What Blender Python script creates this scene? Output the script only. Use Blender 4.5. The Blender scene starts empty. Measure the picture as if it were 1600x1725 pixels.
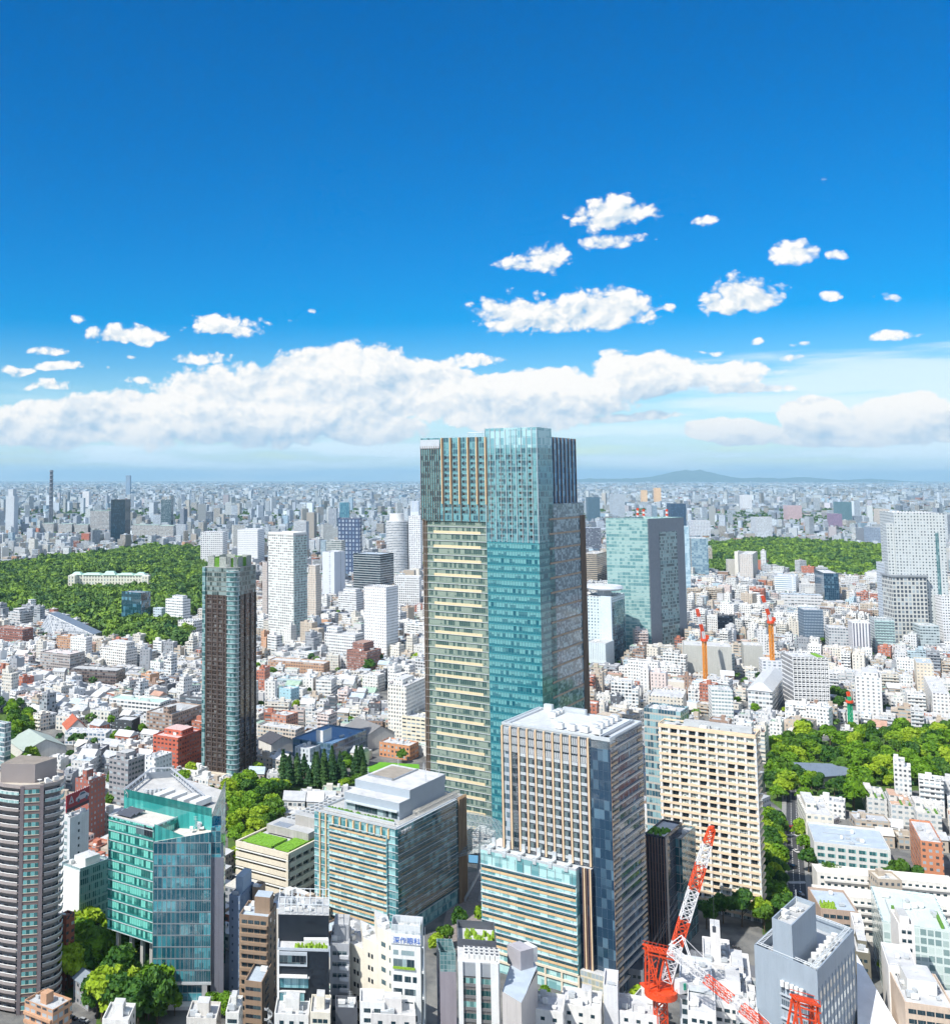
import bpy, math, random
import numpy as np
from mathutils import Vector
from mathutils.bvhtree import BVHTree
R = math.radians
S = bpy.context.scene
COL = S.collection

# ------------------------------------------------------------------ camera
EYE = 215.0                      # metres above the street
FPX, PX0, PY0, HZ = 1800.0, 430.0, 649.0, 806.0
PITCH = math.atan((HZ - PY0) / FPX)
cam = bpy.data.cameras.new('camera')
cam.sensor_fit = 'HORIZONTAL'
cam.sensor_width = 36.0
cam.lens = 36.0 * FPX / 1600.0
cam.shift_x = (800.0 - PX0) / 1600.0
cam.shift_y = -(862.5 - PY0) / 1600.0
cam.clip_start = 1.0
cam.clip_end = 200000.0
cam_o = bpy.data.objects.new('camera', cam)
cam_o.location = (0, 0, EYE)
cam_o.rotation_euler = (R(90) + PITCH, 0, 0)
COL.objects.link(cam_o)
S.camera = cam_o

# ------------------------------------------------------------------ render settings
S.render.engine = 'CYCLES'
S.view_settings.view_transform = 'Standard'
S.view_settings.look = 'None'
S.view_settings.gamma = 1.0
S.view_settings.exposure = 0.58
cy = S.cycles
cy.use_denoising = True
cy.denoiser = 'OPENIMAGEDENOISE'
cy.denoising_prefilter = 'ACCURATE'
cy.max_bounces = 5
cy.diffuse_bounces = 2
cy.glossy_bounces = 3
cy.transmission_bounces = 2
cy.volume_bounces = 0
cy.transparent_max_bounces = 6
cy.caustics_reflective = False
cy.caustics_refractive = False
cy.sample_clamp_indirect = 6.0
cy.use_adaptive_sampling = True
cy.adaptive_threshold = 0.025
cy.adaptive_min_samples = 12

HAZE = 2.2e-5
# ------------------------------------------------------------------ sun
SUN_EL, SUN_AZ = 50.0, 234.0     # degrees; azimuth clockwise from +Y (the view)
sd = Vector((math.sin(R(SUN_AZ)) * math.cos(R(SUN_EL)), math.cos(R(SUN_AZ)) * math.cos(R(SUN_EL)), math.sin(R(SUN_EL))))
sl = bpy.data.lights.new('sun', 'SUN')
sl.energy = 4.1
sl.angle = R(0.5)
sl.color = (1.0, 0.955, 0.88)
so = bpy.data.objects.new('sun', sl)
so.rotation_euler = sd.to_track_quat('Z', 'Y').to_euler()
so.location = (-300, -300, 900)
COL.objects.link(so)

# ------------------------------------------------------------------ pixel <-> world (1600 x 1725 photo pixels)
CT, ST = math.cos(PITCH), math.sin(PITCH)
def ray(x, y):
 a, b = (x - PX0) / FPX, (PY0 - y) / FPX
 return Vector((a, CT - ST * b, ST + CT * b))
def gnd(x, y, z=0.0):
 d = ray(x, y)
 t = (z - EYE) / d.z
 return Vector((d.x * t, d.y * t, z))
def at(x, y, Y):
 d = ray(x, y)
 t = Y / d.y
 return Vector((d.x * t, Y, EYE + d.z * t))
def proj(p):
 yc = p[1] * CT + (p[2] - EYE) * ST
 zc = -p[1] * ST + (p[2] - EYE) * CT
 return PX0 + FPX * p[0] / yc, PY0 - FPX * zc / yc
def ztop(x, y, Y):
 return at(x, y, Y).z

# ------------------------------------------------------------------ node helper
class NT:
 def __init__(s, tree):
  s.t = tree
  s.n = tree.nodes
  s.l = tree.links
 def node(s, typ, **kw):
  n = s.n.new(typ)
  for k, v in kw.items():
   setattr(n, k, v)
  return n
 def put(s, sock, v):
  if v is None:
   return
  if isinstance(v, bpy.types.NodeSocket):
   s.l.new(v, sock)
  elif isinstance(v, (tuple, list)) and len(v) == 3 and sock.type == 'RGBA':
   sock.default_value = (v[0], v[1], v[2], 1)
  else:
   sock.default_value = v
 def math(s, op, a, b=None, c=None, clamp=False):
  n = s.node('ShaderNodeMath', operation=op, use_clamp=clamp)
  for i, v in enumerate((a, b, c)):
   s.put(n.inputs[i], v)
  return n.outputs[0]
 def vm(s, op, a, b=None, out=0):
  n = s.node('ShaderNodeVectorMath', operation=op)
  s.put(n.inputs[0], a)
  if b is not None:
   s.put(n.inputs[1], b)
  return n.outputs[out]
 def mix(s, f, a, b, blend='MIX'):
  n = s.node('ShaderNodeMix', data_type='RGBA', blend_type=blend)
  s.put(n.inputs[0], f)
  s.put(n.inputs[6], a)
  s.put(n.inputs[7], b)
  return n.outputs[2]
 def smooth(s, v, lo, hi, a=0.0, b=1.0, kind='SMOOTHSTEP'):
  n = s.node('ShaderNodeMapRange', interpolation_type=kind)
  s.put(n.inputs[0], v)
  for i, q in enumerate((lo, hi, a, b)):
   s.put(n.inputs[1 + i], q)
  return n.outputs[0]
 def noise(s, vec, scale, detail=3.0, rough=0.55, dim='3D', w=None, out=0):
  n = s.node('ShaderNodeTexNoise', noise_dimensions=dim)
  if vec is not None:
   s.put(n.inputs['Vector'], vec)
  n.inputs['Scale'].default_value = scale
  n.inputs['Detail'].default_value = detail
  n.inputs['Roughness'].default_value = rough
  return n.outputs[out]
 def white(s, vec, dim='3D', out=0):
  n = s.node('ShaderNodeTexWhiteNoise', noise_dimensions=dim)
  s.put(n.inputs['Vector'], vec)
  return n.outputs[out]
 def comb(s, x, y, z=0.0):
  n = s.node('ShaderNodeCombineXYZ')
  for i, v in enumerate((x, y, z)):
   s.put(n.inputs[i], v)
  return n.outputs[0]
 def sep(s, v):
  n = s.node('ShaderNodeSeparateXYZ')
  s.put(n.inputs[0], v)
  return n.outputs[0], n.outputs[1], n.outputs[2]

# ------------------------------------------------------------------ sky with clouds (by direction only)
W = bpy.data.worlds.new('World')
S.world = W
W.use_nodes = True
W.cycles.sampling_method = 'MANUAL'
W.cycles.sample_map_resolution = 512
wt = NT(W.node_tree)
wt.n.clear()
sky = wt.node('ShaderNodeTexSky', sky_type='NISHITA')
sky.sun_disc = False
sky.sun_elevation = R(SUN_EL)
sky.sun_rotation = R(SUN_AZ)
sky.altitude = 250
sky.air_density = 1.0
sky.dust_density = 0.3
sky.ozone_density = 3.0
tc = wt.node('ShaderNodeTexCoord')
D = tc.outputs['Generated']
dx, dy, dz = wt.sep(D)
az = wt.math('ARCTAN2', dx, dy)
hyp = wt.math('SQRT', wt.math('ADD', wt.math('MULTIPLY', dx, dx), wt.math('MULTIPLY', dy, dy)))
el = wt.math('ARCTAN2', dz, hyp)
def azel(x, y):
 d = ray(x, y)
 return math.atan2(d.x, d.y), math.atan2(d.z, math.hypot(d.x, d.y))
# clear blue: Nishita, pushed to the deep polarised blue of the photograph
hs = wt.node('ShaderNodeHueSaturation')
hs.inputs['Hue'].default_value = 0.508
hs.inputs['Saturation'].default_value = 1.85
hs.inputs['Value'].default_value = 1.0
wt.put(hs.inputs['Color'], sky.outputs[0])
blue = hs.outputs[0]
P2 = wt.comb(az, wt.math('MULTIPLY', el, 1.35), 0.37)
warp = wt.noise(P2, 14.0, 4.0, 0.55, out=1)
warp = wt.vm('SUBTRACT', warp, (0.5, 0.5, 0.5))
wsc = wt.node('ShaderNodeVectorMath', operation='SCALE')
wt.put(wsc.inputs[0], warp)
wsc.inputs[3].default_value = 0.028
Q = wt.vm('ADD', P2, wsc.outputs[0])
# cumulus bodies as ellipses in photo pixels: x, y, rx, up, down, weight
cum = [
 (1030, 362, 84, 40, 30, 1.0), (1045, 404, 70, 16, 14, .72), (900, 438, 70, 26, 24, .74), (945, 425, 24, 22, 22, .7),
 (955, 535, 172, 55, 26, 1.05), (860, 530, 78, 46, 34, 1.0), (1045, 520, 60, 38, 28, 1.0), (1135, 522, 20, 12, 9, .78), (1250, 506, 82, 48, 26, 1.05), (1340, 430, 46, 30, 16, .85), (1412, 428, 22, 14, 14, .78),
 (1205, 372, 34, 12, 12, .62), (1398, 500, 26, 13, 9, .85), (1490, 498, 42, 13, 8, .6), (1500, 566, 46, 15, 9, .8),
 (215, 568, 72, 26, 14, 1.0), (385, 552, 100, 26, 16, .92), (470, 546, 34, 12, 9, .7), (130, 540, 12, 8, 6, .55), (80, 590, 36, 9, 7, .66), (95, 618, 46, 12, 9, .85), (20, 624, 40, 12, 10, .8), (60, 652, 62, 14, 9, .85), (240, 642, 40, 9, 6, .7),
 (345, 604, 50, 12, 9, .8), (220, 605, 16, 5, 4, .6), (180, 624, 9, 5, 4, .6), (800, 608, 62, 16, 10, .8), (1180, 590, 50, 7, 5, .66), (1275, 579, 15, 9, 7, .8), (1335, 607, 28, 10, 8, .85), (1345, 584, 42, 7, 5, .6),
 (1048, 598, 42, 13, 9, .85), (635, 590, 32, 10, 8, .75), (520, 522, 10, 7, 6, .55), (1385, 310, 22, 12, 8, .34),
]
bank = [   # the long cloud bank and the towers on the right
 (560, 640, 150, 58, 60, 1.0), (640, 625, 60, 46, 50, .9), (250, 700, 190, 46, 52, 1.1), (60, 710, 140, 36, 46, 1.1), (450, 690, 250, 80, 62, 1.2), (700, 650, 110, 50, 80, 1.1),
 (900, 660, 190, 40, 60, 1.1), (1080, 632, 110, 40, 40, 1.1), (1200, 632, 110, 26, 26, .9), (620, 720, 120, 40, 30, 1.0), (860, 700, 130, 32, 24, .8), (1060, 704, 110, 14, 9, .72),
 (1250, 655, 90, 12, 10, .72), (1370, 705, 70, 40, 40, 1.5), (1520, 702, 110, 42, 46, 1.5), (1230, 732, 90, 30, 18, 1.3), (1420, 735, 170, 28, 16, 1.3), (1590, 735, 30, 22, 14, 1.2),
 (735, 697, 26, 10, 8, .7),
]
def field(lst, rs, pts, after=None):
 """Highest of many flat-bottomed ellipse mounds; every few of them are made to wait for the ones before, to spare the shader's stack."""
 fld = None
 def wait(p, f):
  n = wt.node('ShaderNodeVectorMath', operation='MULTIPLY_ADD')
  wt.put(n.inputs[0], f)
  n.inputs[1].default_value = (1e-9, 1e-9, 1e-9)
  wt.put(n.inputs[2], p)
  return n.outputs[0]
 if after is not None:
  pts = wait(pts, after)
 for k, (x, y, rx, up, dn, wgt) in enumerate(lst):
  a0, e0 = azel(x, y)
  ra = abs(azel(x + rx * rs, y)[0] - a0)
  eu = abs(azel(x, y - up * rs)[1] - e0) * 1.35
  ed = abs(azel(x, y + dn * rs)[1] - e0) * 1.35
  if k and k % 4 == 0:
   pts = wait(pts, fld)
  n = wt.node('ShaderNodeVectorMath', operation='MULTIPLY_ADD')
  wt.put(n.inputs[0], pts)
  n.inputs[1].default_value = (1 / ra, 1 / eu, 0)
  n.inputs[2].default_value = (-a0 / ra, -e0 * 1.35 / eu, 0)
  sx, sy, _z = wt.sep(n.outputs[0])
  sy = wt.math('MAXIMUM', sy, wt.math('MULTIPLY', sy, -eu / ed))
  d2 = wt.math('MULTIPLY_ADD', sx, sx, wt.math('MULTIPLY', sy, sy))
  m = wt.math('MULTIPLY_ADD', d2, -wgt, wgt)
  fld = m if fld is None else wt.math('MAXIMUM', fld, m)
 return wt.math('MAXIMUM', fld, -1.5)
fc = field(cum, 1.12, Q)
fb = field(bank, 1.1, Q, fc)
fm = wt.math('MAXIMUM', fc, fb)
def fbm(p):
 n1 = wt.noise(p, 24.0, 9.0, 0.56)
 v = wt.node('ShaderNodeTexVoronoi', feature='SMOOTH_F1')
 wt.put(v.inputs['Vector'], p)
 v.inputs['Scale'].default_value = 62.0
 v.inputs['Detail'].default_value = 2.0
 v.inputs['Roughness'].default_value = 0.6
 v.inputs['Smoothness'].default_value = 0.35
 b = wt.math('SUBTRACT', 0.5, v.outputs['Distance'])
 return wt.math('MULTIPLY_ADD', b, 0.42, wt.math('SUBTRACT', n1, 0.5))
LO = (-0.0052, 0.0085, 0.0)     # towards the light, in az/el
nA = fbm(Q)
nB = fbm(wt.vm('ADD', Q, LO))
dens = wt.math('MAXIMUM', wt.math('MULTIPLY_ADD', nA, 1.75, fc), wt.math('MULTIPLY_ADD', nA, 1.45, wt.math('MULTIPLY', fb, 1.6)))
isbank = wt.smooth(wt.math('SUBTRACT', fb, fc), -0.1, 0.2)
alpha = wt.math('MULTIPLY', wt.smooth(dens, -0.06, 0.40), wt.smooth(el, 0.0, 0.012))
lit = wt.math('SUBTRACT', nA, nB)
# how deep below the lit top of its body a point lies
fB2 = field(bank, 1.1, wt.vm('ADD', Q, (-0.006, 0.020, 0.0)), fb)
fC2 = field([c for c in cum if c[2] > 68], 1.12, wt.vm('ADD', Q, (-0.003, 0.012, 0.0)), fB2)
fmB = wt.math('MAXIMUM', fB2, wt.math('MAXIMUM', fC2, wt.math('ADD', fc, -0.9)))
topness = wt.math('SUBTRACT', fm, fmB)
nL = wt.noise(Q, 11.0, 4.0, 0.5)
nL2 = wt.noise(wt.vm('ADD', Q, (-0.010, 0.018, 0.0)), 11.0, 4.0, 0.5)
big = wt.math('MULTIPLY', wt.math('SUBTRACT', nL, nL2), wt.math('MULTIPLY_ADD', isbank, 2.6, 0.4))
sh = wt.math('MULTIPLY_ADD', lit, wt.math('MULTIPLY_ADD', isbank, -0.9, 2.1), wt.math('ADD', big, wt.math('MULTIPLY_ADD', topness, 0.42, wt.math('MULTIPLY_ADD', isbank, 0.10, 0.62))), clamp=True)
lowsh = wt.smooth(el, azel(700, 772)[1], azel(700, 690)[1], 0.0, 1.0)
sh = wt.math('MULTIPLY', sh, wt.math('MULTIPLY_ADD', lowsh, 0.45, 0.55), clamp=True)
CW = wt.mix(sh, (0.46, 0.63, 0.80), (1.02, 1.0, 0.97))
# pale veil and layered stratus towards the horizon
st = wt.noise(wt.comb(wt.math('MULTIPLY', az, 2.6), wt.math('MULTIPLY', el, 26.0), 1.7), 2.3, 6.0, 0.55)
veil = wt.smooth(el, azel(800, 610)[1], azel(800, 770)[1])
veilm = wt.math('MULTIPLY', veil, wt.smooth(st, 0.30, 0.62, 0.35, 0.95))
veilm = wt.math('MAXIMUM', veilm, wt.smooth(el, azel(800, 750)[1], azel(800, 800)[1], 0.0, 0.94))
veilm = wt.math('MULTIPLY', veilm, wt.smooth(el, -0.01, 0.0))
# soft sheet of cloud at the right
aR, eR = azel(1460, 640)
rx = wt.math('DIVIDE', wt.math('SUBTRACT', az, aR), 0.19)
ry = wt.math('DIVIDE', wt.math('SUBTRACT', el, eR), 0.026)
sheet = wt.math('SUBTRACT', 1.0, wt.math('ADD', wt.math('MULTIPLY', rx, rx), wt.math('MULTIPLY', ry, ry)))
sheet = wt.smooth(wt.math('MULTIPLY_ADD', wt.math('SUBTRACT', st, 0.5), 3.4, sheet), -0.1, 0.8, 0.0, 0.95)

def scale_col(c, k):
 n = wt.node('ShaderNodeVectorMath', operation='SCALE')
 wt.put(n.inputs[0], c)
 n.inputs[3].default_value = k
 return n.outputs[0]
sky_c = scale_col(blue, 0.093)
low = wt.mix(wt.math('MULTIPLY', sheet, 0.8), wt.mix(veilm, sky_c, wt.mix(wt.smooth(st, 0.42, 0.62), (0.34, 0.54, 0.72), (0.54, 0.66, 0.75))), (0.58, 0.68, 0.77))
allc = wt.mix(alpha, low, scale_col(CW, 0.70))
# unseen broken white cloud, added beside and behind the camera to lift the shadows
fill_cloud = wt.noise(wt.vm('MULTIPLY', D, (1.0, 1.0, 2.2)), 2.6, 5.0, 0.6)
fill_cloud = wt.math('MULTIPLY', wt.smooth(fill_cloud, 0.38, 0.60, 0.12, 0.92), wt.smooth(wt.math('ABSOLUTE', wt.math('SUBTRACT', az, 0.2)), 0.7, 1.2))
fill_cloud = wt.math('MULTIPLY', fill_cloud, wt.smooth(el, 0.0, 0.05))
allc = wt.mix(fill_cloud, allc, (0.70, 0.76, 0.82))
bgn = wt.node('ShaderNodeBackground')
wt.put(bgn.inputs[0], allc)
bgn.inputs[1].default_value = 1.0
wo = wt.node('ShaderNodeOutputWorld')
wt.l.new(bgn.outputs[0], wo.inputs[0])
# ------------------------------------------------------------------ materials (all procedural)
MATS = {}
def newmat(name):
 m = bpy.data.materials.new(name)
 m.use_nodes = True
 t = NT(m.node_tree)
 b = t.n['Principled BSDF']
 return m, t, b
def M(name, col, rough=0.65, metal=0.0, var=0.10, scale=0.25, spec=0.4, streak=0.0, objcol=False):
 """A plain surface with uneven tone and, if asked, rain streaks down it."""
 if name in MATS:
  return MATS[name]
 m, t, b = newmat(name)
 g = t.node('ShaderNodeNewGeometry').outputs['Position']
 n = t.noise(g, scale, 4.0, 0.6)
 k = t.smooth(n, 0.25, 0.75, 1.0 - var, 1.0 + var, 'LINEAR')
 if streak:
  sx, sy_, sz = t.sep(g)
  n2 = t.noise(t.comb(t.math('MULTIPLY', sx, 1.3), t.math('MULTIPLY', sy_, 1.3), t.math('MULTIPLY', sz, 0.06)), 1.0, 3.0)
  k = t.math('MULTIPLY', k, t.smooth(n2, 0.35, 0.7, 1.0, 1.0 - streak))
 base = col
 if objcol:
  base = t.node('ShaderNodeObjectInfo').outputs['Color']
 sc = t.node('ShaderNodeVectorMath', operation='SCALE')
 t.put(sc.inputs[0], base)
 t.put(sc.inputs[3], k)
 t.put(b.inputs['Base Color'], sc.outputs[0])
 b.inputs['Roughness'].default_value = rough
 b.inputs['Metallic'].default_value = metal
 b.inputs['Specular IOR Level'].default_value = spec
 MATS[name] = m
 return m
def glass(name, dark, light, fw=1.5, fh=4.0, mull=0.05, mcol=(.25, .3, .32), band=0.0, bcol=(.1, .2, .2), pl=0.5, rough=0.06, spec=0.7, vmull=None, metal=0.0, rows=0.35, refl=0.0):
 """Curtain wall in metres of UV: panes of differing tone (blinds, ceilings behind the glass), mullions, an optional spandrel band."""
 if name in MATS:
  return MATS[name]
 m, t, b = newmat(name)
 u, v, _ = t.sep(t.node('ShaderNodeUVMap').outputs[0])
 cu, cv = t.math('DIVIDE', u, fw), t.math('DIVIDE', v, fh)
 iu, iv = t.math('FLOOR', cu), t.math('FLOOR', cv)
 fu, fv = t.math('FRACT', cu), t.math('FRACT', cv)
 w1 = t.white(t.comb(iu, iv, 3.1))
 w2 = t.white(t.comb(t.math('FLOOR', t.math('MULTIPLY', iu, 0.23)), iv, 7.7))
 w = t.math('ADD', t.math('MULTIPLY', w1, 1.0 - rows), t.math('MULTIPLY', w2, rows))
 lit = t.smooth(w, 1.0 - pl - 0.16, 1.0 - pl + 0.16)
 # blinds drawn to differing depths
 depth = t.smooth(w1, 0.0, 1.0, 0.15, 1.0)
 drawn = t.math('GREATER_THAN', fv, t.math('SUBTRACT', 1.0, depth))
 lit = t.math('MULTIPLY', lit, t.math('MULTIPLY_ADD', drawn, 0.65, 0.35))
 c = t.mix(lit, dark, light)
 if band:
  c = t.mix(t.math('LESS_THAN', fv, band), c, bcol)
 mv = t.math('LESS_THAN', fu, mull / fw)
 mh = t.math('LESS_THAN', fv, (mull if vmull is None else vmull) / fh)
 mm = t.math('MAXIMUM', mv, mh)
 c = t.mix(mm, c, mcol)
 t.put(b.inputs['Base Color'], c)
 t.put(b.inputs['Roughness'], t.math('MULTIPLY_ADD', mm, 0.4, rough))
 b.inputs['Specular IOR Level'].default_value = spec
 b.inputs['Metallic'].default_value = metal
 # every pane hangs a hair out of true, so reflections break up
 g = t.node('ShaderNodeNewGeometry').outputs['Position']
 bp = t.node('ShaderNodeBump')
 bp.inputs['Strength'].default_value = 0.25
 bp.inputs['Distance'].default_value = 0.15
 t.put(bp.inputs['Height'], t.math('ADD', t.noise(g, 0.35, 2.0), t.math('MULTIPLY', w1, 0.25)))
 t.put(b.inputs['Normal'], bp.outputs[0])
 MATS[name] = m
 return m
def winwall(name, col, win=(.06, .08, .10), fw=3.0, fh=3.2, wf=0.55, hf=0.5, lightwin=(.35, .42, .46), pl=0.3, objcol=False, rough=0.75, attr=False, sill=0.28, var=0.08):
 """Rendered wall with window openings laid out in metres of UV."""
 if name in MATS:
  return MATS[name]
 m, t, b = newmat(name)
 u, v, _ = t.sep(t.node('ShaderNodeUVMap').outputs[0])
 cu, cv = t.math('DIVIDE', u, fw), t.math('DIVIDE', v, fh)
 iu, iv = t.math('FLOOR', cu), t.math('FLOOR', cv)
 fu, fv = t.math('FRACT', cu), t.math('FRACT', cv)
 inw = t.math('LESS_THAN', t.math('ABSOLUTE', t.math('SUBTRACT', fu, 0.5)), wf / 2)
 inh = t.math('LESS_THAN', t.math('ABSOLUTE', t.math('SUBTRACT', fv, sill + hf / 2)), hf / 2)
 iw = t.math('MULTIPLY', inw, inh)
 w1 = t.white(t.comb(iu, iv, 3.1))
 base = col
 if objcol:
  base = t.node('ShaderNodeObjectInfo').outputs['Color']
 if attr:
  at_ = t.node('ShaderNodeAttribute', attribute_name='tint')
  base = at_.outputs['Color']
 g = t.node('ShaderNodeNewGeometry').outputs['Position']
 sx, sy_, sz = t.sep(g)
 n = t.noise(t.comb(t.math('MULTIPLY', sx, 0.5), t.math('MULTIPLY', sy_, 0.5), t.math('MULTIPLY', sz, 0.12)), 1.0, 3.0)
 sc = t.node('ShaderNodeVectorMath', operation='SCALE')
 t.put(sc.inputs[0], base)
 t.put(sc.inputs[3], t.smooth(n, 0.3, 0.7, 1 + var * .4, 1 - var, 'LINEAR'))
 wc = t.mix(t.smooth(w1, 1 - pl - .1, 1 - pl + .1), win, lightwin)
 if attr:   # blank side walls: alpha of the tint says how much of the wall has windows
  iw = t.math('MULTIPLY', iw, at_.outputs['Alpha'])
 c = t.mix(iw, sc.outputs[0], wc)
 t.put(b.inputs['Base Color'], c)
 t.put(b.inputs['Roughness'], t.math('MULTIPLY_ADD', iw, 0.12 - rough, rough))
 b.inputs['Specular IOR Level'].default_value = 0.5
 MATS[name] = m
 return m

# ------------------------------------------------------------------ mesh builder
class MB:
 def __init__(s):
  s.v, s.f, s.m, s.uv = [], [], [], []
 def face(s, pts, m=0, uv=None):
  k = len(s.v)
  s.v.extend([tuple(p) for p in pts])
  s.f.append(tuple(range(k, k + len(pts))))
  s.m.append(m)
  if uv is None:
   uv = [(p[0], p[1]) for p in pts]
  s.uv.append(uv)
 def wall(s, p, q, z0, z1, m=0, u0=0.0):
  L = math.hypot(q[0] - p[0], q[1] - p[1])
  s.face([(p[0], p[1], z0), (q[0], q[1], z0), (q[0], q[1], z1), (p[0], p[1], z1)], m, [(u0, z0), (u0 + L, z0), (u0 + L, z1), (u0, z1)])
  return u0 + L
 def prism(s, poly, z0, z1, m=0, mt=None, bottom=False):
  """poly counter-clockwise from above."""
  a = sum(poly[i][0] * poly[(i + 1) % len(poly)][1] - poly[(i + 1) % len(poly)][0] * poly[i][1] for i in range(len(poly)))
  if a < 0:
   poly = poly[::-1]
  u = 0.0
  for i in range(len(poly)):
   u = s.wall(poly[i], poly[(i + 1) % len(poly)], z0, z1, m, u)
  s.face([(p[0], p[1], z1) for p in poly], m if mt is None else mt)
  if bottom:
   s.face([(p[0], p[1], z0) for p in poly[::-1]], m)
 def box(s, c, w, d, z0, z1, ang=0.0, m=0, mt=None, bottom=False):
  ca, sa = math.cos(ang), math.sin(ang)
  P = [(c[0] + x * ca - y * sa, c[1] + x * sa + y * ca) for x, y in ((-w / 2, -d / 2), (w / 2, -d / 2), (w / 2, d / 2), (-w / 2, d / 2))]
  s.prism(P, z0, z1, m, mt, bottom)
 def bar(s, a, b, r, m=0, r2=None, n=4):
  a, b = Vector(a), Vector(b)
  t = (b - a)
  if t.length < 1e-6:
   return
  t = t.normalized()
  x = t.cross(Vector((0, 0, 1)))
  if x.length < 1e-3:
   x = Vector((1, 0, 0))
  x.normalize()
  y = t.cross(x)
  r2 = r if r2 is None else r2
  A, B = [], []
  for i in range(n):
   an = 2 * math.pi * (i + .5) / n
   o = x * math.cos(an) + y * math.sin(an)
   A.append(a + o * r)
   B.append(b + o * r2)
  for i in range(n):
   j = (i + 1) % n
   s.face([A[j], A[i], B[i], B[j]], m)
  s.face(A, m)
  s.face(B[::-1], m)
 def cyl(s, c, r, z0, z1, n=12, m=0, mt=None, r2=None):
  r2 = r if r2 is None else r2
  A = [(c[0] + r * math.cos(2 * math.pi * i / n), c[1] + r * math.sin(2 * math.pi * i / n), z0) for i in range(n)]
  B = [(c[0] + r2 * math.cos(2 * math.pi * i / n), c[1] + r2 * math.sin(2 * math.pi * i / n), z1) for i in range(n)]
  for i in range(n):
   j = (i + 1) % n
   L = 2 * math.pi * r / n
   s.face([A[i], A[j], B[j], B[i]], m, [(i * L, z0), ((i + 1) * L, z0), ((i + 1) * L, z1), (i * L, z1)])
  s.face(B, m if mt is None else mt)
 def build(s, name, mats, parent=None, loc=None, smooth=False):
  if not isinstance(mats, (list, tuple)):
   mats = [mats]
  o3 = Vector((0, 0, 0))
  if parent is not None:
   o3 = parent_loc(parent)
  elif loc is not None:
   o3 = Vector(loc)
  me = bpy.data.meshes.new(name)
  V = np.array(s.v, dtype=np.float64).reshape(-1, 3) - np.array(o3)
  me.from_pydata(V.tolist(), [], s.f)
  me.polygons.foreach_set('material_index', np.array(s.m, dtype=np.int32))
  uvl = me.uv_layers.new(name='UVMap')
  uvl.data.foreach_set('uv', np.array([c for f in s.uv for c in f], dtype=np.float32).ravel())
  for m in mats:
   me.materials.append(m)
  if smooth:
   me.polygons.foreach_set('use_smooth', [True] * len(me.polygons))
  o = bpy.data.objects.new(name, me)
  COL.objects.link(o)
  if parent is not None:
   o.parent = parent
  elif loc is not None:
   o.location = o3
  return o
WLOC = {}
def parent_loc(o):
 v = Vector(o.location)
 while o.parent is not None:
  o = o.parent
  v += Vector(o.location)
 return v
USED_LABELS = set()
def tag(o, label=None, cat=None, group=None, kind=None):
 if label:
  o['label'] = label
 if cat:
  o['category'] = cat
 if group:
  o['group'] = group
 if kind:
  o['kind'] = kind
 return o
def thing(name, label, cat, loc, group=None):
 o = bpy.data.objects.new(name, None)
 o.empty_display_size = 1.0
 o.location = loc
 COL.objects.link(o)
 return tag(o, label, cat, group)
def again(src, dloc, parent=None):
 """A further copy of a part, sharing its mesh, moved by dloc."""
 c = src.copy()
 COL.objects.link(c)
 if parent is not None:
  c.parent = parent
 c.location = Vector(src.location) + Vector(dloc)
 return c
def dup(root, loc, rotz=0.0, label=None, group=None, scale=None):
 r = root.copy()
 COL.objects.link(r)
 r.location = loc
 r.rotation_euler = (0, 0, rotz)
 if scale is not None:
  r.scale = scale
 if label:
  r['label'] = label
 if group:
  r['group'] = group
 for ch in root.children:
  c = ch.copy()
  COL.objects.link(c)
  c.parent = r
  for g in ch.children:
   d = g.copy()
   COL.objects.link(d)
   d.parent = c
 return r

# ------------------------------------------------------------------ geometry helpers for facades
def v2(p):
 return Vector((p[0], p[1]))
def along(p, q, s, off=0.0):
 """Point s metres from p towards q, moved off metres outward (the outside is on the right of p->q)."""
 d = (v2(q) - v2(p)).normalized()
 n = Vector((d.y, -d.x))
 r = v2(p) + d * s + n * off
 return (r.x, r.y)
def dist(p, q):
 return math.hypot(q[0] - p[0], q[1] - p[1])
def strip_box(mb, p, q, s0, s1, z0, z1, o0, o1, m=0):
 """A box that runs along the face p->q from s0 to s1, from o0 to o1 metres off it."""
 P = [along(p, q, s0, o1), along(p, q, s1, o1), along(p, q, s1, o0), along(p, q, s0, o0)]
 mb.prism(P, z0, z1, m, None, True)
def bands(root, name, mat, p, q, zs, h, o0, o1, s0=0.0, s1=None):
 """One horizontal member per storey, each an object of its own."""
 s1 = dist(p, q) if s1 is None else s1
 mb = MB()
 strip_box(mb, p, q, s0, s1, zs[0], zs[0] + h, o0, o1)
 first = mb.build(name, mat, root)
 for z in zs[1:]:
  again(first, (0, 0, z - zs[0]))
 return first
def fins(root, name, mat, p, q, ss, w, z0, z1, o0, o1):
 first = None
 for s_ in ss:
  if first is None:
   mb = MB()
   strip_box(mb, p, q, s_ - w / 2, s_ + w / 2, z0, z1, o0, o1)
   first, sA = mb.build(name, mat, root), s_
  else:
   a, b = along(p, q, sA), along(p, q, s_)
   again(first, (b[0] - a[0], b[1] - a[1], 0))
 return first
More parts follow.
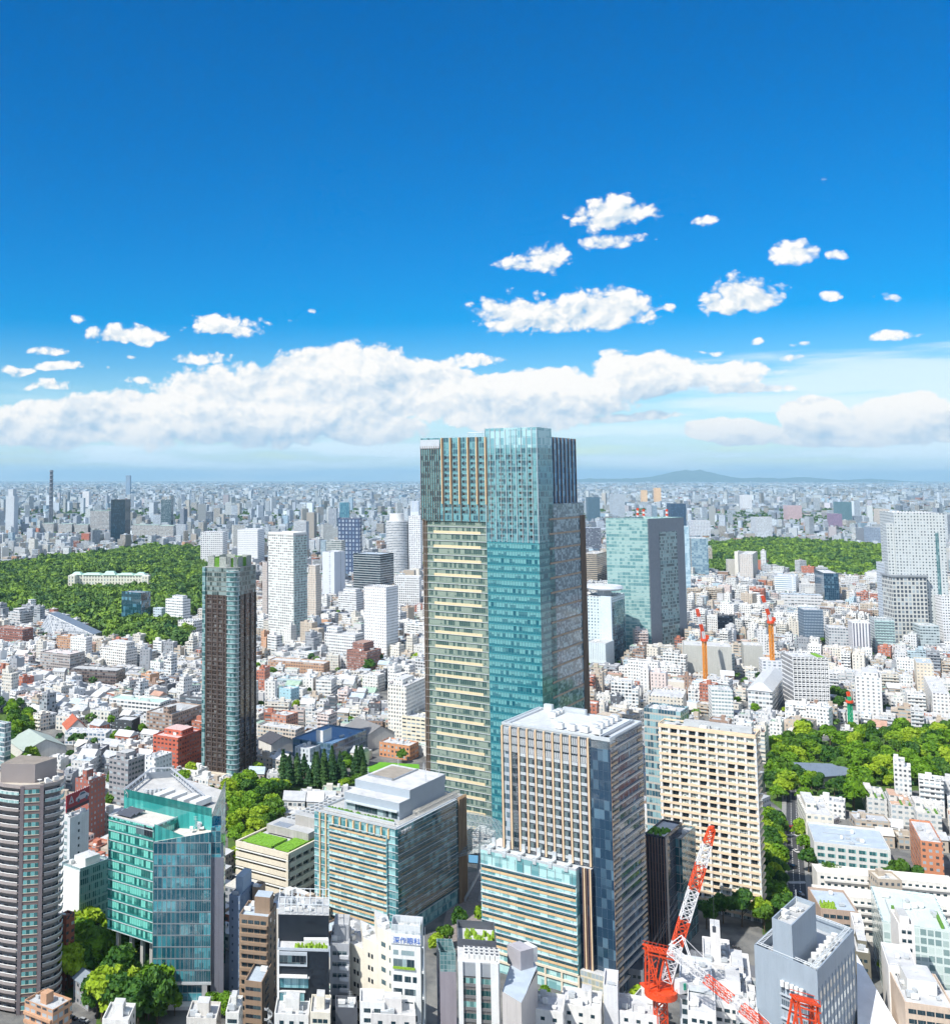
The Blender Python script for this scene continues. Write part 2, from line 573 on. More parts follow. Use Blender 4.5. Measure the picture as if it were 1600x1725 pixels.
class Panes:
 """Window panes of one thing: the hundred nearest the camera as parts, the rest as one stuff part."""
 def __init__(s, root, mat, name='window', most=100):
  s.root, s.mat, s.name, s.most, s.w = root, mat, name, most, []
 def add(s, p, q, s0, s1, z0, z1, off=0.03):
  a, b = along(p, q, s0, off), along(p, q, s1, off)
  s.w.append((a, b, z0, z1))
 def grid(s, p, q, ss, w, zs, h, off=0.03):
  for z in zs:
   for c in ss:
    s.add(p, q, c - w / 2, c + w / 2, z, z + h, off)
 def done(s):
  if not s.w:
   return
  def key(t):
   return math.hypot((t[0][0] + t[1][0]) / 2, (t[0][1] + t[1][1]) / 2) ** 2 + (EYE - t[2]) ** 2
  s.w.sort(key=key)
  cache = {}
  rest = MB()
  for i, (a, b, z0, z1) in enumerate(s.w):
   if i < s.most:
    k = (round(b[0] - a[0], 3), round(b[1] - a[1], 3), round(z1 - z0, 3))
    if k in cache:
     src, a0, zz = cache[k]
     again(src, (a[0] - a0[0], a[1] - a0[1], z0 - zz))
    else:
     mb = MB()
     L = dist(a, b)
     strip_box(mb, a, b, 0, L, z0, z1, -0.02, 0.03)
     cache[k] = (mb.build(s.name, s.mat, s.root), a, z0)
   else:
    strip_box(rest, a, b, 0, dist(a, b), z0, z1, -0.02, 0.03)
  if rest.f:
   o = rest.build('further_' + s.name, s.mat, s.root)
   o['kind'] = 'stuff'
def centres(L, n, m0=0.0, m1=None):
 m1 = m0 if m1 is None else m1
 st = (L - m0 - m1) / n
 return [m0 + st * (i + .5) for i in range(n)]
def solve_dir(F, d, xpix, z):
 """How far to go from F along d for the point at height z to fall on photo column xpix."""
 m = (xpix - PX0) / FPX
 k = (z - EYE) * ST
 den = d[0] - m * d[1] * CT
 return (m * (F[1] * CT + k) - F[0]) / den
def foot(xl, xf, xr, yt, yb=None, ang=33.0, wl=None, wr=None, Y=None, zt=None, most=110.0, angl=None):
 """Footprint L, F, R, K and roof height from photo columns: left, front and right corner, roof row and street row at the front corner."""
 if Y is None:
  F = gnd(xf, yb)
  z = ztop(xf, yt, F.y) if zt is None else zt
  for _ in range(3):     # the corner leans a little in the picture: anchor x at the roof
   d = at(xf, yt, F.y)
   F = Vector((d.x, F.y, 0))
 else:
  d = at(xf, yt, Y)
  z = d.z
  F = Vector((d.x, Y, 0))
 a = R(ang)
 al = a if angl is None else R(angl)
 dl, dr = (-math.cos(al), math.sin(al)), (math.sin(a), math.cos(a))
 l = wl if wl is not None else solve_dir(F, dl, xl, z)
 r = wr if wr is not None else solve_dir(F, dr, xr, z)
 l, r = (min(abs(l), most) if wl is None else wl), (min(abs(r), most) if wr is None else wr)
 L = (F.x + dl[0] * l, F.y + dl[1] * l)
 Rr = (F.x + dr[0] * r, F.y + dr[1] * r)
 K = (L[0] + Rr[0] - F.x, L[1] + Rr[1] - F.y)
 return L, (F.x, F.y), Rr, K, z
BLOCKS = []       # every building's footprint and height, for the infill to keep clear of
def claim(poly, z):
 BLOCKS.append(([(p[0], p[1]) for p in poly], z))
def shrink(poly, d):
 cx = sum(p[0] for p in poly) / len(poly)
 cyy = sum(p[1] for p in poly) / len(poly)
 out = []
 n = len(poly)
 for i in range(n):
  a, b, c = v2(poly[i - 1]), v2(poly[i]), v2(poly[(i + 1) % n])
  e1, e2 = (b - a).normalized(), (c - b).normalized()
  n1, n2 = Vector((-e1.y, e1.x)), Vector((-e2.y, e2.x))
  ar = sum(poly[k][0] * poly[(k + 1) % n][1] - poly[(k + 1) % n][0] * poly[k][1] for k in range(n))
  sg = 1 if ar > 0 else -1
  bis = (n1 + n2)
  bis = bis / max(0.3, bis.length ** 2) * 2
  out.append((b.x + bis.x * d * sg, b.y + bis.y * d * sg))
 return out
def ccw(poly):
 a = sum(poly[i][0] * poly[(i + 1) % len(poly)][1] - poly[(i + 1) % len(poly)][0] * poly[i][1] for i in range(len(poly)))
 return list(poly) if a > 0 else list(poly)[::-1]
def parapet(root, mat, poly, z, h=1.1, t=0.35, name='parapet'):
 mb = MB()
 P = ccw(poly)
 Q = shrink(P, t)
 n = len(P)
 for i in range(n):
  j = (i + 1) % n
  mb.wall(P[i], P[j], z, z + h)
  mb.wall(Q[j], Q[i], z, z + h)
  mb.face([(P[i][0], P[i][1], z + h), (P[j][0], P[j][1], z + h), (Q[j][0], Q[j][1], z + h), (Q[i][0], Q[i][1], z + h)])
 return mb.build(name, mat, root)
def roof_gear(root, poly, z, n, seed, mats, hmax=2.2, smin=1.2, smax=3.0, names=('air_conditioner',)):
 """Separate pieces of plant standing on a flat roof, with pipe runs between them."""
 rg = random.Random(seed)
 P = [v2(p) for p in poly]
 ex, ey = P[1] - P[0], P[-1] - P[0]
 ang = math.atan2(ex.y, ex.x)
 for i in range(min(4, n // 2)):
  a, b = rg.uniform(.1, .85), rg.uniform(.1, .9)
  c = P[0] + ex * a + ey * b
  d = c + (ex * rg.uniform(.1, .9 - a if a < .75 else .12) if rg.random() < .6 else ey * rg.uniform(-b * .8, .9 - b))
  mb = MB()
  mb.bar((c.x, c.y, z + .3), (d.x, d.y, z + .3), .14)
  mb.bar((d.x, d.y, z + .3), (d.x, d.y, z - .1), .14)
  mb.build('roof_pipe', mats[i % len(mats)], root)
 if n >= 4:
  c = P[0] + ex * rg.uniform(.2, .8) + ey * rg.uniform(.3, .8)
  mb = MB()
  mb.bar((c.x, c.y, z), (c.x, c.y, z + 5), .07)
  for k in range(3):
   mb.bar((c.x - .8, c.y, z + 3.4 + k * .6), (c.x + .8, c.y, z + 3.4 + k * .6), .04)
  mb.build('antenna', mats[-1], root)
 for i in range(n):
  a, b = rg.uniform(.14, .86), rg.uniform(.14, .86)
  c = P[0] + ex * a + ey * b
  mb = MB()
  w, d, h = rg.uniform(smin, smax), rg.uniform(smin, smax * .7), rg.uniform(.8, hmax)
  mb.box((c.x, c.y), w, d, z + .25, z + h, ang)
  mb.box((c.x, c.y), w * .7, d * .7, z, z + .25, ang)
  if h > 1.3:
   mb.cyl((c.x, c.y), min(w, d) * .33, z + h, z + h + .18, 10)
  mb.build(names[i % len(names)], mats[i % len(mats)], root)

def lettering(root, name, text, size, pos, p, q, mat, ext=.06):
 """Raised letters on the face p->q, kept as one mesh part."""
 c = bpy.data.curves.new(name, 'FONT')
 c.body = text
 c.size = size
 c.extrude = ext
 t = bpy.data.objects.new(name, c)
 COL.objects.link(t)
 bpy.context.view_layer.update()
 me = bpy.data.meshes.new_from_object(t.evaluated_get(bpy.context.evaluated_depsgraph_get()))
 bpy.data.objects.remove(t)
 bpy.data.curves.remove(c)
 me.materials.clear()
 me.materials.append(mat)
 o = bpy.data.objects.new(name, me)
 COL.objects.link(o)
 o.parent = root
 o.location = Vector(pos) - parent_loc(root)
 dv = v2(q) - v2(p)
 o.rotation_euler = (R(90), 0, math.atan2(dv.y, dv.x))
 return o

def block(name, label, cat, spec, wall, roof=None, pan=None, gear=3, pent=None, group=None, balc=(), rail=None, seed=1, pane_mat=None, fh=3.3, depth_min=8, cap=1.0, trim=None):
 """A building from its photo columns: walls, roof, parapet, windows, balconies, penthouse, roof plant."""
 L, F, Rr, K, z = foot(**spec)
 P = [L, F, Rr, K]
 claim(P, z)
 root = thing(name, label, cat, (F[0], F[1], 0), group)
 mb = MB()
 mb.prism(P, 0, z, 0, 1)
 mb.build('wall', [wall, roof or ROOFL], root)
 if cap:
  parapet(root, trim or wall, P, z, cap, .35)
 if pan:
  nf = max(1, int((z - 1.5) / fh))
  pp = Panes(root, pane_mat or PANE)
  for (a, b, nb, w, h) in ((L, F) + pan[0:1] + pan[2:4], (F, Rr) + pan[1:2] + pan[2:4]):
   D_ = dist(a, b)
   if nb and D_ > 3:
    pp.grid(a, b, centres(D_, nb, .8), min(w, D_ / nb * .9), [z - fh * (k + 1) + .75 for k in range(nf)], h)
  pp.done()
 for (fc, nm, mat, h, dep, f0, f1) in balc:
  a, b = (L, F) if fc == 'L' else (F, Rr)
  D_ = dist(a, b)
  nf = max(1, int((z - 2.5) / fh))
  bands(root, nm, mat, a, b, [z - fh * (k + 1) - .1 for k in range(nf)], h, .02, dep, D_ * f0, D_ * f1)
 if pent:
  u0, u1, w0, w1, h = pent[:5]
  pm = pent[5] if len(pent) > 5 else wall
  ex, ey = v2(F) - v2(L), v2(K) - v2(L)
  Q = [tuple(v2(L) + ex * u + ey * w) for u, w in ((u0, w0), (u1, w0), (u1, w1), (u0, w1))]
  mb = MB()
  mb.prism(Q, z, z + h, 0, 1)
  mb.build('penthouse', [pm, roof or ROOFL], root)
 if gear:
  roof_gear(root, P, z, gear, seed * 7 + int(z * 10), [MACH, MACHG])
 return root, (L, F, Rr, K, z)
# ------------------------------------------------------------------ shared surfaces
WHITE = M('white_concrete', (.74, .75, .74), .7, var=.06, streak=.10)
OFFW = M('off_white_render', (.66, .65, .61), .75, var=.07, streak=.12)
CREAM = M('cream_tile', (.68, .61, .49), .6, var=.06, streak=.06)
TERRA = M('ochre_terracotta', (.66, .47, .27), .6, var=.06)
ALU = M('pale_aluminium', (.62, .67, .70), .35, metal=.3, var=.05)
STEEL = M('grey_steel', (.36, .39, .42), .4, metal=.3, var=.08)
DKSTEEL = M('dark_steel', (.10, .11, .13), .45, metal=.2, var=.1)
BRONZE = M('bronze_fin', (.24, .17, .13), .45, metal=.2, var=.08)
ROOFG = M('grey_roof', (.42, .43, .43), .9, var=.18, scale=.15)
ROOFL = M('pale_roof', (.50, .51, .52), .85, var=.22, scale=.18)
ROOFB = M('blue_grey_roof', (.40, .47, .54), .7, var=.14, scale=.2)
CONC = M('bare_concrete', (.40, .39, .37), .85, var=.12, streak=.18)
MACH = M('white_machinery', (.70, .71, .70), .5, var=.08)
MACHG = M('grey_machinery', (.45, .48, .50), .5, var=.1)
STONE = M('grey_granite', (.19, .20, .24), .5, var=.1, scale=1.2)
PANE = glass('window_glass', (.02, .045, .06), (.30, .40, .42), 1.6, 40, .05, (.3, .3, .3), pl=.3, rough=.05, spec=.6)
PANED = glass('dark_window_glass', (.012, .02, .03), (.10, .16, .18), 1.5, 40, .05, (.2, .2, .2), pl=.3, rough=.05, spec=.6)
TEALP = glass('teal_window_glass', (.03, .12, .13), (.16, .42, .42), 1.5, 40, .07, (.5, .5, .48), pl=.55, rough=.05)
LAWN = M('roof_lawn', (.16, .34, .03), .95, var=.35, scale=1.5)
LOUVR = M('grey_louvre', (.50, .55, .60), .5, metal=.2, var=.06)
RAIL = M('rail_paint', (.66, .70, .72), .4, var=.03)

def up(x, y, Y):
 return at(x, y, Y).z

# ================================================================== the tall tower in the middle
def tall_tower():
 L, F, Rr, K, z_ = foot(712, 905, 980, 740, 1437, ang=36)
 Y = F[1]
 zc, zk, z2, z3 = up(760, 738, L[1] - 5), up(870, 720, Y + 4), up(760, 877, L[1] - 5), up(950, 849, Y + 20)
 claim([L, F, Rr, K], zk)
 root = thing('glass_skyscraper', 'tallest glass skyscraper, cream barred on one flank and teal on the other', 'skyscraper', (F[0], F[1], 0))
 LF, FR = dist(L, F), dist(F, Rr)
 s1 = LF * (821 - 712) / (905 - 712)
 gA = glass('tower_green_glass', (.045, .10, .095), (.24, .31, .26), 1.45, 4.4, .10, (.33, .36, .31), band=.34, bcol=(.20, .26, .215), pl=.5)
 gB = glass('tower_teal_glass', (.012, .10, .14), (.14, .36, .38), 1.75, 4.4, .30, (.02, .13, .17), band=.40, bcol=(.025, .16, .20), pl=.74, rows=.55, vmull=.2)
 gC = glass('tower_hotel_glass', (.03, .10, .14), (.13, .32, .36), 1.6, 3.7, .16, (.20, .35, .38), band=.25, bcol=(.10, .26, .30), pl=.55)
 gD = glass('tower_dark_glass', (.02, .06, .09), (.12, .26, .31), 1.5, 4.4, .10, (.03, .06, .08), band=.2, bcol=(.03, .10, .13), pl=.25)
 gR = glass('tower_mirror_glass', (.07, .14, .19), (.30, .43, .50), 2.2, 1.45, .06, (.10, .13, .15), pl=.45, rows=.1, rough=.03, spec=1.0)
 # cream-barred flank
 mb = MB()
 c = along(L, F, s1)
 back = along(L, F, s1, -22)
 Lb = (L[0] + (K[0] - L[0]) * .95, L[1] + (K[1] - L[1]) * .95)
 mb.prism([L, c, back, (K[0] + (back[0] - c[0]) * 0 , K[1]), ], 0, z2, 0, 1)
 mb.build('barred_glass_wall', [gA, ROOFG], root)
 nfl = int(z2 / 4.4)
 bands(root, 'ledge', ALU, L, c, [4.4 * i + .2 for i in range(1, nfl + 1)], .28, 0, .42)
 bands(root, 'cream_panel', M('tower_cream', (.66, .56, .36), .6, var=.06), L, c, [8.8 * i + 4.7 for i in range(0, int((z2 - 8) / 8.8) + 1)], 1.75, .02, .34, s1 * .16, s1 * .90)
 fins(root, 'corner_fin', BRONZE, L, c, [-.1, .95, 2.0], .38, 0, z2 + 1, -.4, .75)
 # teal flank
 f0 = along(L, F, s1 + .02, .9)
 f1 = along(L, F, LF, .9)
 mb = MB()
 mb.prism([f0, f1, along(L, F, LF, -24), along(L, F, s1 + .02, -24)], 0, up(860, 915, Y), 0, 1)
 mb.build('teal_glass_wall', [gB, ROOFG], root)
 zt = up(860, 915, Y)
 mb = MB()
 mb.prism([f0, f1, along(L, F, LF, -23.5), along(L, F, s1 + .02, -23.5)], zt, zk - 12, 0, 1)
 mb.build('hotel_glass_wall', [gC, ROOFG], root)
 Lt = dist(f0, f1)
 p = Panes(root, PANED, 'hotel_window')
 for i, zz in enumerate(np.arange(zt + 3, zk - 16, 3.7)):
  for j, ss in enumerate(centres(Lt, 5, .8)):
   p.add(f0, f1, ss - 1.5, ss + .9 + (j % 2) * .5, zz, zz + 1.35, .05)
 p.done()
 fins(root, 'hotel_fin', ALU, f0, f1, [Lt * i / 5 for i in range(6)] + [Lt * (i + .5) / 5 for i in range(5)], .22, zt, zk - .5, 0, .5)
 bands(root, 'spandrel', M('teal_spandrel', (.06, .27, .31), .3, var=.05), f0, f1, [4.4 * i - .1 for i in range(1, int(zt / 4.4) + 1)], .5, .0, .12)
 # glass screen round the roof of the teal block
 gs = glass('screen_glass', (.16, .36, .42), (.36, .58, .63), 3.0, 4.2, .16, (.30, .40, .44), pl=.5)
 mb = MB()
 P = ccw([f0, f1, along(L, F, LF, -23), along(L, F, s1 + .02, -23)])
 Q = shrink(P, .3)
 for i in range(4):
  j = (i + 1) % 4
  mb.wall(P[i], P[j], zk - 12, zk)
  mb.wall(Q[j], Q[i], zk - 12, zk)
  mb.face([(P[i][0], P[i][1], zk), (P[j][0], P[j][1], zk), (Q[j][0], Q[j][1], zk), (Q[i][0], Q[i][1], zk)])
 mb.build('roof_screen', gs, root)
 # crown over the barred flank, with ochre fins
 a = along(L, F, -1.2, .7)
 b = along(L, F, s1, .7)
 mb = MB()
 mb.prism([a, b, along(L, F, s1, -25), along(L, F, -1.2, -30)], z2 + .01, zc, 0, 1)
 mb.build('crown_glass_wall', [gC, ROOFG], root)
 Lc = dist(a, b)
 x0 = Lc * .32
 zb = up(800, 851, Y)
 fins(root, 'ochre_fin', TERRA, a, b, [x0 + (Lc - x0) * (i + .12) / 5.1 for i in range(6)], .62, zb, zc, 0, .9)
 fins(root, 'bronze_fin', BRONZE, a, b, [x0 + (Lc - x0) * (i + .28) / 5.1 for i in range(6)], .4, z2, zc, 0, .6)
 fins(root, 'bronze_fin', BRONZE, a, b, [.2 + x0 * i / 9 for i in range(9)], .26, z2, zc - 5, 0, .7)
 p = Panes(root, PANED, 'crown_window')
 for zz in np.arange(z2 + 5, zc - 13, 3.75):
  for i in range(5):
   p.add(a, b, x0 + (Lc - x0) * (i + .42) / 5.1, x0 + (Lc - x0) * (i + .95) / 5.1, zz, zz + 1.5, .04)
 p.done()
 mb = MB()
 strip_box(mb, a, b, 0, x0 * .95, zc - 6.5, zc - 1, .1, .5)
 mb.build('crown_louvre', LOUVR, root)
 # recess and mirrored flank
 r0 = FR * .20
 mb = MB()
 mb.prism([along(F, Rr, 0.9, -7), along(F, Rr, FR, -7), K, along(K, L, LF - s1, -.5)], 0, zc - 1.5, 0, 1)
 mb.build('dark_glass_wall', [gD, ROOFG], root)
 q0, q1 = along(F, Rr, r0, 0), along(F, Rr, FR, 0)
 mb = MB()
 mb.prism([q0, q1, along(F, Rr, FR, -12), along(F, Rr, r0, -12)], 0, z3, 0, 1)
 mb.build('mirrored_glass_wall', [gR, ROOFG], root)
 Lq = dist(q0, q1)
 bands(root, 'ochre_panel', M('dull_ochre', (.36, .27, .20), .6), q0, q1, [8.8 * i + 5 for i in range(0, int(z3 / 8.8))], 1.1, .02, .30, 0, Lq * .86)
 fins(root, 'side_fin', BRONZE, q0, q1, [Lq * t for t in (.88, .92, .96, 1.0)], .5, 0, z3 - 8, 0, .8)
 q2, q3 = along(F, Rr, FR * .26, -3), along(F, Rr, FR * .94, -3)
 gU = glass('upper_blue_glass', (.02, .12, .26), (.14, .34, .52), 2.4, 3.7, .12, (.10, .12, .16), pl=.4, spec=.9)
 mb = MB()
 mb.prism([q2, q3, along(F, Rr, FR * .94, -14), along(F, Rr, FR * .26, -14)], z3, zc + .3, 0, 1)
 mb.build('upper_blue_glass_wall', [gU, ROOFG], root)
 fins(root, 'upper_side_fin', BRONZE, q2, q3, [dist(q2, q3) * i / 8 for i in range(9)], .28, z3, zc + .3, 0, .6)
 # roof gear
 mb = MB()
 m0 = along(F, Rr, FR * .45, -10)
 for h, w in ((4.5, .5), (6.2, .22)):
  mb.box(m0, w * 3, w * 3, zc, zc + h)
 for dx_ in (-2, -1, 1, 2):
  mb.bar((m0[0] + dx_ * 1.2, m0[1], zc + 5.4), (m0[0] + dx_ * 1.2, m0[1], zc + 7), .12)
 mb.bar((m0[0] - 3.4, m0[1], zc + 5.6), (m0[0] + 3.4, m0[1], zc + 5.6), .14)
 mb.build('roof_mast', DKSTEEL, root)
 e0, e1 = along(a, b, Lc * .66, -8), along(a, b, Lc, -8)
 mb = MB()
 for s_ in (0, .33, .66, 1):
  pp = (e0[0] + (e1[0] - e0[0]) * s_, e0[1] + (e1[1] - e0[1]) * s_)
  mb.bar((pp[0], pp[1], zc), (pp[0], pp[1], zc + 3.2), .18)
 mb.bar((e0[0], e0[1], zc + 3.2), (e1[0], e1[1], zc + 3.2), .35)
 mb.build('window_cleaning_gantry', ALU, root)
 roof_gear(root, [f0, f1, along(L, F, LF, -20), along(L, F, s1, -20)], zk - 12, 5, 3, [MACHG], 3, 3, 6, ('roof_plant',))
tall_tower()

# ------------------------------------------------------------------ banded office face shared by the two glass office blocks
GBAND = glass('banded_office_glass', (.10, .28, .31), (.42, .66, .66), 3.4, 4.0, .08, (.30, .40, .42), pl=.62, rows=.3)
GDEEP = glass('deep_office_glass', (.02, .09, .11), (.14, .32, .35), 3.0, 4.0, .07, (.14, .18, .19), pl=.35, rows=.4, rough=.03, spec=1.0)
def banded_face(root, p, q, z0, z1, fh=4.0, s0=0.0, s1=None, panel=TERRA, panel_frac=.33, ledge=ALU, dep=.55):
 s1 = dist(p, q) if s1 is None else s1
 n = int(round((z1 - z0) / fh))
 zs = [z0 + fh * i for i in range(n)]
 bands(root, 'ledge', ledge, p, q, [z + fh - .3 for z in zs], .26, -.05, dep, s0, s1)
 bands(root, 'ochre_panel', panel, p, q, [z + fh * .30 for z in zs], fh * panel_frac * .8, .02, .16, s0 + .4, s1 - .4)
 bands(root, 'dark_strip', M('dark_teal_strip', (.02, .07, .09), .3), p, q, [z + fh * .30 + fh * panel_frac * .8 + .03 for z in zs], .55, .02, .12, s0 + .4, s1 - .4)  # dark teal strip above each ochre panel

def east_office():
 L, F, Rr, K, z = foot(527, 668, 784, 1400, 1592, ang=38)
 claim([L, F, Rr, K], z)
 root = thing('glass_office_block', 'square glass office block with cream bands and a pale grey roof hall', 'office block', (F[0], F[1], 0))
 LF, FR = dist(L, F), dist(F, Rr)
 fh = (z - 5.0) / 13
 zb = z - 1.35 * fh
 inset = 1.2
 sA, sB = LF * .20, LF * .885
 mb = MB()
 a = along(L, F, 0, -inset)
 b = along(L, F, LF, -inset)
 mb.prism([a, b, along(F, Rr, FR * .87, -.6), along(F, Rr, FR * .87, -LF + .5)], 0, z, 0, 1)
 mb.build('inner_glass_wall', [glass('corner_glass', (.05, .22, .26), (.30, .55, .57), 1.7, fh, .12, (.35, .45, .46), band=.25, bcol=(.18, .35, .38), pl=.5), ROOFG], root)
 p0, p1 = along(L, F, sA), along(L, F, sB)
 mb = MB()
 mb.prism([p0, p1, along(L, F, sB, -inset + .05), along(L, F, sA, -inset + .05)], 0, zb, 0, 1)
 mb.build('front_glass_wall', [GBAND, ALU], root)
 banded_face(root, p0, p1, 5 - fh, zb, fh)
 fins(root, 'mullion', STEEL, p0, p1, centres(dist(p0, p1), 9)[:], .10, 2, zb, 0, .2)
 # ochre posts at the left corner and along the top storey
 fins(root, 'ochre_post', TERRA, a, b, [LF * .075, LF * .15], .75, 0, z, 0, .7)
 fins(root, 'ochre_post', TERRA, a, b, [LF * (.24 + i * .082) for i in range(9)], .8, zb, z - .3, 0, .75)
 bands(root, 'floor_edge', ALU, a, b, [5 + fh * i for i in range(13)], .3, 0, .35, 0, sA)
 bands(root, 'floor_edge', ALU, a, b, [5 + fh * i for i in range(13)], .3, 0, .35, sB, LF)
 # reflecting flank
 g0, g1 = along(F, Rr, 1.0), along(F, Rr, FR * .87)
 mb = MB()
 zf = 7.5
 mb.prism([g0, g1, along(F, Rr, FR * .87, -1.4), along(F, Rr, 1.0, -1.4)], zf, z + .4, 0, 1, True)
 mb.build('side_glass_wall', [GDEEP, ALU], root)
 Lg = dist(g0, g1)
 bands(root, 'silver_ledge', ALU, g0, g1, [zf + fh * i for i in range(0, int((z - zf) / fh) + 1)], .18, 0, .22)
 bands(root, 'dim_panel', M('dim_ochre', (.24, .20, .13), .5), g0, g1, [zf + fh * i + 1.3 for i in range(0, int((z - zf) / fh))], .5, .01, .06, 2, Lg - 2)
 fins(root, 'entrance_column', ALU, g0, g1, centres(Lg, 7), .9, 0, zf, -2.2, -1.3)
 # bronze-finned end
 h0, h1 = along(F, Rr, FR * .87), along(F, Rr, FR)
 mb = MB()
 mb.prism([h0, h1, K, along(F, Rr, FR * .87, -LF)], 0, z - .5, 0, 1)
 mb.build('end_wall', [M('end_dark', (.08, .09, .10), .3), ROOFG], root)
 Lh = dist(h0, h1)
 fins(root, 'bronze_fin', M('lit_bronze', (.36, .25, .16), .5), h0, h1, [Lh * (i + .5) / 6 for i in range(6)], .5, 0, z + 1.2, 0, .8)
 # roof: deck, hall, garden, walkway
 P = [L, F, Rr, K]
 parapet(root, ALU, shrink(P, .9), z, .9, .4)
 ex, ey = v2(F) - v2(L), v2(K) - v2(L)
 def rp(u, w):
  q = v2(L) + ex * u + ey * w
  return (q.x, q.y)
 mb = MB()
 mb.prism([rp(.2, .2), rp(.86, .2), rp(.86, .86), rp(.2, .86)], z, z + 8.0, 0, 1)
 mb.prism([rp(.2, .34), rp(.865, .34), rp(.865, .865), rp(.2, .865)], z + 8.0, z + 12.0, 0, 1)
 hall = mb.build('roof_hall', [M('hall_cladding', (.38, .44, .50), .45, metal=.15, var=.04), ROOFL], root)
 mb = MB()
 strip_box(mb, rp(.2, .2), rp(.86, .2), 1.5, dist(rp(.2, .2), rp(.86, .2)) - 1, z + .4, z + 3.6, .02, .12)
 mb.build('hall_glazing', PANE, hall)
 mb = MB()
 strip_box(mb, rp(.2, .2), rp(.86, .2), 1.0, dist(rp(.2, .2), rp(.86, .2)) - .5, z + 3.7, z + 4.3, .02, 1.6)
 mb.build('hall_canopy', ALU, hall)
 mb = MB()
 mb.prism([rp(.24, .50), rp(.52, .50), rp(.52, .82), rp(.24, .82)], z + 12.02, z + 12.12, 0)
 mb.build('brown_roof_deck', M('brown_deck', (.30, .27, .23), .9, var=.2), hall)
 mb = MB()
 for (u0, u1, w0, w1) in ((.24, .55, .47, .49), (.54, .555, .47, .84)):
  mb.prism([rp(u0, w0), rp(u1, w0), rp(u1, w1), rp(u0, w1)], z + 12.02, z + 12.7)
 mb.build('roof_upstand', STEEL, hall)
 mb = MB()
 for u, w in ((.22, .5), (.3, .84), (.62, .84), (.84, .8), (.84, .6)):
  q = rp(u, w)
  mb.bar((q[0], q[1], z + 12), (q[0], q[1], z + 15 + 2 * u), .13)
  for k in range(3):
   mb.bar((q[0] - .7, q[1], z + 13 + k), (q[0] + .7, q[1], z + 13 + k), .06)
 mb.build('roof_antenna', ALU, hall)
 mb = MB()
 rg = random.Random(5)
 for i in range(70):
  u = rg.uniform(.06, .84)
  q = rp(u, rg.uniform(.115, .15))
  r_ = rg.uniform(.35, .8)
  mb.cyl(q, r_, z + .2, z + .5 + r_ * .8, 6, 0, None, r_ * .6)
 mb.build('roof_hedge', M('hedge_green', (.10, .24, .03), .9, var=.4, scale=1.5), root)
 mb = MB()
 mb.prism([rp(.05, .085), rp(.9, .085), rp(.9, .105), rp(.05, .105)], z + .05, z + 1.1)
 mb.build('planter_wall', ALU, root)
 for (u0, w0, u1, w1, nm) in ((.93, .34, .93, .97, 'roof_truss'), (.03, .06, .55, .055, 'roof_rail'), (.6, .055, .92, .055, 'roof_rail'), (.93, .1, .93, .32, 'roof_rail')):
  mb = MB()
  a_, b_ = Vector((*rp(u0, w0), 0)), Vector((*rp(u1, w1), 0))
  n = int((b_ - a_).length / 1.6)
  big = nm == 'roof_truss'
  h = 2.6 if big else 1.3
  sidev = Vector((*(ex.normalized() * (1.3 if big else .5)), 0))
  for i in range(n + 1):
   q = a_.lerp(b_, i / n)
   for sd_ in (-1, 1):
    o = sidev * sd_
    mb.bar(q + o + Vector((0, 0, z)), q + o + Vector((0, 0, z + h)), .10)
    if i < n:
     q2 = a_.lerp(b_, (i + 1) / n)
     mb.bar(q + o + Vector((0, 0, z + h)), q2 + o + Vector((0, 0, z + h)), .12)
     if big:
      mb.bar(q + o + Vector((0, 0, z + .3)), q2 + o + Vector((0, 0, z + h)), .10)
   mb.bar(q - sidev + Vector((0, 0, z + h)), q + sidev + Vector((0, 0, z + h)), .10)
  mb.build(nm, M('truss_paint', (.60, .58, .52), .5), root)
 # sign lettering near the top of the flank, built as small raised strokes
 q = along(g0, g1, 2.5, .45)
 lettering(root, 'roof_sign', 'FUJIFILM', 2.6, (q[0], q[1], z - 2.6), g0, g1, M('sign_white', (.8, .8, .8), .5))
east_office()

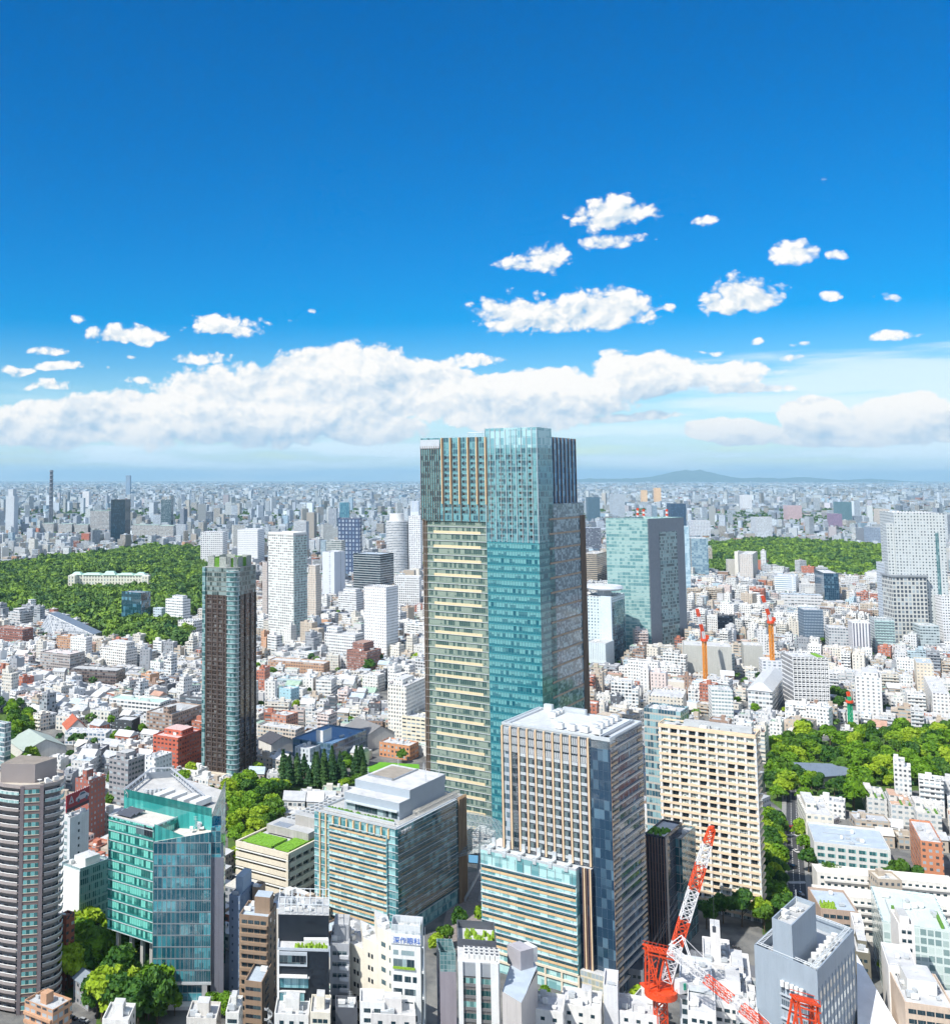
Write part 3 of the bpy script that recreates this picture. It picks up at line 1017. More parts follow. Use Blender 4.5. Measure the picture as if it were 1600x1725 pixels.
def west_office():
 # upper slab on a wider podium
 F = gnd(1041, 1688)
 z = up(1027, 1247, F.y)
 d = at(1027, 1247, F.y)
 F = (d.x, d.y)
 a = R(38)
 dl, dr = Vector((-math.cos(a), math.sin(a))), Vector((math.sin(a), math.cos(a)))
 lu = abs(solve_dir(F, dl, 844.5, z))
 ru = abs(solve_dir(F, dr, 1081, z))
 L = tuple(v2(F) + dl * lu)
 Rr = tuple(v2(F) + dr * ru)
 K = (L[0] + Rr[0] - F[0], L[1] + Rr[1] - F[1])
 zp = up(985, 1466, v2(F).y + 6)                      # podium roof
 lp = abs(solve_dir(F, dl, 829, zp)) + 3
 root = thing('finned_office_tower', 'office tower with ochre vertical fins standing on a banded glass base', 'office tower', (F[0], F[1], 0))
 claim([tuple(v2(F) + dl * lp), F, Rr, K], z)
 c = lu * (1027 - 995) / (1027 - 844.5)               # width of the glazed corner bay
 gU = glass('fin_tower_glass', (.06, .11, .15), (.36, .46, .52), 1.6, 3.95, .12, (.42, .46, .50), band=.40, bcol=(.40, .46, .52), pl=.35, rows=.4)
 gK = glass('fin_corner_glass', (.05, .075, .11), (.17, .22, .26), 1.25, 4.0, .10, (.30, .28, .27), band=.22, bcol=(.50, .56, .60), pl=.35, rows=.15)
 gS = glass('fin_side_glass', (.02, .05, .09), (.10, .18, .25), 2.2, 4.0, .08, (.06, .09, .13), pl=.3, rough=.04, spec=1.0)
 p0, p1 = L, along(L, F, lu - c)
 mb = MB()
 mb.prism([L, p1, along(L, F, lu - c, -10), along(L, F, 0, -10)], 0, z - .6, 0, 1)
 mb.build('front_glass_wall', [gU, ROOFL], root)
 k0, k1 = along(L, F, lu - c + .8, -.5), along(L, F, lu, -.5)
 mb = MB()
 mb.prism([k0, k1, along(L, F, lu, -10), along(L, F, lu - c + .8, -10)], 0, z - 4.2, 0, 1)
 mb.build('corner_glass_wall', [gK, ROOFL], root)
 fins(root, 'corner_fin', M('copper_fin', (.40, .25, .19), .5), k0, k1, [dist(k0, k1) * i / 7 for i in range(8)], .16, 4, z - 5, 0, .35)
 bands(root, 'corner_floor', ALU, k0, k1, [4 * i for i in range(2, int((z - 6) / 4))], .8, 0, .2)
 # louvred cap over the corner bay
 mb = MB()
 strip_box(mb, k0, k1, -.3, dist(k0, k1), z - 4.2, z, -6, .5)
 mb.build('corner_cap', ALU, root)
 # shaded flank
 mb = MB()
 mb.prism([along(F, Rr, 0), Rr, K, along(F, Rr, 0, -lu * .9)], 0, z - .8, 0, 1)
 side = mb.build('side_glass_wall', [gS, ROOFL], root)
 nS = int(z / 4)
 bands(root, 'side_ledge', M('side_ledge', (.55, .52, .48), .5), F, Rr, [4 * i + 1.0 for i in range(1, nS)], .55, .0, .75, ru * .06, ru * .94)
 bands(root, 'side_panel', M('side_ochre', (.52, .38, .25), .6), F, Rr, [4 * i + 2.2 for i in range(1, nS)], 1.0, .02, .25, .3, ru * .20)
 bands(root, 'side_panel', M('side_ochre', (.52, .38, .25), .6), F, Rr, [4 * i + 2.2 for i in range(1, nS)], 1.0, .02, .25, ru * .84, ru - .3)
 # ochre fins on the lit front
 n = 10
 ss = [.5 + (lu - c - 1.2) * i / n for i in range(n + 1)]
 fins(root, 'ochre_fin', M('pale_ochre_fin', (.72, .55, .36), .55), p0, p1, ss, .55, zp + 1.5, z - .4, 0, 1.0)
 fins(root, 'brown_fin', M('brown_fin', (.22, .14, .12), .5), p0, p1, [s_ - .52 for s_ in ss], .42, zp + 1.5, z - 1.2, 0, .7)
 p = Panes(root, glass('fin_window', (.03, .05, .06), (.22, .30, .32), 1.3, 40, .08, (.3, .32, .34), pl=.4), 'window')
 st = (lu - c - 1.2) / n
 nf = int((z - 14 - zp) / 3.95)
 for k in range(nf):
  for i in range(2, n):
   p.add(p0, p1, ss[i] + .5, ss[i + 1] - 1.0, zp + 4 + k * 3.95, zp + 5.9 + k * 3.95, .06)
 p.done()
 bands(root, 'sill', ALU, p0, p1, [zp + 2.6 + k * 3.95 for k in range(nf + 1)], 1.25, 0, .3, ss[2], ss[n])
 for k in range(3):
  for i in range(n):
   mb = MB()
   s0 = ss[i] + .45
   for q in range(3):
    strip_box(mb, p0, p1, s0 + q * (st - 1.0) / 3, s0 + (q + .7) * (st - 1.0) / 3, z - 4.0 - k * 3.6, z - 1.6 - k * 3.6, .02, .2)
   mb.build('louvre_panel', MACHG, root)
 bands(root, 'plant_floor_edge', STEEL, p0, p1, [z - 4.4 - 3.6 * k for k in range(3)], .4, 0, .3)
 # roof
 P = [L, F, Rr, K]
 mb = MB()
 mb.prism(shrink(P, .2), z - .5, z, 0)
 mb.build('roof', M('white_roof_deck', (.50, .53, .56), .7, var=.14), root)
 ex, ey = v2(F) - v2(L), v2(K) - v2(L)
 def rp(u, w):
  q = v2(L) + ex * u + ey * w
  return (q.x, q.y)
 parapet(root, ALU, P, z, .8, .7)
 mb = MB()
 mb.prism([rp(.34, .38), rp(.74, .38), rp(.74, .84), rp(.34, .84)], z + .02, z + 1.3)
 mb.build('roof_deck', M('raised_deck', (.54, .58, .60), .7), root)
 for (u0, w0, u1, w1) in ((.05, .03, .05, .97), (.93, .04, .93, .97), (.90, .04, .90, .97)):
  mb = MB()
  strip_box(mb, rp(u0, w0), rp(u1, w1), 0, dist(rp(u0, w0), rp(u1, w1)), z + .3, z + .9, -.25, .25)
  mb.build('gondola_rail', STEEL if u0 > .92 else RAIL, root)
 fan = None
 for (u, w) in [(.50 + i * .115, .16) for i in range(4)] + [(.78, .30 + i * .15) for i in range(5)] + [(.28, .62), (.28, .72), (.28, .82)]:
  q = rp(u, w)
  if fan is None:
   mb = MB()
   mb.box(q, 3.4, 3.0, z + .3, z + 2.6, math.atan2(ex.y, ex.x))
   fan, fq = mb.build('cooling_unit', MACH, root), q
   mb = MB()
   mb.cyl(q, 1.3, z + 2.6, z + 3.0, 14)
   fr = mb.build('fan_ring', MACHG, fan)
   fr.location = (0, 0, 0)
  else:
   f2 = again(fan, (q[0] - fq[0], q[1] - fq[1], 0))
   again(fr, (0, 0, 0), f2)
 mb = MB()
 mb.prism([rp(.28, .9), rp(.5, .9), rp(.5, .96), rp(.28, .96)], z, z + 3.0)
 mb.prism([rp(.08, .93), rp(.16, .93), rp(.16, .99), rp(.08, .99)], z, z + 3.0)
 mb.build('roof_hut', ALU, root)
 # podium
 Lp = tuple(v2(F) + dl * lp)
 cw = lu * (1027 - 975) / (1027 - 844.5)
 b0, b1 = along(Lp, F, 0, 5.5), along(Lp, F, lp - cw, 5.5)
 mb = MB()
 mb.prism([b0, b1, along(Lp, F, lp - cw, -14), along(Lp, F, 0, -14)], 0, zp, 0, 1)
 mb.build('base_glass_wall', [GBAND, M('podium_roof', (.62, .60, .56), .8)], root)
 banded_face(root, b0, b1, 9, zp - 4, 3.95, dep=.7)
 Lb = dist(b0, b1)
 fins(root, 'mullion', STEEL, b0, b1, centres(Lb, 12), .10, 6, zp - 1, 0, .2)
 fins(root, 'stone_pier', CREAM, b0, b1, [Lb * (i + .02) / 6 for i in range(7)], .8, 0, 8.4, 0, .6)
 bands(root, 'shop_fascia', CREAM, b0, b1, [4.4, 8.0], .9, 0, .7)
 parapet(root, ALU, [b0, b1, along(Lp, F, lp - cw, 0.6), along(Lp, F, 0, 0.6)], zp, 1.0, .5, 'terrace_parapet')
 for i in range(6):     # curved white brackets above the podium
  s_ = Lb * (i + .6) / 6.2
  mb = MB()
  strip_box(mb, b0, b1, s_ - .8, s_ + .8, zp + .9, zp + 1.6, -5.2, .2)
  strip_box(mb, b0, b1, s_ - .8, s_ + .8, zp - 1.0, zp + .9, -.3, .45)
  strip_box(mb, b0, b1, s_ - .8, s_ + .8, zp + 1.6, zp + 4.6, -5.3, -4.3)
  mb.build('white_bracket', ALU, root)
 # dark slot between podium and corner
 d0, d1 = along(Lp, F, lp - cw, 2.0), along(Lp, F, lp - c, 2.0)
 mb = MB()
 mb.prism([d0, d1, along(Lp, F, lp - c, -4), along(Lp, F, lp - cw, -4)], 0, zp + 1, 0, 1)
 mb.build('slot_wall', [glass('slot_glass', (.015, .03, .06), (.05, .09, .14), 1.3, 4, .1, (.10, .10, .12), pl=.2), ROOFG], root)
 Ld = dist(d0, d1)
 fins(root, 'slot_fin', M('pale_ochre_fin', (.72, .55, .36), .55), d0, d1, [Ld * .45, Ld * .93], .5, 4, zp + 1, 0, .8)
 fins(root, 'brown_fin', M('brown_fin', (.22, .14, .12), .5), d0, d1, [Ld * .3, Ld * .6, Ld * .8], .3, 4, zp + 1, 0, .6)
 # cream stone entrance block at the foot of the corner
 e0, e1 = along(Lp, F, lp - cw + .3, 4.5), along(Lp, F, lp + .5, 4.5)
 mb = MB()
 mb.prism([e0, e1, along(Lp, F, lp + .5, 0), along(Lp, F, lp - cw + .3, 0)], 0, 10.5, 0, 1)
 mb.build('stone_entrance', [winwall('entrance_stone', (.62, .56, .42), (.35, .38, .32), 1.6, 2.6, .9, .9, pl=.4), ROOFL], root)
west_office()
# ================================================================== round brown residential tower at the left edge
def poly_roofpts(pts, z):
 return [tuple(gnd(x, y, z))[:2] for x, y in pts]
def round_tower():
 z = 89.0
 A, B, C_ = poly_roofpts([(35, 1327), (73, 1325), (101, 1316)], z)
 d = (v2(B) - v2(A)).normalized()
 nrm = Vector((-d.y, d.x))                      # away from the camera
 def loc(x, y):
  q = v2(A) + d * x + nrm * y
  return (q.x, q.y)
 w = dist(A, B)
 right = [loc(w, 0), loc(w + 5.5, 3.2), loc(w + 8.3, 7.2), loc(w + 8.8, 12), loc(w + 8.8, 19), loc(w + 4, 25), loc(w - 2, 27)]
 left = [loc(0, 0), loc(-7, 4.0), loc(-12, 9.5), loc(-15, 16), loc(-15, 22), loc(-8, 27)]
 P = [left[5], left[4], left[3], left[2], left[1], left[0]] + right
 claim(P, z)
 root = thing('residential_tower', 'grey brown round apartment tower with curved balconies on every storey', 'apartment tower', (A[0], A[1], 0))
 brown = M('grey_brown_tile', (.32, .285, .275), .6, var=.05)
 purple = M('dark_pier_tile', (.19, .165, .175), .55, var=.05)
 inn = shrink(ccw(P), 1.7)
 mb = MB()
 mb.prism(inn, 0, z - .5, 0, 1)
 mb.build('wall', [winwall('round_tower_wall', (.24, .22, .21), (.04, .06, .09), 2.3, 3.25, .72, .62, (.42, .48, .52), .32, sill=.12), M('sand_roof', (.46, .42, .36), .9, var=.15)], root)
 mb = MB()
 mb.prism(ccw(P), z - .6, z, 0, 1, True)
 mb.build('roof', [brown, M('sand_roof', (.46, .42, .36), .9, var=.15)], root)
 parapet(root, brown, P, z, .8, .4)
 n = 27
 glassrail = glass('balcony_glass', (.25, .42, .42), (.45, .62, .60), 1.2, 40, .05, (.5, .55, .55), pl=.5)
 def curve(chain, z0, z1, o0, o1, nm, mat):
  mb = MB()
  out = []
  for i, q in enumerate(chain):
   a = v2(chain[max(0, i - 1)])
   b = v2(chain[min(len(chain) - 1, i + 1)])
   t = (b - a).normalized()
   out.append((v2(q), Vector((t.y, -t.x))))
  for i in range(len(out) - 1):
   (a, na), (b, nb_) = out[i], out[i + 1]
   mb.prism([tuple(a + na * o1), tuple(b + nb_ * o1), tuple(b + nb_ * o0), tuple(a + na * o0)], z0, z1, 0, None, True)
  return mb.build(nm, mat, root)
 def densify(ch, k=3):
  out = []
  for i in range(len(ch) - 1):
   p0 = v2(ch[max(0, i - 1)]); p1 = v2(ch[i]); p2 = v2(ch[i + 1]); p3 = v2(ch[min(len(ch) - 1, i + 2)])
   for j in range(k):
    t = j / k
    out.append(tuple(.5 * ((2 * p1) + (-p0 + p2) * t + (2 * p0 - 5 * p1 + 4 * p2 - p3) * t * t + (-p0 + 3 * p1 - 3 * p2 + p3) * t ** 3)))
  out.append(ch[-1])
  return out
 lc = densify([left[4], left[3], left[2], left[1], along(left[1], left[0], dist(left[1], left[0]) - .9)])
 rc = densify([along(right[0], right[1], .9), right[1], right[2], right[3]])
 rc = rc[:-1]
 zs = [z - 3.25 * (k + 1) for k in range(n)]
 for ch in (lc, rc):
  first = None
  for k, zz in enumerate(zs):
   gl = k < 2
   if gl or k == 2:
    bal = curve(ch, zz, zz + 1.15, -.18, .05, 'balcony', glassrail if gl else brown)
    slab = curve(ch, zz - .12, zz + .05, -1.7, .02, 'balcony_slab', brown)
    rail = curve(ch, zz + 1.15, zz + 1.33, -.25, .12, 'handrail', WHITE)
    slab.parent = bal
    rail.parent = bal
    first = (bal, zz, [slab, rail])
   else:
    b2 = again(first[0], (0, 0, zz - first[1]))
    for c in first[2]:
     again(c, (0, 0, 0), b2)
 # flat front strip: piers and broad teal windows
 fins(root, 'pier', purple, A, B, [.55, w - .55], 1.5, 0, z + .4, -1.8, .25)
 mb = MB()
 strip_box(mb, A, B, .5, w - .5, 0, z - .4, -1.7, -.02)
 mb.build('front_wall', M('front_brown_tile', (.21, .155, .145), .6, var=.05), root)
 p = Panes(root, TEALP)
 for zz in zs:
  p.add(A, B, 1.55, w - 1.55, zz + .55, zz + 2.2, .04)
 p.done()
 bands(root, 'window_sill', CREAM, A, B, [zz + .35 for zz in zs], .16, 0, .22, 1.4, w - 1.4)
 # roof house
 q = [loc(-8.5, 9), loc(w - 3.5, 5.5), loc(w + 5.5, 15), loc(-1, 22)]
 mb = MB()
 mb.prism(q, z, z + 7.6, 0, 1)
 mb.build('roof_house', [M('roof_house_tile', (.29, .26, .255), .6, var=.05), M('roof_house_top', (.25, .22, .19), .9, var=.2)], root)
 mb = MB()
 qq = loc(w - 1.5, 4)
 mb.cyl(qq, .12, z, z + 1.6, 6)
 mb.cyl((qq[0], qq[1] - .2), .3, z + 1.5, z + 1.75, 12, 0, None, 1.0)
 mb.build('satellite_dish', MACH, root)
 roof_gear(root, [loc(w - 2, 2), loc(w + 6, 6), loc(w + 7, 12), loc(w + 4, 10)], z, 4, 8, [MACH])
round_tower()

# ================================================================== teal glass office with the angled roof
def teal_office():
 root_xy = gnd(258, 1697)
 root = thing('teal_glass_office', 'teal glass office with a slanted open roof frame and a lower wing on columns', 'office block', (root_xy.x, root_xy.y, 0))
 gL = glass('jade_glass', (.01, .10, .095), (.16, .54, .46), 1.25, 4.05, .16, (.03, .13, .12), band=.34, bcol=(.02, .22, .20), pl=.62, rows=.2, rough=.08)
 gF = glass('blue_teal_glass', (.01, .09, .13), (.07, .30, .36), 1.9, 4.6, .09, (.34, .36, .36), band=.0, pl=.45, rows=.6, rough=.02, spec=1.3, vmull=.16)
 gU = glass('upper_jade_glass', (.03, .25, .24), (.06, .38, .35), 1.6, 30, .1, (.03, .17, .18), pl=.6, rough=.05, spec=.8)
 F = gnd(258, 1696)
 zt = up(258, 1394, F.y)
 F = v2(at(258, 1500, F.y))
 Lp = v2(gnd(183, 1375, zt))
 E = v2(at(355, 1500, F.y))
 F, Lp, E = tuple(F), tuple(Lp), tuple(E)
 zb = up(258, 1590, F[1])
 # lower wing
 LWd = dist(Lp, F)
 bk = Vector((v2(Lp) - v2(F)).yx).normalized()
 bk = Vector((bk.x, -bk.y))
 if bk.y < 0:
  bk = -bk
 mb = MB()
 mb.prism([Lp, F, tuple(v2(F) + bk * 16), tuple(v2(Lp) + bk * 16)], zb, zt, 0, 1, True)
 mb.build('wing_glass_wall', [gL, M('terrace_roof', (.56, .53, .49), .85, var=.15)], root)
 claim([Lp, F, E, tuple(v2(E) + bk * 34), tuple(v2(Lp) + bk * 40)], zt)
 n = int((zt - zb) / 4.05)
 bands(root, 'floor_edge', ALU, Lp, F, [zb + 4.05 * i for i in range(n + 1)], .28, 0, .22)
 fins(root, 'column', CONC, Lp, F, [LWd * t for t in (.12, .42, .66, .86)], 1.5, 0, zb, -4.5, -3)
 parapet(root, ALU, [Lp, F, tuple(v2(F) + bk * 16), tuple(v2(Lp) + bk * 16)], zt, .5, .3)
 mb = MB()
 for i in range(3):
  a, b = along(Lp, F, 2, -2 - 3.2 * i), along(Lp, F, LWd * .42, -2 - 3.2 * i)
  a2, b2 = along(Lp, F, 2, -4.9 - 3.2 * i), along(Lp, F, LWd * .42, -4.9 - 3.2 * i)
  mb.face([(*a, zt + .8), (*b, zt + .8), (*b2, zt + 1.7), (*a2, zt + 1.7)])
  mb.face([(*a2, zt + .8), (*b2, zt + .8), (*b2, zt + 1.7), (*a2, zt + 1.7)][::-1])
 mb.build('solar_panel', DKSTEEL, root)
 mb = MB()
 strip_box(mb, Lp, F, LWd * .62, LWd - .6, zt - 4.2, zt - .6, .02, .08)
 mb.build('corner_window', PANED, root)
 # broad front
 W_ = dist(F, E)
 zf0, zf1 = up(258, 1419, F[1]), up(355, 1402, F[1])
 zs_ = up(258, 1655, F[1])
 bk2 = Vector((-.05, 1.0))
 B1, B2 = tuple(v2(E) + bk2 * 20), tuple(v2(F) + bk2 * 20)
 mb = MB()
 u = 0.0
 mb.face([(*F, zs_), (*E, zs_), (*E, zf1), (*F, zf0)], 0, [(0, zs_), (W_, zs_), (W_, zf1), (0, zf0)])
 mb.wall(E, B1, zs_, zf1, 0)
 mb.wall(B2, F, zs_, zf0, 0)
 mb.wall(B1, B2, zs_, zf0, 0)
 mb.face([(*F, zf0), (*E, zf1), (*B1, zf1), (*B2, zf0)], 1)
 mb.face([(*F, zs_), (*B2, zs_), (*B1, zs_), (*E, zs_)], 1)
 mb.build('front_glass_wall', [gF, M('terrace_roof', (.56, .53, .49), .85, var=.15)], root)
 bands(root, 'floor_edge', STEEL, F, E, [zs_ + 4.6 * i for i in range(int((zf0 - zs_) / 4.6) + 1)], .2, 0, .14)
 fins(root, 'mullion', STEEL, F, E, [W_ * i / 13 for i in range(14)], .12, zs_, zf0 - .4, 0, .12)
 # glass wedge standing on the terrace
 mb = MB()
 k = at(259, 1389, F[1] + .3).z
 a, b = along(F, E, .3, -.4), along(F, E, W_ * .54, -.4)
 zq = zf0 + (zf1 - zf0) * .54
 for off in (0, -.12):
  a_, b_ = along(F, E, .3, -.4 + off), along(F, E, W_ * .54, -.4 + off)
  mb.face([(*a_, zf0), (*b_, zq), (*a_, k)] if off == 0 else [(*a_, k), (*b_, zq), (*a_, zf0)], 0, [(0, zf0), (W_ * .54, zq), (0, k)])
 mb.build('glass_wedge', gU, root)
 fins(root, 'portal_pier', M('portal_stone', (.42, .43, .44), .7), F, E, [W_ * .08, W_ * .90], 2.1, 0, zs_, -1, .5)
 mb = MB()
 strip_box(mb, F, E, -.3, W_ + .3, zs_ - .9, zs_ - .1, -1, .6)
 mb.build('portal_beam', ALU, root)
 mb = MB()
 strip_box(mb, F, E, W_ * .12, W_ * .86, 1.6, zs_ - 1, -2.0, -1.2)
 mb.build('lobby_glass', gF, root)
 mb = MB()
 strip_box(mb, F, E, -.2, W_ * .95, 0, 1.5, -1, 3.2)
 mb.build('entrance_steps', WHITE, root)
 # upper block
 z2 = up(357, 1362, F[1] + 2)
 u0 = v2(gnd(357, 1362, z2))
 u1 = v2(gnd(209, 1329, z2))
 u2 = v2(gnd(255, 1294, z2))
 u3 = v2(gnd(288, 1293, z2))
 u4 = v2(gnd(345, 1340, z2))
 u5 = v2(gnd(380, 1320, z2))
 poly = [tuple(u1), tuple(u0), tuple(u0 + (u5 - u0) * .98), tuple(u5), tuple(u3), tuple(u2)]
 mb = MB()
 zr = z2 - 3.4
 mb.wall(tuple(u1), tuple(u0), zt - 8, z2, 0)
 mb.wall(tuple(u0), tuple(u5), zt - 40, zr, 2)
 mb.wall(tuple(u5), tuple(u3), 0, zr, 2)
 mb.wall(tuple(u3), tuple(u2), 0, zr, 2)
 mb.wall(tuple(u2), tuple(u1), 0, zr, 2)
 mb.face([(*p, zr) for p in (u1, u0, u5, u3, u2)], 1)
 mb.wall(tuple(u0), tuple(u1), zr, z2, 0)
 mb.build('upper_glass_wall', [gU, M('plant_deck', (.46, .46, .45), .8, var=.2), gL], root)
 # steel frame round the plant deck
 fr = M('roof_frame_paint', (.52, .55, .58), .45, metal=.2)
 mb = MB()
 P5 = [u1, u2, u3, u4]
 for i in range(3):
  a, b = P5[i], P5[i + 1]
  for hh, o in ((0, 0), (0, 1.1), (-1.6, 2.2)):
   c = Vector((u0 + u1) / 2) - (a + b) / 2
   c = c.normalized() * o
   mb.bar((a.x + c.x, a.y + c.y, z2 + hh), (b.x + c.x, b.y + c.y, z2 + hh), .24)
  m = max(2, int((b - a).length / 4))
  for j in range(m + 1):
   q = a.lerp(b, j / m)
   q2 = q + (Vector((u0 + u1) / 2) - q).normalized() * 2.2
   mb.bar((q.x, q.y, z2), (q2.x, q2.y, z2 - 1.6), .16)
   mb.bar((q2.x, q2.y, z2 - 1.6), (q2.x, q2.y, zr), .18)
 mb.build('roof_frame', fr, root)
 mb = MB()
 a, b = u2.lerp(u1, .2), u3.lerp(u4, .1)
 mb.wall(tuple(a), tuple(b), zr, z2 - .4)
 mb.wall(tuple(b), tuple(a), zr, z2 - .4)
 mb.build('roof_screen', LOUVR, root)
 # glass sail at the back right
 mb = MB()
 s0 = u5.lerp(u0, .45)
 s1 = u5
 top = up(380, 1318, u5.y) + 1.0
 for sgn in (1, -1):
  tri = [(*u0, zr), (*u5, zr), (*u5, top), (*u0, z2 - 2.6)]
  mb.face(tri if sgn > 0 else tri[::-1], 0, [(0, 0), (10, 0), (10, 6), (0, 1)])
 mb.build('glass_sail', glass('sail_glass', (.10, .26, .27), (.28, .45, .45), 1.6, 3, .12, (.45, .5, .5), pl=.5), root)
 # rows of roof plant
 dv = (u0 - u1).normalized()
 pv = Vector((-dv.y, dv.x))
 first = None
 for i in range(4):
  c = u1 + dv * (17 + i * 6.5) + pv * (7.5 + .3 * i)
  mb = MB()
  mb.box(tuple(c), 3.6, 11, zr + .9, zr + 3.2, math.atan2(dv.y, dv.x))
  mb.box(tuple(c), 2.8, 10.2, zr, zr + .9, math.atan2(dv.y, dv.x), 1)
  mb.build('chiller', [MACH, DKSTEEL], root)
 for i in range(6):
  c = u1 + dv * (8 + i * 1.2) + pv * (6 + i * 1.5)
  mb = MB()
  mb.box(tuple(c), 2.0, 2.4, zr, zr + 2.4, math.atan2(dv.y, dv.x))
  mb.cyl(tuple(c), .8, zr + 2.4, zr + 2.8, 10)
  mb.build('cooling_fan', MACHG, root)
 roof_gear(root, [along(F, E, W_ * .58, -2), along(F, E, W_ * .9, -2), along(F, E, W_ * .9, -8), along(F, E, W_ * .58, -8)], zf1, 6, 44, [MACHG, MACH], 3)
 # granite service core
 c0 = at(355.5, 1500, F[1] + 1)
 c1 = at(377, 1500, F[1] + 1)
 zc = up(366, 1446, F[1])
 mb = MB()
 mb.prism([tuple(c0)[:2], tuple(c1)[:2], tuple(v2(c1) + bk2 * 18), tuple(v2(c0) + bk2 * 18)], 0, zc, 0, 1)
 core = mb.build('stone_core', [winwall('granite_panels', (.16, .17, .21), (.10, .11, .14), 2.2, 4.6, .04, .98, pl=0, sill=0), ROOFG], root)
 mb = MB()
 mb.prism([tuple(c0)[:2], tuple(at(372, 1500, F[1] + 1))[:2], tuple(at(372, 1500, F[1] + 16))[:2], tuple(v2(c0) + bk2 * 15)], zc, zc + 12, 0, 1)
 mb.build('core_glass', gF, core)
teal_office()

# ================================================================== cream low office with lawns on its roof
def lawn_office():
 L, F, Rr, K, z = foot(397, 486, 640, 1441, 1527, ang=36)
 claim([L, F, Rr, K], z)
 root = thing('lawn_roof_office', 'cream banded low office with bright lawns on the roof', 'office block', (F[0], F[1], 0))
 mb = MB()
 mb.prism(shrink(ccw([L, F, Rr, K]), 1.3), 0, z - .8, 0, 1)
 mb.build('wall', [glass('dark_strip_glass', (.03, .04, .04), (.20, .22, .20), 1.8, 4.6, .1, (.2, .2, .18), pl=.3), ROOFL], root)
 crm = M('cream_concrete', (.70, .64, .52), .7, var=.06, streak=.08)
 n = 5
 for i in range(n + 1):
  zz = z - 4.6 * i - 2.3
  if zz < 1:
   break
  mb = MB()
  strip_box(mb, L, F, 0, dist(L, F), zz, zz + 2.3, -1.4, 0)
  mb.build('cream_band', crm, root)
  mb = MB()
  strip_box(mb, F, Rr, 0, dist(F, Rr), zz, zz + 2.3, -1.4, 0)
  mb.build('cream_band', crm, root)
 bands(root, 'white_ledge', WHITE, L, F, [z - 4.6 * i - 3.2 for i in range(n)], .3, -1.0, .4)
 fins(root, 'wall_pier', crm, F, Rr, [dist(F, Rr) * i / 14 for i in range(15)], .7, 0, z - .5, -1.4, -.05)
 parapet(root, crm, [L, F, Rr, K], z, .7, .9)
 ex, ey = v2(F) - v2(L), v2(K) - v2(L)
 def rp(u, w):
  return tuple(v2(L) + ex * u + ey * w)
 for (u0, u1, w0, w1) in ((.08, .60, .04, .20), (.66, .93, .04, .34)):
  mb = MB()
  rg = random.Random(3)
  nn = 14
  for i in range(nn):
   for j in range(nn):
    a, b = (u0 + (u1 - u0) * i / nn, w0 + (w1 - w0) * j / nn), (u0 + (u1 - u0) * (i + 1) / nn, w0 + (w1 - w0) * (j + 1) / nn)
    h = z + .5 + rg.random() * .25
    mb.prism([rp(a[0], a[1]), rp(b[0], a[1]), rp(b[0], b[1]), rp(a[0], b[1])], z - .2, h)
  mb.build('roof_lawn', LAWN, root)
 mb = MB()
 mb.prism([rp(.12, .24), rp(.92, .24), rp(.92, .40), rp(.12, .40)], z, z + 4.2, 0, 1)
 mb.prism([rp(.5, .33), rp(.92, .33), rp(.92, .40), rp(.5, .40)], z + 4.2, z + 9.5, 0, 1)
 mb.build('roof_house', [CONC, ROOFG], root)
 mb = MB()
 mb.prism([rp(.22, .25), rp(.5, .25), rp(.5, .32), rp(.22, .32)], z + 4.22, z + 4.4)
 mb.build('dark_roof_deck', STEEL, root)
 mb = MB()
 mb.prism([rp(.1, .42), rp(.95, .42), rp(.95, .98), rp(.1, .98)], z, z + 2.6, 0, 1)
 mb.build('plant_deck', [CONC, ROOFG], root)
 rg = random.Random(9)
 src = None
 for i in range(9):
  for j in range(10):
   q = rp(.15 + i * .09, .45 + j * .05)
   if src is None:
    mb = MB()
    mb.box(q, 2.1, 1.3, z + 2.9, z + 3.5, .4)
    mb.box(q, 1.2, .5, z + 2.6, z + 2.9, .4)
    src, q0 = mb.build('roof_panel', MACHG, root), q
   else:
    again(src, (q[0] - q0[0], q[1] - q0[1], 0))
lawn_office()

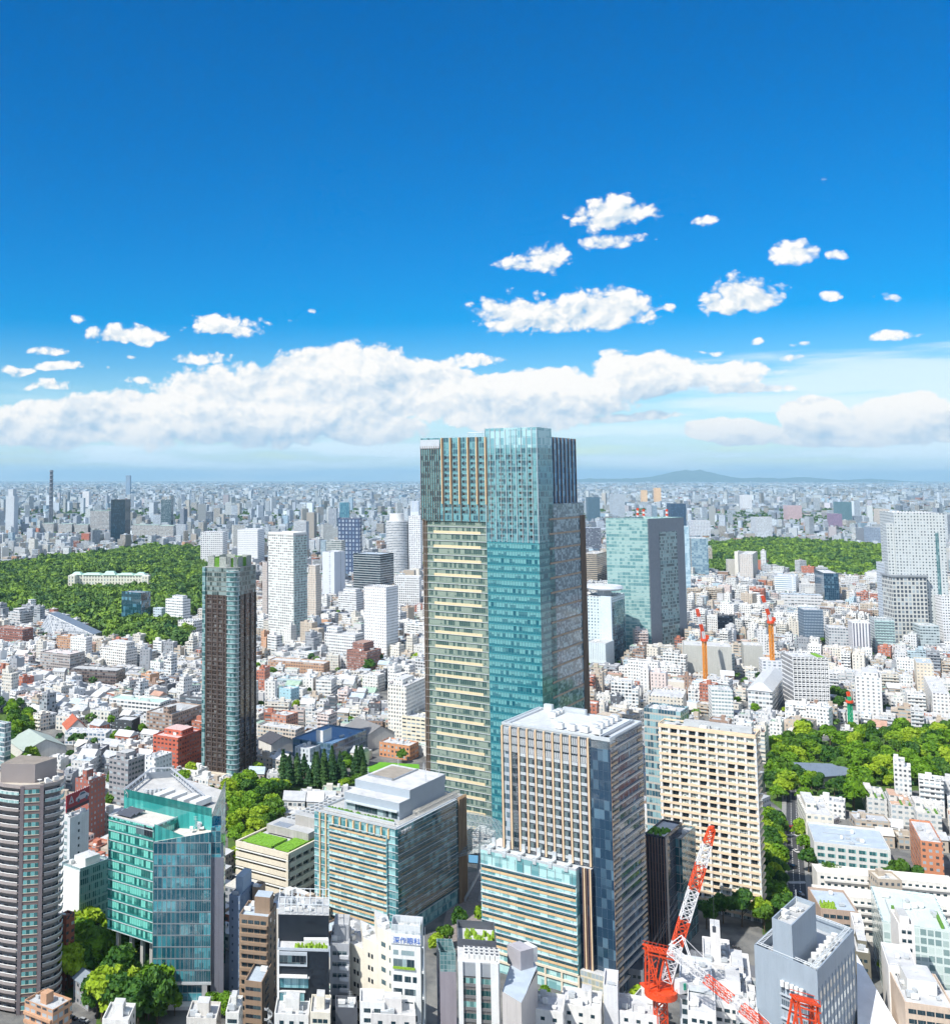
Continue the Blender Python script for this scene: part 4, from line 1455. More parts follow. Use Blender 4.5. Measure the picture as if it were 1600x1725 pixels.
# ================================================================== ochre-banded apartment slab
def banded_slab():
 L, F, Rr, K, z = foot(1108, 1272, 1280, 1241, 1556, ang=34)
 claim([L, F, Rr, K], z)
 root = thing('banded_apartment_slab', 'wide apartment slab with ochre bands and pale blue glazing', 'apartment block', (F[0], F[1], 0))
 D_ = dist(L, F)
 fh = 3.42
 n = int(z / fh)
 mb = MB()
 mb.prism(shrink(ccw([L, F, Rr, K]), 1.0), 0, z - .6, 0, 1)
 mb.build('wall', [glass('slab_glass', (.06, .09, .10), (.50, .60, .60), 1.15, fh, .12, (.62, .65, .65), pl=.68, rows=.5), ROOFL], root)
 ochre = M('ochre_band', (.73, .58, .41), .65, var=.06, streak=.05)
 bands(root, 'ochre_band', ochre, L, F, [z - fh * i - 1.15 for i in range(n + 1) if z - fh * i > 1.2], 1.15, -1.0, .12)
 bands(root, 'ochre_band', ochre, F, Rr, [z - fh * i - 1.15 for i in range(n + 1) if z - fh * i > 1.2], 1.15, -.9, .12)
 fins(root, 'white_pier', WHITE, L, F, [D_ * (.02 + i * .0975) for i in range(11)], 1.0, 0, z - 1.2, -1.0, .02)
 p = Panes(root, PANED, 'recessed_balcony')
 rg = random.Random(4)
 for i in range(n - 1):
  zz = z - fh * (i + 1)
  for k in range(10):
   if rg.random() < .22:
    s0 = D_ * (.02 + k * .0975) + .8
    p.add(L, F, s0, s0 + D_ * .055, zz - .0, zz + 2.1, -.9)
 p.done()
 parapet(root, ochre, [L, F, Rr, K], z, .8, .4)
 roof_gear(root, [L, F, Rr, K], z, 14, 4, [MACHG, MACH], 1.8, 1.5, 4)
 ex, ey = v2(F) - v2(L), v2(K) - v2(L)
 Q = [tuple(v2(L) + ex * u + ey * w) for u, w in ((.25, .35), (.95, .35), (.95, .7), (.25, .7))]
 mb = MB()
 mb.prism(Q, z, z + 2.6, 0, 1)
 mb.build('roof_house', [MACHG, ROOFG], root)
 # the glazed tower joined behind
 block('glazed_apartment_tower', 'narrow blue glazed tower behind the ochre banded slab', 'apartment tower', dict(xl=1084, xf=1146, xr=1160, yt=1203, Y=L[1] + 8, ang=36),
    glass('rear_tower_glass', (.04, .10, .14), (.25, .42, .46), 1.5, 3.6, .12, (.50, .45, .38), band=.28, bcol=(.46, .44, .40), pl=.5), ROOFL, gear=5)
banded_slab()

# ================================================================== dark blocks behind the crane
r_, f_ = block('dark_finned_block', 'dark fin-clad block in shadow with planting on its roof', 'office block', dict(xl=1086, xf=1120, xr=1149, yt=1414, Y=502, ang=38), glass('dark_fin_glass', (.015, .025, .05), (.05, .08, .13), 1.2, 4, .35, (.05, .045, .05), pl=.3), ROOFL, gear=0)
fins(r_, 'fin', M('brown_fin', (.22, .14, .12), .5), f_[0], f_[1], centres(dist(f_[0], f_[1]), 7), .4, 0, f_[4], 0, .5)
fins(r_, 'stone_end', M('tan_panel', (.34, .29, .26), .6), f_[1], f_[2], [1.2], 2.4, 0, f_[4], 0, .2)
bands(r_, 'roof_slat', ALU, f_[0], f_[1], [f_[4] + .6], .3, -7, -1, 8, dist(f_[0], f_[1]))
mb = MB()
rg = random.Random(1)
for i in range(40):
 q = along(f_[0], f_[1], rg.uniform(1, 8), -rg.uniform(2, 12))
 mb.cyl(q, rg.uniform(.6, 1.2), f_[4] + .2, f_[4] + rg.uniform(1, 2.4), 6, 0, None, .4)
mb.build('roof_garden', M('hedge_green', (.10, .24, .03), .9, var=.4, scale=1.5), r_)
block('dark_teal_block', 'dark teal block with a latticed flank beside the crane jib', 'office block', dict(xl=1128, xf=1148, xr=1171, yt=1417, Y=512, ang=38), glass('dark_teal_lattice', (.02, .08, .10), (.10, .22, .25), 2.0, 4, .25, (.26, .25, .24), pl=.4), ROOFG, gear=1)

# ================================================================== dark brown tower with the rounded glass corner
def brown_tower():
 L, F, Rr, K, z = foot(342, 396, 431, 957, 1316, ang=27)
 claim([L, F, Rr, K], z)
 root = thing('dark_brown_tower', 'slim dark brown apartment tower with a rounded teal glass corner', 'apartment tower', (F[0], F[1], 0))
 LF, FR = dist(L, F), dist(F, Rr)
 zu = z - 20
 gb = glass('brown_tower_glass', (.025, .022, .022), (.16, .17, .17), 1.9, 3.4, .28, (.10, .065, .05), band=.30, bcol=(.065, .045, .04), pl=.30, rows=.3)
 gt = glass('brown_tower_top', (.04, .07, .07), (.22, .30, .30), 1.9, 3.4, .18, (.20, .22, .21), band=.28, bcol=(.16, .19, .18), pl=.5)
 gc = glass('corner_bay_glass', (.04, .12, .13), (.20, .35, .36), 1.5, 3.4, .06, (.2, .25, .25), band=.26, bcol=(.27, .38, .39), pl=.55)
 c = 7.0
 P = [L, along(L, F, LF - c), along(F, Rr, c), Rr, K]
 mb = MB()
 mb.prism(P, 0, zu, 0, 1)
 mb.build('wall', [gb, ROOFG], root)
 mb = MB()
 mb.prism(P, zu, z, 0, 1)
 mb.build('upper_wall', [gt, ROOFG], root)
 # rounded bay
 a, b = v2(along(L, F, LF - c)), v2(along(F, Rr, c))
 ch = [a]
 mid, out = (a + b) / 2, (v2(F) - (a + b) / 2).normalized()
 for i in range(1, 8):
  t = i / 8
  q = a.lerp(b, t) + out * math.sin(math.pi * t) * 4.2
  ch.append(q)
 ch.append(b)
 mb = MB()
 u = 0
 for i in range(8):
  u = mb.wall(tuple(ch[i]), tuple(ch[i + 1]), 4, z - 2, 0, u)
 mb.face([(*q, z - 2) for q in ch], 1)
 mb.face([(*q, 4) for q in ch[::-1]], 1)
 mb.build('corner_bay', [gc, ROOFG], root)
 first = None
 for k in range(int((z - 6) / 3.4)):
  zz = z - 3.2 - 3.4 * k
  if first is None:
   mb = MB()
   for i in range(8):
    d_ = (ch[i + 1] - ch[i]).normalized()
    n_ = Vector((d_.y, -d_.x))
    mb.prism([tuple(ch[i] + n_ * .6), tuple(ch[i + 1] + n_ * .6), tuple(ch[i + 1]), tuple(ch[i])], zz, zz + .3, 0, None, True)
   first, z0 = mb.build('balcony_slab', ALU, root), zz
  else:
   again(first, (0, 0, zz - z0))
 bp = M('brown_pier', (.075, .055, .048), .55, var=.05)
 fins(root, 'brown_pier', bp, L, F, [LF * t for t in (.12, .30, .47, .64)] + [LF - c - .4], 1.2, 3, zu, -.3, .6)
 fins(root, 'brown_pier', bp, F, Rr, [c + .4] + [c + (FR - c) * t for t in (.33, .66, .97)], 1.0, 3, zu, -.3, .6)
 mb = MB()
 strip_box(mb, L, F, -.1, 2.4, 6, z, -.5, .9)
 mb.build('glass_edge_bay', gc, root)
 n = int((zu - 4) / 3.4)
 bands(root, 'balcony_rail', M('dark_rail', (.10, .085, .08), .5), L, F, [zu - 3.4 * (k + 1) for k in range(n)], .95, .1, .5, 2.8, LF - c - 1.2)
 # roof screens with hanging plants
 mb = MB()
 S_ = shrink(ccw(P), 2.2)
 for i in range(len(S_)):
  p, q = S_[i], S_[(i + 1) % len(S_)]
  Ld = dist(p, q)
  if Ld > 8:
   for t0, t1 in ((.04, .36), (.62, .96)):
    strip_box(mb, p, q, Ld * t0, Ld * t1, z, z + 7.5, -.6, 0)
 mb.build('roof_screen', M('pebbled_screen', (.30, .33, .31), .8, var=.4, scale=1.0), root)
 mb = MB()
 for i in range(len(S_)):
  p, q = S_[i], S_[(i + 1) % len(S_)]
  Ld = dist(p, q)
  if Ld > 8:
   strip_box(mb, p, q, Ld * .36, Ld * .62, z, z + 6.6, -1.2, -.4)
 mb.build('roof_planting', M('hedge_green', (.10, .24, .03), .9, var=.4, scale=1.5), root)
 mb = MB()
 mb.prism(shrink(ccw(P), -3.2), 3.0, 4.6, 0, 1, True)
 mb.build('entrance_canopy', CREAM, root)
brown_tower()
# ================================================================== buildings along the bottom edge
FHI = 3.3
r_, f_ = block('apartment_building', 'brown tiled apartment building in the shade with stepped balconies', 'apartment building', dict(xl=403, xf=452, xr=466, yt=1550, Y=440, ang=14), M('brown_tile', (.30, .215, .15), .6, streak=.1), ROOFB, pan=(4, 2, 2.2, 1.7), gear=4, pent=(.42, .95, .35, .8, 6.5), balc=[('L', 'balcony', M('brown_tile', (.30, .215, .15), .6, streak=.1), 1.1, 1.3, .03, .97)], seed=2)
r2_, _ = block('apartment_building', 'brown tiled low annex with a garage and an outdoor spiral stair', 'apartment building', dict(xl=412, xf=441, xr=458, yt=1660, Y=425, ang=14), M('brown_tile', (.30, .215, .15), .6, streak=.1), ROOFB, pan=(1, 1, 6, 1.3), gear=1, seed=3, pane_mat=PANED)
mb = MB()
c = at(452, 1680, 424)
mb.cyl((c.x, c.y), .18, 0, 15, 6)
for i in range(56):
 a = i * .42
 mb.bar((c.x, c.y, 1 + i * .25), (c.x + 1.5 * math.cos(a), c.y + 1.5 * math.sin(a), 1 + i * .25), .12)
 mb.bar((c.x + 1.5 * math.cos(a), c.y + 1.5 * math.sin(a), 1 + i * .25), (c.x + 1.5 * math.cos(a + .42), c.y + 1.5 * math.sin(a + .42), 2.0 + i * .25), .1)
mb.build('spiral_stair', RAIL, r2_)
block('office_building', 'tall narrow dark blue grey slab with a blank wall', 'office building', dict(xl=386, xf=404, xr=428, yt=1515, Y=462, ang=20), winwall('blue_slab', (.16, .23, .34), (.05, .08, .12), 3, 3.4, .2, .3, pl=.1), ROOFB, gear=2, pent=(.2, .9, .3, .9, 7, M('blue_lift_tower', (.30, .40, .52), .6)), seed=5)
block('office_building', 'brown slab tower rising behind the dark blue grey slab', 'office building', dict(xl=425, xf=438, xr=447, yt=1500, Y=472, ang=20), M('brown_tile', (.30, .215, .15), .6, streak=.1), ROOFB, gear=1, seed=6)
block('house', 'low house with a pale blue sloping roof beside the brown slab', 'house', dict(xl=446, xf=478, xr=497, yt=1538, Y=470, ang=25), OFFW, M('pale_blue_roof', (.45, .53, .60), .6), gear=0, seed=7)
block('pavilion', 'small brown pavilion with a flat pale roof at the foot of the banded office', 'pavilion', dict(xl=485, xf=513, xr=526, yt=1523, Y=492, ang=36), winwall('pavilion_wall', (.22, .16, .13), (.10, .10, .09), 2.2, 7, .5, .9), M('pale_roof_cap', (.60, .60, .57), .8), gear=0, seed=8)

# black building with slanted teal windows and a roof garden
def black_building():
 L, F, Rr, K, z = foot(467, 554, 560, 1604, Y=404, ang=4, wr=24)
 claim([L, F, Rr, K], z + 8)
 root = thing('black_office', 'black clad building with slanting teal windows and a green roof terrace', 'office building', (F[0], F[1], 0))
 blk = M('black_cladding', (.012, .018, .028), .45, var=.1)
 D_ = dist(L, F)
 sx = D_ * .58
 P = [L, F, Rr, K]
 mb = MB()
 mb.prism(P, 0, z, 0, 1)
 mb.build('wall', [blk, ROOFL], root)
 pan = glass('teal_strip_glass', (.06, .20, .24), (.26, .48, .52), .75, 40, .08, (.10, .20, .22), pl=.5)
 wht = WHITE
 for k in range(5):
  z1 = z - 9.0 - 4.9 * k
  sr = sx - 1.2 + (1.6 if k == 0 else 1.2 - 1.1 * k if k < 4 else -2.5)
  sr = max(sr, D_ * .36)
  mb = MB()
  strip_box(mb, L, F, .9, sr, z1 - 3.7, z1 - .35, .02, .5)
  w = mb.build('window', pan, root)
  mb = MB()
  strip_box(mb, L, F, .6, sr + .4, z1 - .35, z1 + .15, .02, .75)
  mb.build('window_ledge', wht, w)
 mb = MB()
 strip_box(mb, L, F, 0, .7, 0, z, .02, .8)
 mb.build('white_pier', wht, root)
 mb = MB()
 strip_box(mb, L, F, .4, sx, z - 5.2, z - .3, .02, .6)
 mb.build('metal_panel', LOUVR, root)
 mb = MB()
 strip_box(mb, L, F, .8, sx - .4, z - 4.3, z - 1.4, .62, .7)
 mb.build('slit_window', PANED, root)
 mb = MB()
 strip_box(mb, L, F, .4, sx, z - 8.6, z - 8.2, .02, 2.2)
 mb.build('terrace', WHITE, root)
 parapet(root, LOUVR, P, z, .9, .4)
 rg = random.Random(2)
 mb = MB()
 for i in range(90):
  s_ = rg.uniform(D_ * .35, D_ * .97)
  q = along(L, F, s_, -rg.uniform(.6, 3.2))
  r_ = rg.uniform(.3, .7)
  mb.cyl(q, r_, z + .1, z + .8 + rg.random() * 1.3, 6, 0, None, r_ * .4)
 mb.build('roof_garden', M('bright_shrub', (.22, .36, .03), .9, var=.45, scale=2), root)
 # black rear volume with a white pergola of steel
 mb = MB()
 mb.prism([along(L, F, 0, -8), along(L, F, D_, -8), along(L, F, D_, -24), along(L, F, 0, -24)], z, z + 9.5, 0, 1)
 mb.build('rear_block', [blk, ROOFG], root)
 mb = MB()
 for i in range(9):
  for o in (-8.2, -15, -23.5):
   q = along(L, F, D_ * i / 8, o)
   mb.bar((*q, z + 9.5), (*q, z + 13.2), .14)
  mb.bar((*along(L, F, D_ * i / 8, -8.2), z + 13.2), (*along(L, F, D_ * i / 8, -23.5), z + 13.2), .12)
 for o in (-8.2, -15, -23.5):
  mb.bar((*along(L, F, 0, o), z + 13.2), (*along(L, F, D_, o), z + 13.2), .16)
 mb.build('steel_pergola', RAIL, root)
 roof_gear(root, [along(L, F, 1, -9), along(L, F, D_ - 1, -9), along(L, F, D_ - 1, -22), along(L, F, 1, -22)], z + 9.5, 9, 12, [MACHG, MACH], 2.4)
 mb = MB()
 mb.box(along(L, F, D_ * .75, -5.5), 9, 2.2, z + .2, z + 2.2, 0)
 mb.build('air_conditioner', MACH, root)
black_building()
block('apartment_building', 'narrow grey apartment building with rounded balconies beside the black office', 'apartment building', dict(xl=556, xf=588, xr=602, yt=1596, Y=412, ang=8, wr=16), M('mid_grey_render', (.36, .38, .41), .7, streak=.12), ROOFG, pan=(3, 2, 1.7, 1.5), gear=6, pent=(.15, .95, .3, .9, 6), balc=[('L', 'balcony', M('pale_grey_render', (.48, .50, .53), .7), 1.1, 1.2, .5, .98)], seed=11, fh=3.9)

# white eye clinic with its blue lettering
def clinic():
 L, F, Rr, K, z = foot(659, 708, 727, 1577, Y=398, ang=12, wr=17)
 P = [L, F, Rr, K]
 claim(P, z)
 root = thing('clinic_building', 'white clinic building with blue lettering on its top band', 'clinic', (F[0], F[1], 0))
 mb = MB()
 mb.prism(P, 0, z, 0, 1)
 mb.build('wall', [WHITE, ROOFL], root)
 D_ = dist(L, F)
 p = Panes(root, PANE)
 for k in range(9):
  zz = z - 16.4 - 4.4 * k
  if k % 3 == 0:
   p.add(L, F, D_ * .06, D_ * .36, zz, zz + 2.3, .02)
   p.add(L, F, D_ * .44, D_ * .66, zz, zz + 2.0, .02)
   p.add(L, F, D_ * .72, D_ * .86, zz, zz + 2.0, .02)
  else:
   p.add(L, F, D_ * .06, D_ * .36, zz, zz + 2.1, .02)
   p.add(L, F, D_ * .44, D_ * .82, zz, zz + 2.1, .02)
 p.add(L, F, D_ * .34, D_ * .78, z - 7.2, z - 5.6, .02)
 p.add(L, F, D_ * .06, D_ * .24, z - 7.2, z - 5.6, .02)
 p.add(L, F, D_ * .06, D_ * .78, z - 11.2, z - 8.6, .02)
 p.done()
 mb = MB()
 strip_box(mb, L, F, D_ * .05, D_ * .8, z - 11.9, z - 11.2, .04, .6)
 mb.build('balcony_planter', M('bright_shrub', (.22, .36, .03), .9, var=.45, scale=2), root)
 mb = MB()
 strip_box(mb, L, F, -.2, D_ + .1, z - 3.3, z - .1, .02, .35)
 sg = mb.build('sign_band', WHITE, root)
 blue = M('sign_blue', (.03, .13, .50), .5)
 q = along(L, F, .6, .42)
 lettering(root, 'sign_lettering', '深作眼科', 2.45, (q[0], q[1], z - 2.9), L, F, blue)
 q = along(F, Rr, .4, .12)
 lettering(root, 'side_lettering', 'Eye', 2.0, (q[0], q[1], z - 1.9), F, Rr, blue)
 # glass screen on the roof
 parapet(root, glass('roof_screen_glass', (.40, .46, .50), (.62, .66, .68), 1.2, 2.2, .1, (.7, .7, .7), pl=.5), [L, F, along(F, Rr, dist(F, Rr) * .5), along(L, F, 0, -8)], z, 3.2, .25, 'roof_screen')
 roof_gear(root, [L, F, along(F, Rr, 7), along(L, F, 0, -7)], z, 6, 3, [MACHG, MACH], 2)
 # outside stair on the flank
 mb = MB()
 a0, n = .4, 11
 W2 = min(dist(F, Rr), 8)
 for k in range(n):
  z0 = z - 4 - 4.4 * (k + 1)
  s0, s1 = (.3, W2 - .3) if k % 2 else (W2 - .3, .3)
  A, B = along(F, Rr, s0, .7), along(F, Rr, s1, .7)
  mb.bar((*A, z0), (*B, z0 + 4.4), .35)
  mb.bar((*A, z0 + 1), (*B, z0 + 5.4), .07)
 for s_ in (.2, W2 - .2):
  q = along(F, Rr, s_, 1.2)
  mb.bar((*q, 0), (*q, z), .12)
 mb.build('fire_stair', RAIL, root)
 # stepped cream wing on the left
 cr = M('ivory_render', (.72, .68, .58), .7, var=.05, streak=.08)
 xs = [(588, 612, 1588), (612, 636, 1580), (636, 660, 1562)]
 for i, (xa, xb, yy) in enumerate(xs):
  A = at(xa, yy, 420 - i * 6)
  B = at(xb, yy, 414 - i * 6)
  mb = MB()
  mb.prism([(A.x, A.y), (B.x, B.y), (B.x + .5, B.y + 16), (A.x + .5, A.y + 16)], 0, A.z, 0, 1)
  w = mb.build('stepped_wing', [cr, ROOFL], root)
  pp = Panes(w, PANED, 'slot_window')
  Dd = dist(A, B)
  for k in range(9):
   for t in ((.32, .46), (.54, .68)) if i < 2 else ((.25, .55), (.8, .9)):
    pp.add((A.x, A.y), (B.x, B.y), Dd * t[0], Dd * t[1], A.z - 6 - 4.4 * k, A.z - 4.4 - 4.4 * k, .02)
  pp.done()
  roof_gear(w, [(A.x, A.y), (B.x, B.y), (B.x, B.y + 12), (A.x, A.y + 12)], A.z, 3, 30 + i, [MACH, MACHG], 1.8)
  claim([(A.x, A.y), (B.x, B.y), (B.x, B.y + 16), (A.x, A.y + 16)], A.z)
clinic()
block('house', 'small white flat-roofed building in front of the ivory stepped wing', 'house', dict(xl=606, xf=648, xr=660, yt=1695, Y=392, ang=6, wr=10), WHITE, ROOFL, pan=(2, 1, 2.4, 1.4), gear=1, seed=13)
for i, (xl, xf, xr, yt, Y, col, lab) in enumerate([
  (380, 402, 410, 1712, 398, (.7, .7, .66), 'small white rooftop block at the bottom edge below the brown annex'),
  (462, 520, 532, 1716, 392, (.68, .68, .66), 'white roof with a white water tower stub in front of the black office'),
  (522, 556, 566, 1712, 390, (.70, .66, .56), 'cream roof with a lift tower in front of the black office'),
  (625, 700, 716, 1717, 388, (.66, .64, .62), 'wide cluttered white roof below the clinic'),
  (314, 364, 380, 1722, 410, (.62, .60, .56), 'pale roof with a white lift tower below the teal office'),
  (172, 216, 230, 1724, 416, (.72, .72, .70), 'white roof edge at the bottom below the street trees')]):
 block('apartment_building', lab, 'apartment building', dict(xl=xl, xf=xf, xr=xr, yt=yt, Y=Y, ang=6, wr=13), M('near_wall_%d' % i, col, .7, streak=.1), ROOFL, pan=(3, 2, 1.6, 1.3), gear=5, pent=(.3, .7, .3, .7, 4.5), seed=20 + i)
block('shed', 'dark flat roofed shed between the black office and the white clinic', 'shed', dict(xl=565, xf=602, xr=607, yt=1704, Y=396, ang=4, wr=9), DKSTEEL, STEEL, gear=5, seed=31)

# mauve tower, white-piered office and steel-clad wedge
r_, f_ = block('office_building', 'mauve panelled narrow tower with a glass crown beside the white-piered office', 'office building', dict(xl=741, xf=768, xr=772, yt=1638, Y=402, ang=4, wr=12), winwall('mauve_panels', (.34, .31, .36), (.28, .26, .31), 3, 3.2, .03, .98, pl=0, sill=0), ROOFG, gear=3, seed=14, cap=0)
parapet(r_, glass('crown_box_glass', (.10, .22, .24), (.26, .40, .42), 1.3, 1.6, .12, (.4, .45, .45), pl=.4), list(f_[:4]), f_[4], 6.5, .3, 'glass_crown')
def pier_office():
 L, F, Rr, K, z = foot(771, 839, 882, 1625, Y=384, ang=10, wr=30)
 P = [L, F, Rr, K]
 claim(P, z)
 root = thing('pier_office', 'white-piered office with dark glass and a planted roof terrace', 'office building', (F[0], F[1], 0))
 D_ = dist(L, F)
 gl = glass('pier_office_glass', (.02, .07, .07), (.20, .40, .38), 1.3, 3.9, .08, (.20, .22, .22), band=.30, bcol=(.16, .15, .14), pl=.35)
 mb = MB()
 mb.prism(P, 0, z - 1, 0, 1)
 mb.build('glass_wall', [gl, ROOFL], root)
 fins(root, 'white_pier', WHITE, L, F, [.9, D_ * .5], 1.6, 0, z + .6, 0, 1.0)
 fins(root, 'white_pier', WHITE, L, F, [D_ - 1.3], 2.6, 0, z + .6, 0, 1.0)
 fins(root, 'white_pier', WHITE, F, Rr, [1.2, 6, 11], 2.0, 0, z + .6, 0, .5)
 bands(root, 'spandrel', M('spandrel_grey', (.17, .17, .17), .6), L, F, [z - 8 - 3.9 * k for k in range(12) if z - 8 - 3.9 * k > 0], 1.0, .02, .3)
 mb = MB()
 strip_box(mb, L, F, 0, D_, z - 4.5, z - .2, .02, .3)
 mb.build('roof_louvre', STEEL, root)
 mb = MB()
 mb.prism(shrink(ccw(P), .5), z - 1.0, z - .2, 0)
 mb.build('roof', ROOFL, root)
 src = None
 for i in range(7):
  for j in range(3):
   q = along(L, F, 3 + i * 1.75, -3.5 - j * 2.6)
   if src is None:
    mb = MB()
    mb.box(q, 1.5, 1.9, z - .2, z + 1.5, 0)
    src, q0 = mb.build('air_conditioner', MACH, root), q
    mb = MB()
    mb.cyl(q, .55, z + 1.5, z + 1.7, 10)
    fan = mb.build('fan_ring', DKSTEEL, src)
   else:
    c = again(src, (q[0] - q0[0], q[1] - q0[1], 0))
    again(fan, (0, 0, 0), c)
 rg = random.Random(5)
 mb = MB()
 for i in range(36):
  q = along(L, F, rg.uniform(3, D_), -rg.uniform(17, 24))
  mb.cyl(q, .6, z - .2, z + 1 + rg.random() * 1.4, 6, 0, None, .3)
 mb.build('roof_garden', M('bright_shrub', (.22, .36, .03), .9, var=.45, scale=2), root)
 parapet(root, DKSTEEL, [along(L, F, 0, -12), along(L, F, D_, -12), along(L, F, D_, -29), along(L, F, 0, -29)], z, 2.6, .4, 'roof_rail')
pier_office()
def steel_wedge():
 a = at(846, 1680, 380)
 b = at(878, 1697, 372)
 c = at(905, 1640, 400)
 d = at(890, 1620, 412)
 e = at(862, 1640, 404)
 z = 42
 z = up(878, 1690, 372)
 zt = up(903, 1636, 400)
 root = thing('steel_clad_building', 'brushed steel clad wedge building with a curved rear wall', 'office building', (b.x, b.y, 0))
 poly = [(a.x, a.y), (b.x, b.y), (c.x, c.y), (d.x, d.y), (e.x, e.y)]
 claim(poly, zt)
 mb = MB()
 mb.wall(poly[0], poly[1], 0, z)
 L_ = dist(poly[1], poly[2])
 mb.face([(*poly[1], 0), (*poly[2], 0), (*poly[2], zt), (*poly[1], z)], 0, [(0, 0), (L_, 0), (L_, zt), (0, z)])
 mb.face([(*poly[2], 0), (*poly[3], 0), (*poly[3], zt), (*poly[2], zt)])
 mb.face([(*poly[3], 0), (*poly[4], 0), (*poly[4], z), (*poly[3], zt)])
 mb.wall(poly[4], poly[0], 0, z)
 mb.face([(*poly[0], z - .6), (*poly[1], z - .6), (*poly[2], z - .6), (*poly[3], z - .6), (*poly[4], z - .6)], 1)
 mb.build('wall', [winwall('steel_sheets', (.46, .44, .43), (.30, .29, .28), 4.5, 3.4, .02, .96, pl=0, sill=0, rough=.35), ROOFB], root)
 mb = MB()
 mb.box((e.x + 2.5, e.y - 3), 6, 7, z - .6, z + 6, .5)
 mb.build('stair_house', M('mauve_grey', (.38, .37, .40), .6), root)
 mb = MB()
 mb.box((d.x - 2, d.y - 7), 5, 5, z - .6, z + 4.5, .5)
 mb.build('plant_box', MACH, root)
 mb = MB()
 for i in range(9):
  t = i / 8
  q = Vector((c.x, c.y)).lerp(Vector((d.x, d.y)), t)
  mb.bar((q.x, q.y, zt), (q.x - 1.2, q.y - 1.2, zt + 1.2 * math.sin(math.pi * t) + .6), .4)
 mb.build('curved_rail', STEEL, root)
steel_wedge()
for i, (xl, xf, xr, yt, Y, col, lab, pent) in enumerate([
  (880, 948, 985, 1712, 392, (.72, .72, .70), 'white low roof with two white lift towers beside the steel wedge', (.1, .3, .2, .5, 13)),
  (944, 1012, 1040, 1706, 398, (.72, .71, .68), 'white roof crowded with white plant boxes in front of the finned tower', (.5, .75, .4, .8, 4)),
  (1016, 1040, 1044, 1668, 404, (.64, .65, .67), 'pale blank stair tower with blue sign strokes by the finned tower', None),
  (1052, 1084, 1100, 1640, 470, (.20, .22, .25), 'dark grey boxy annex in the shade behind the orange crane', None),
  (1040, 1110, 1150, 1718, 400, (.74, .74, .74), 'white flat roof at the foot of the orange crane', None)]):
 block('office_building', lab, 'office building', dict(xl=xl, xf=xf, xr=xr, yt=yt, Y=Y, ang=20, wr=14), M('low_wall_%d' % i, col, .7, streak=.08), ROOFL if i != 3 else DKSTEEL, pan=(3, 2, 1.4, 1.2) if i != 2 else None, gear=(6, 9, 2, 0, 4)[i], pent=pent, seed=40 + i)

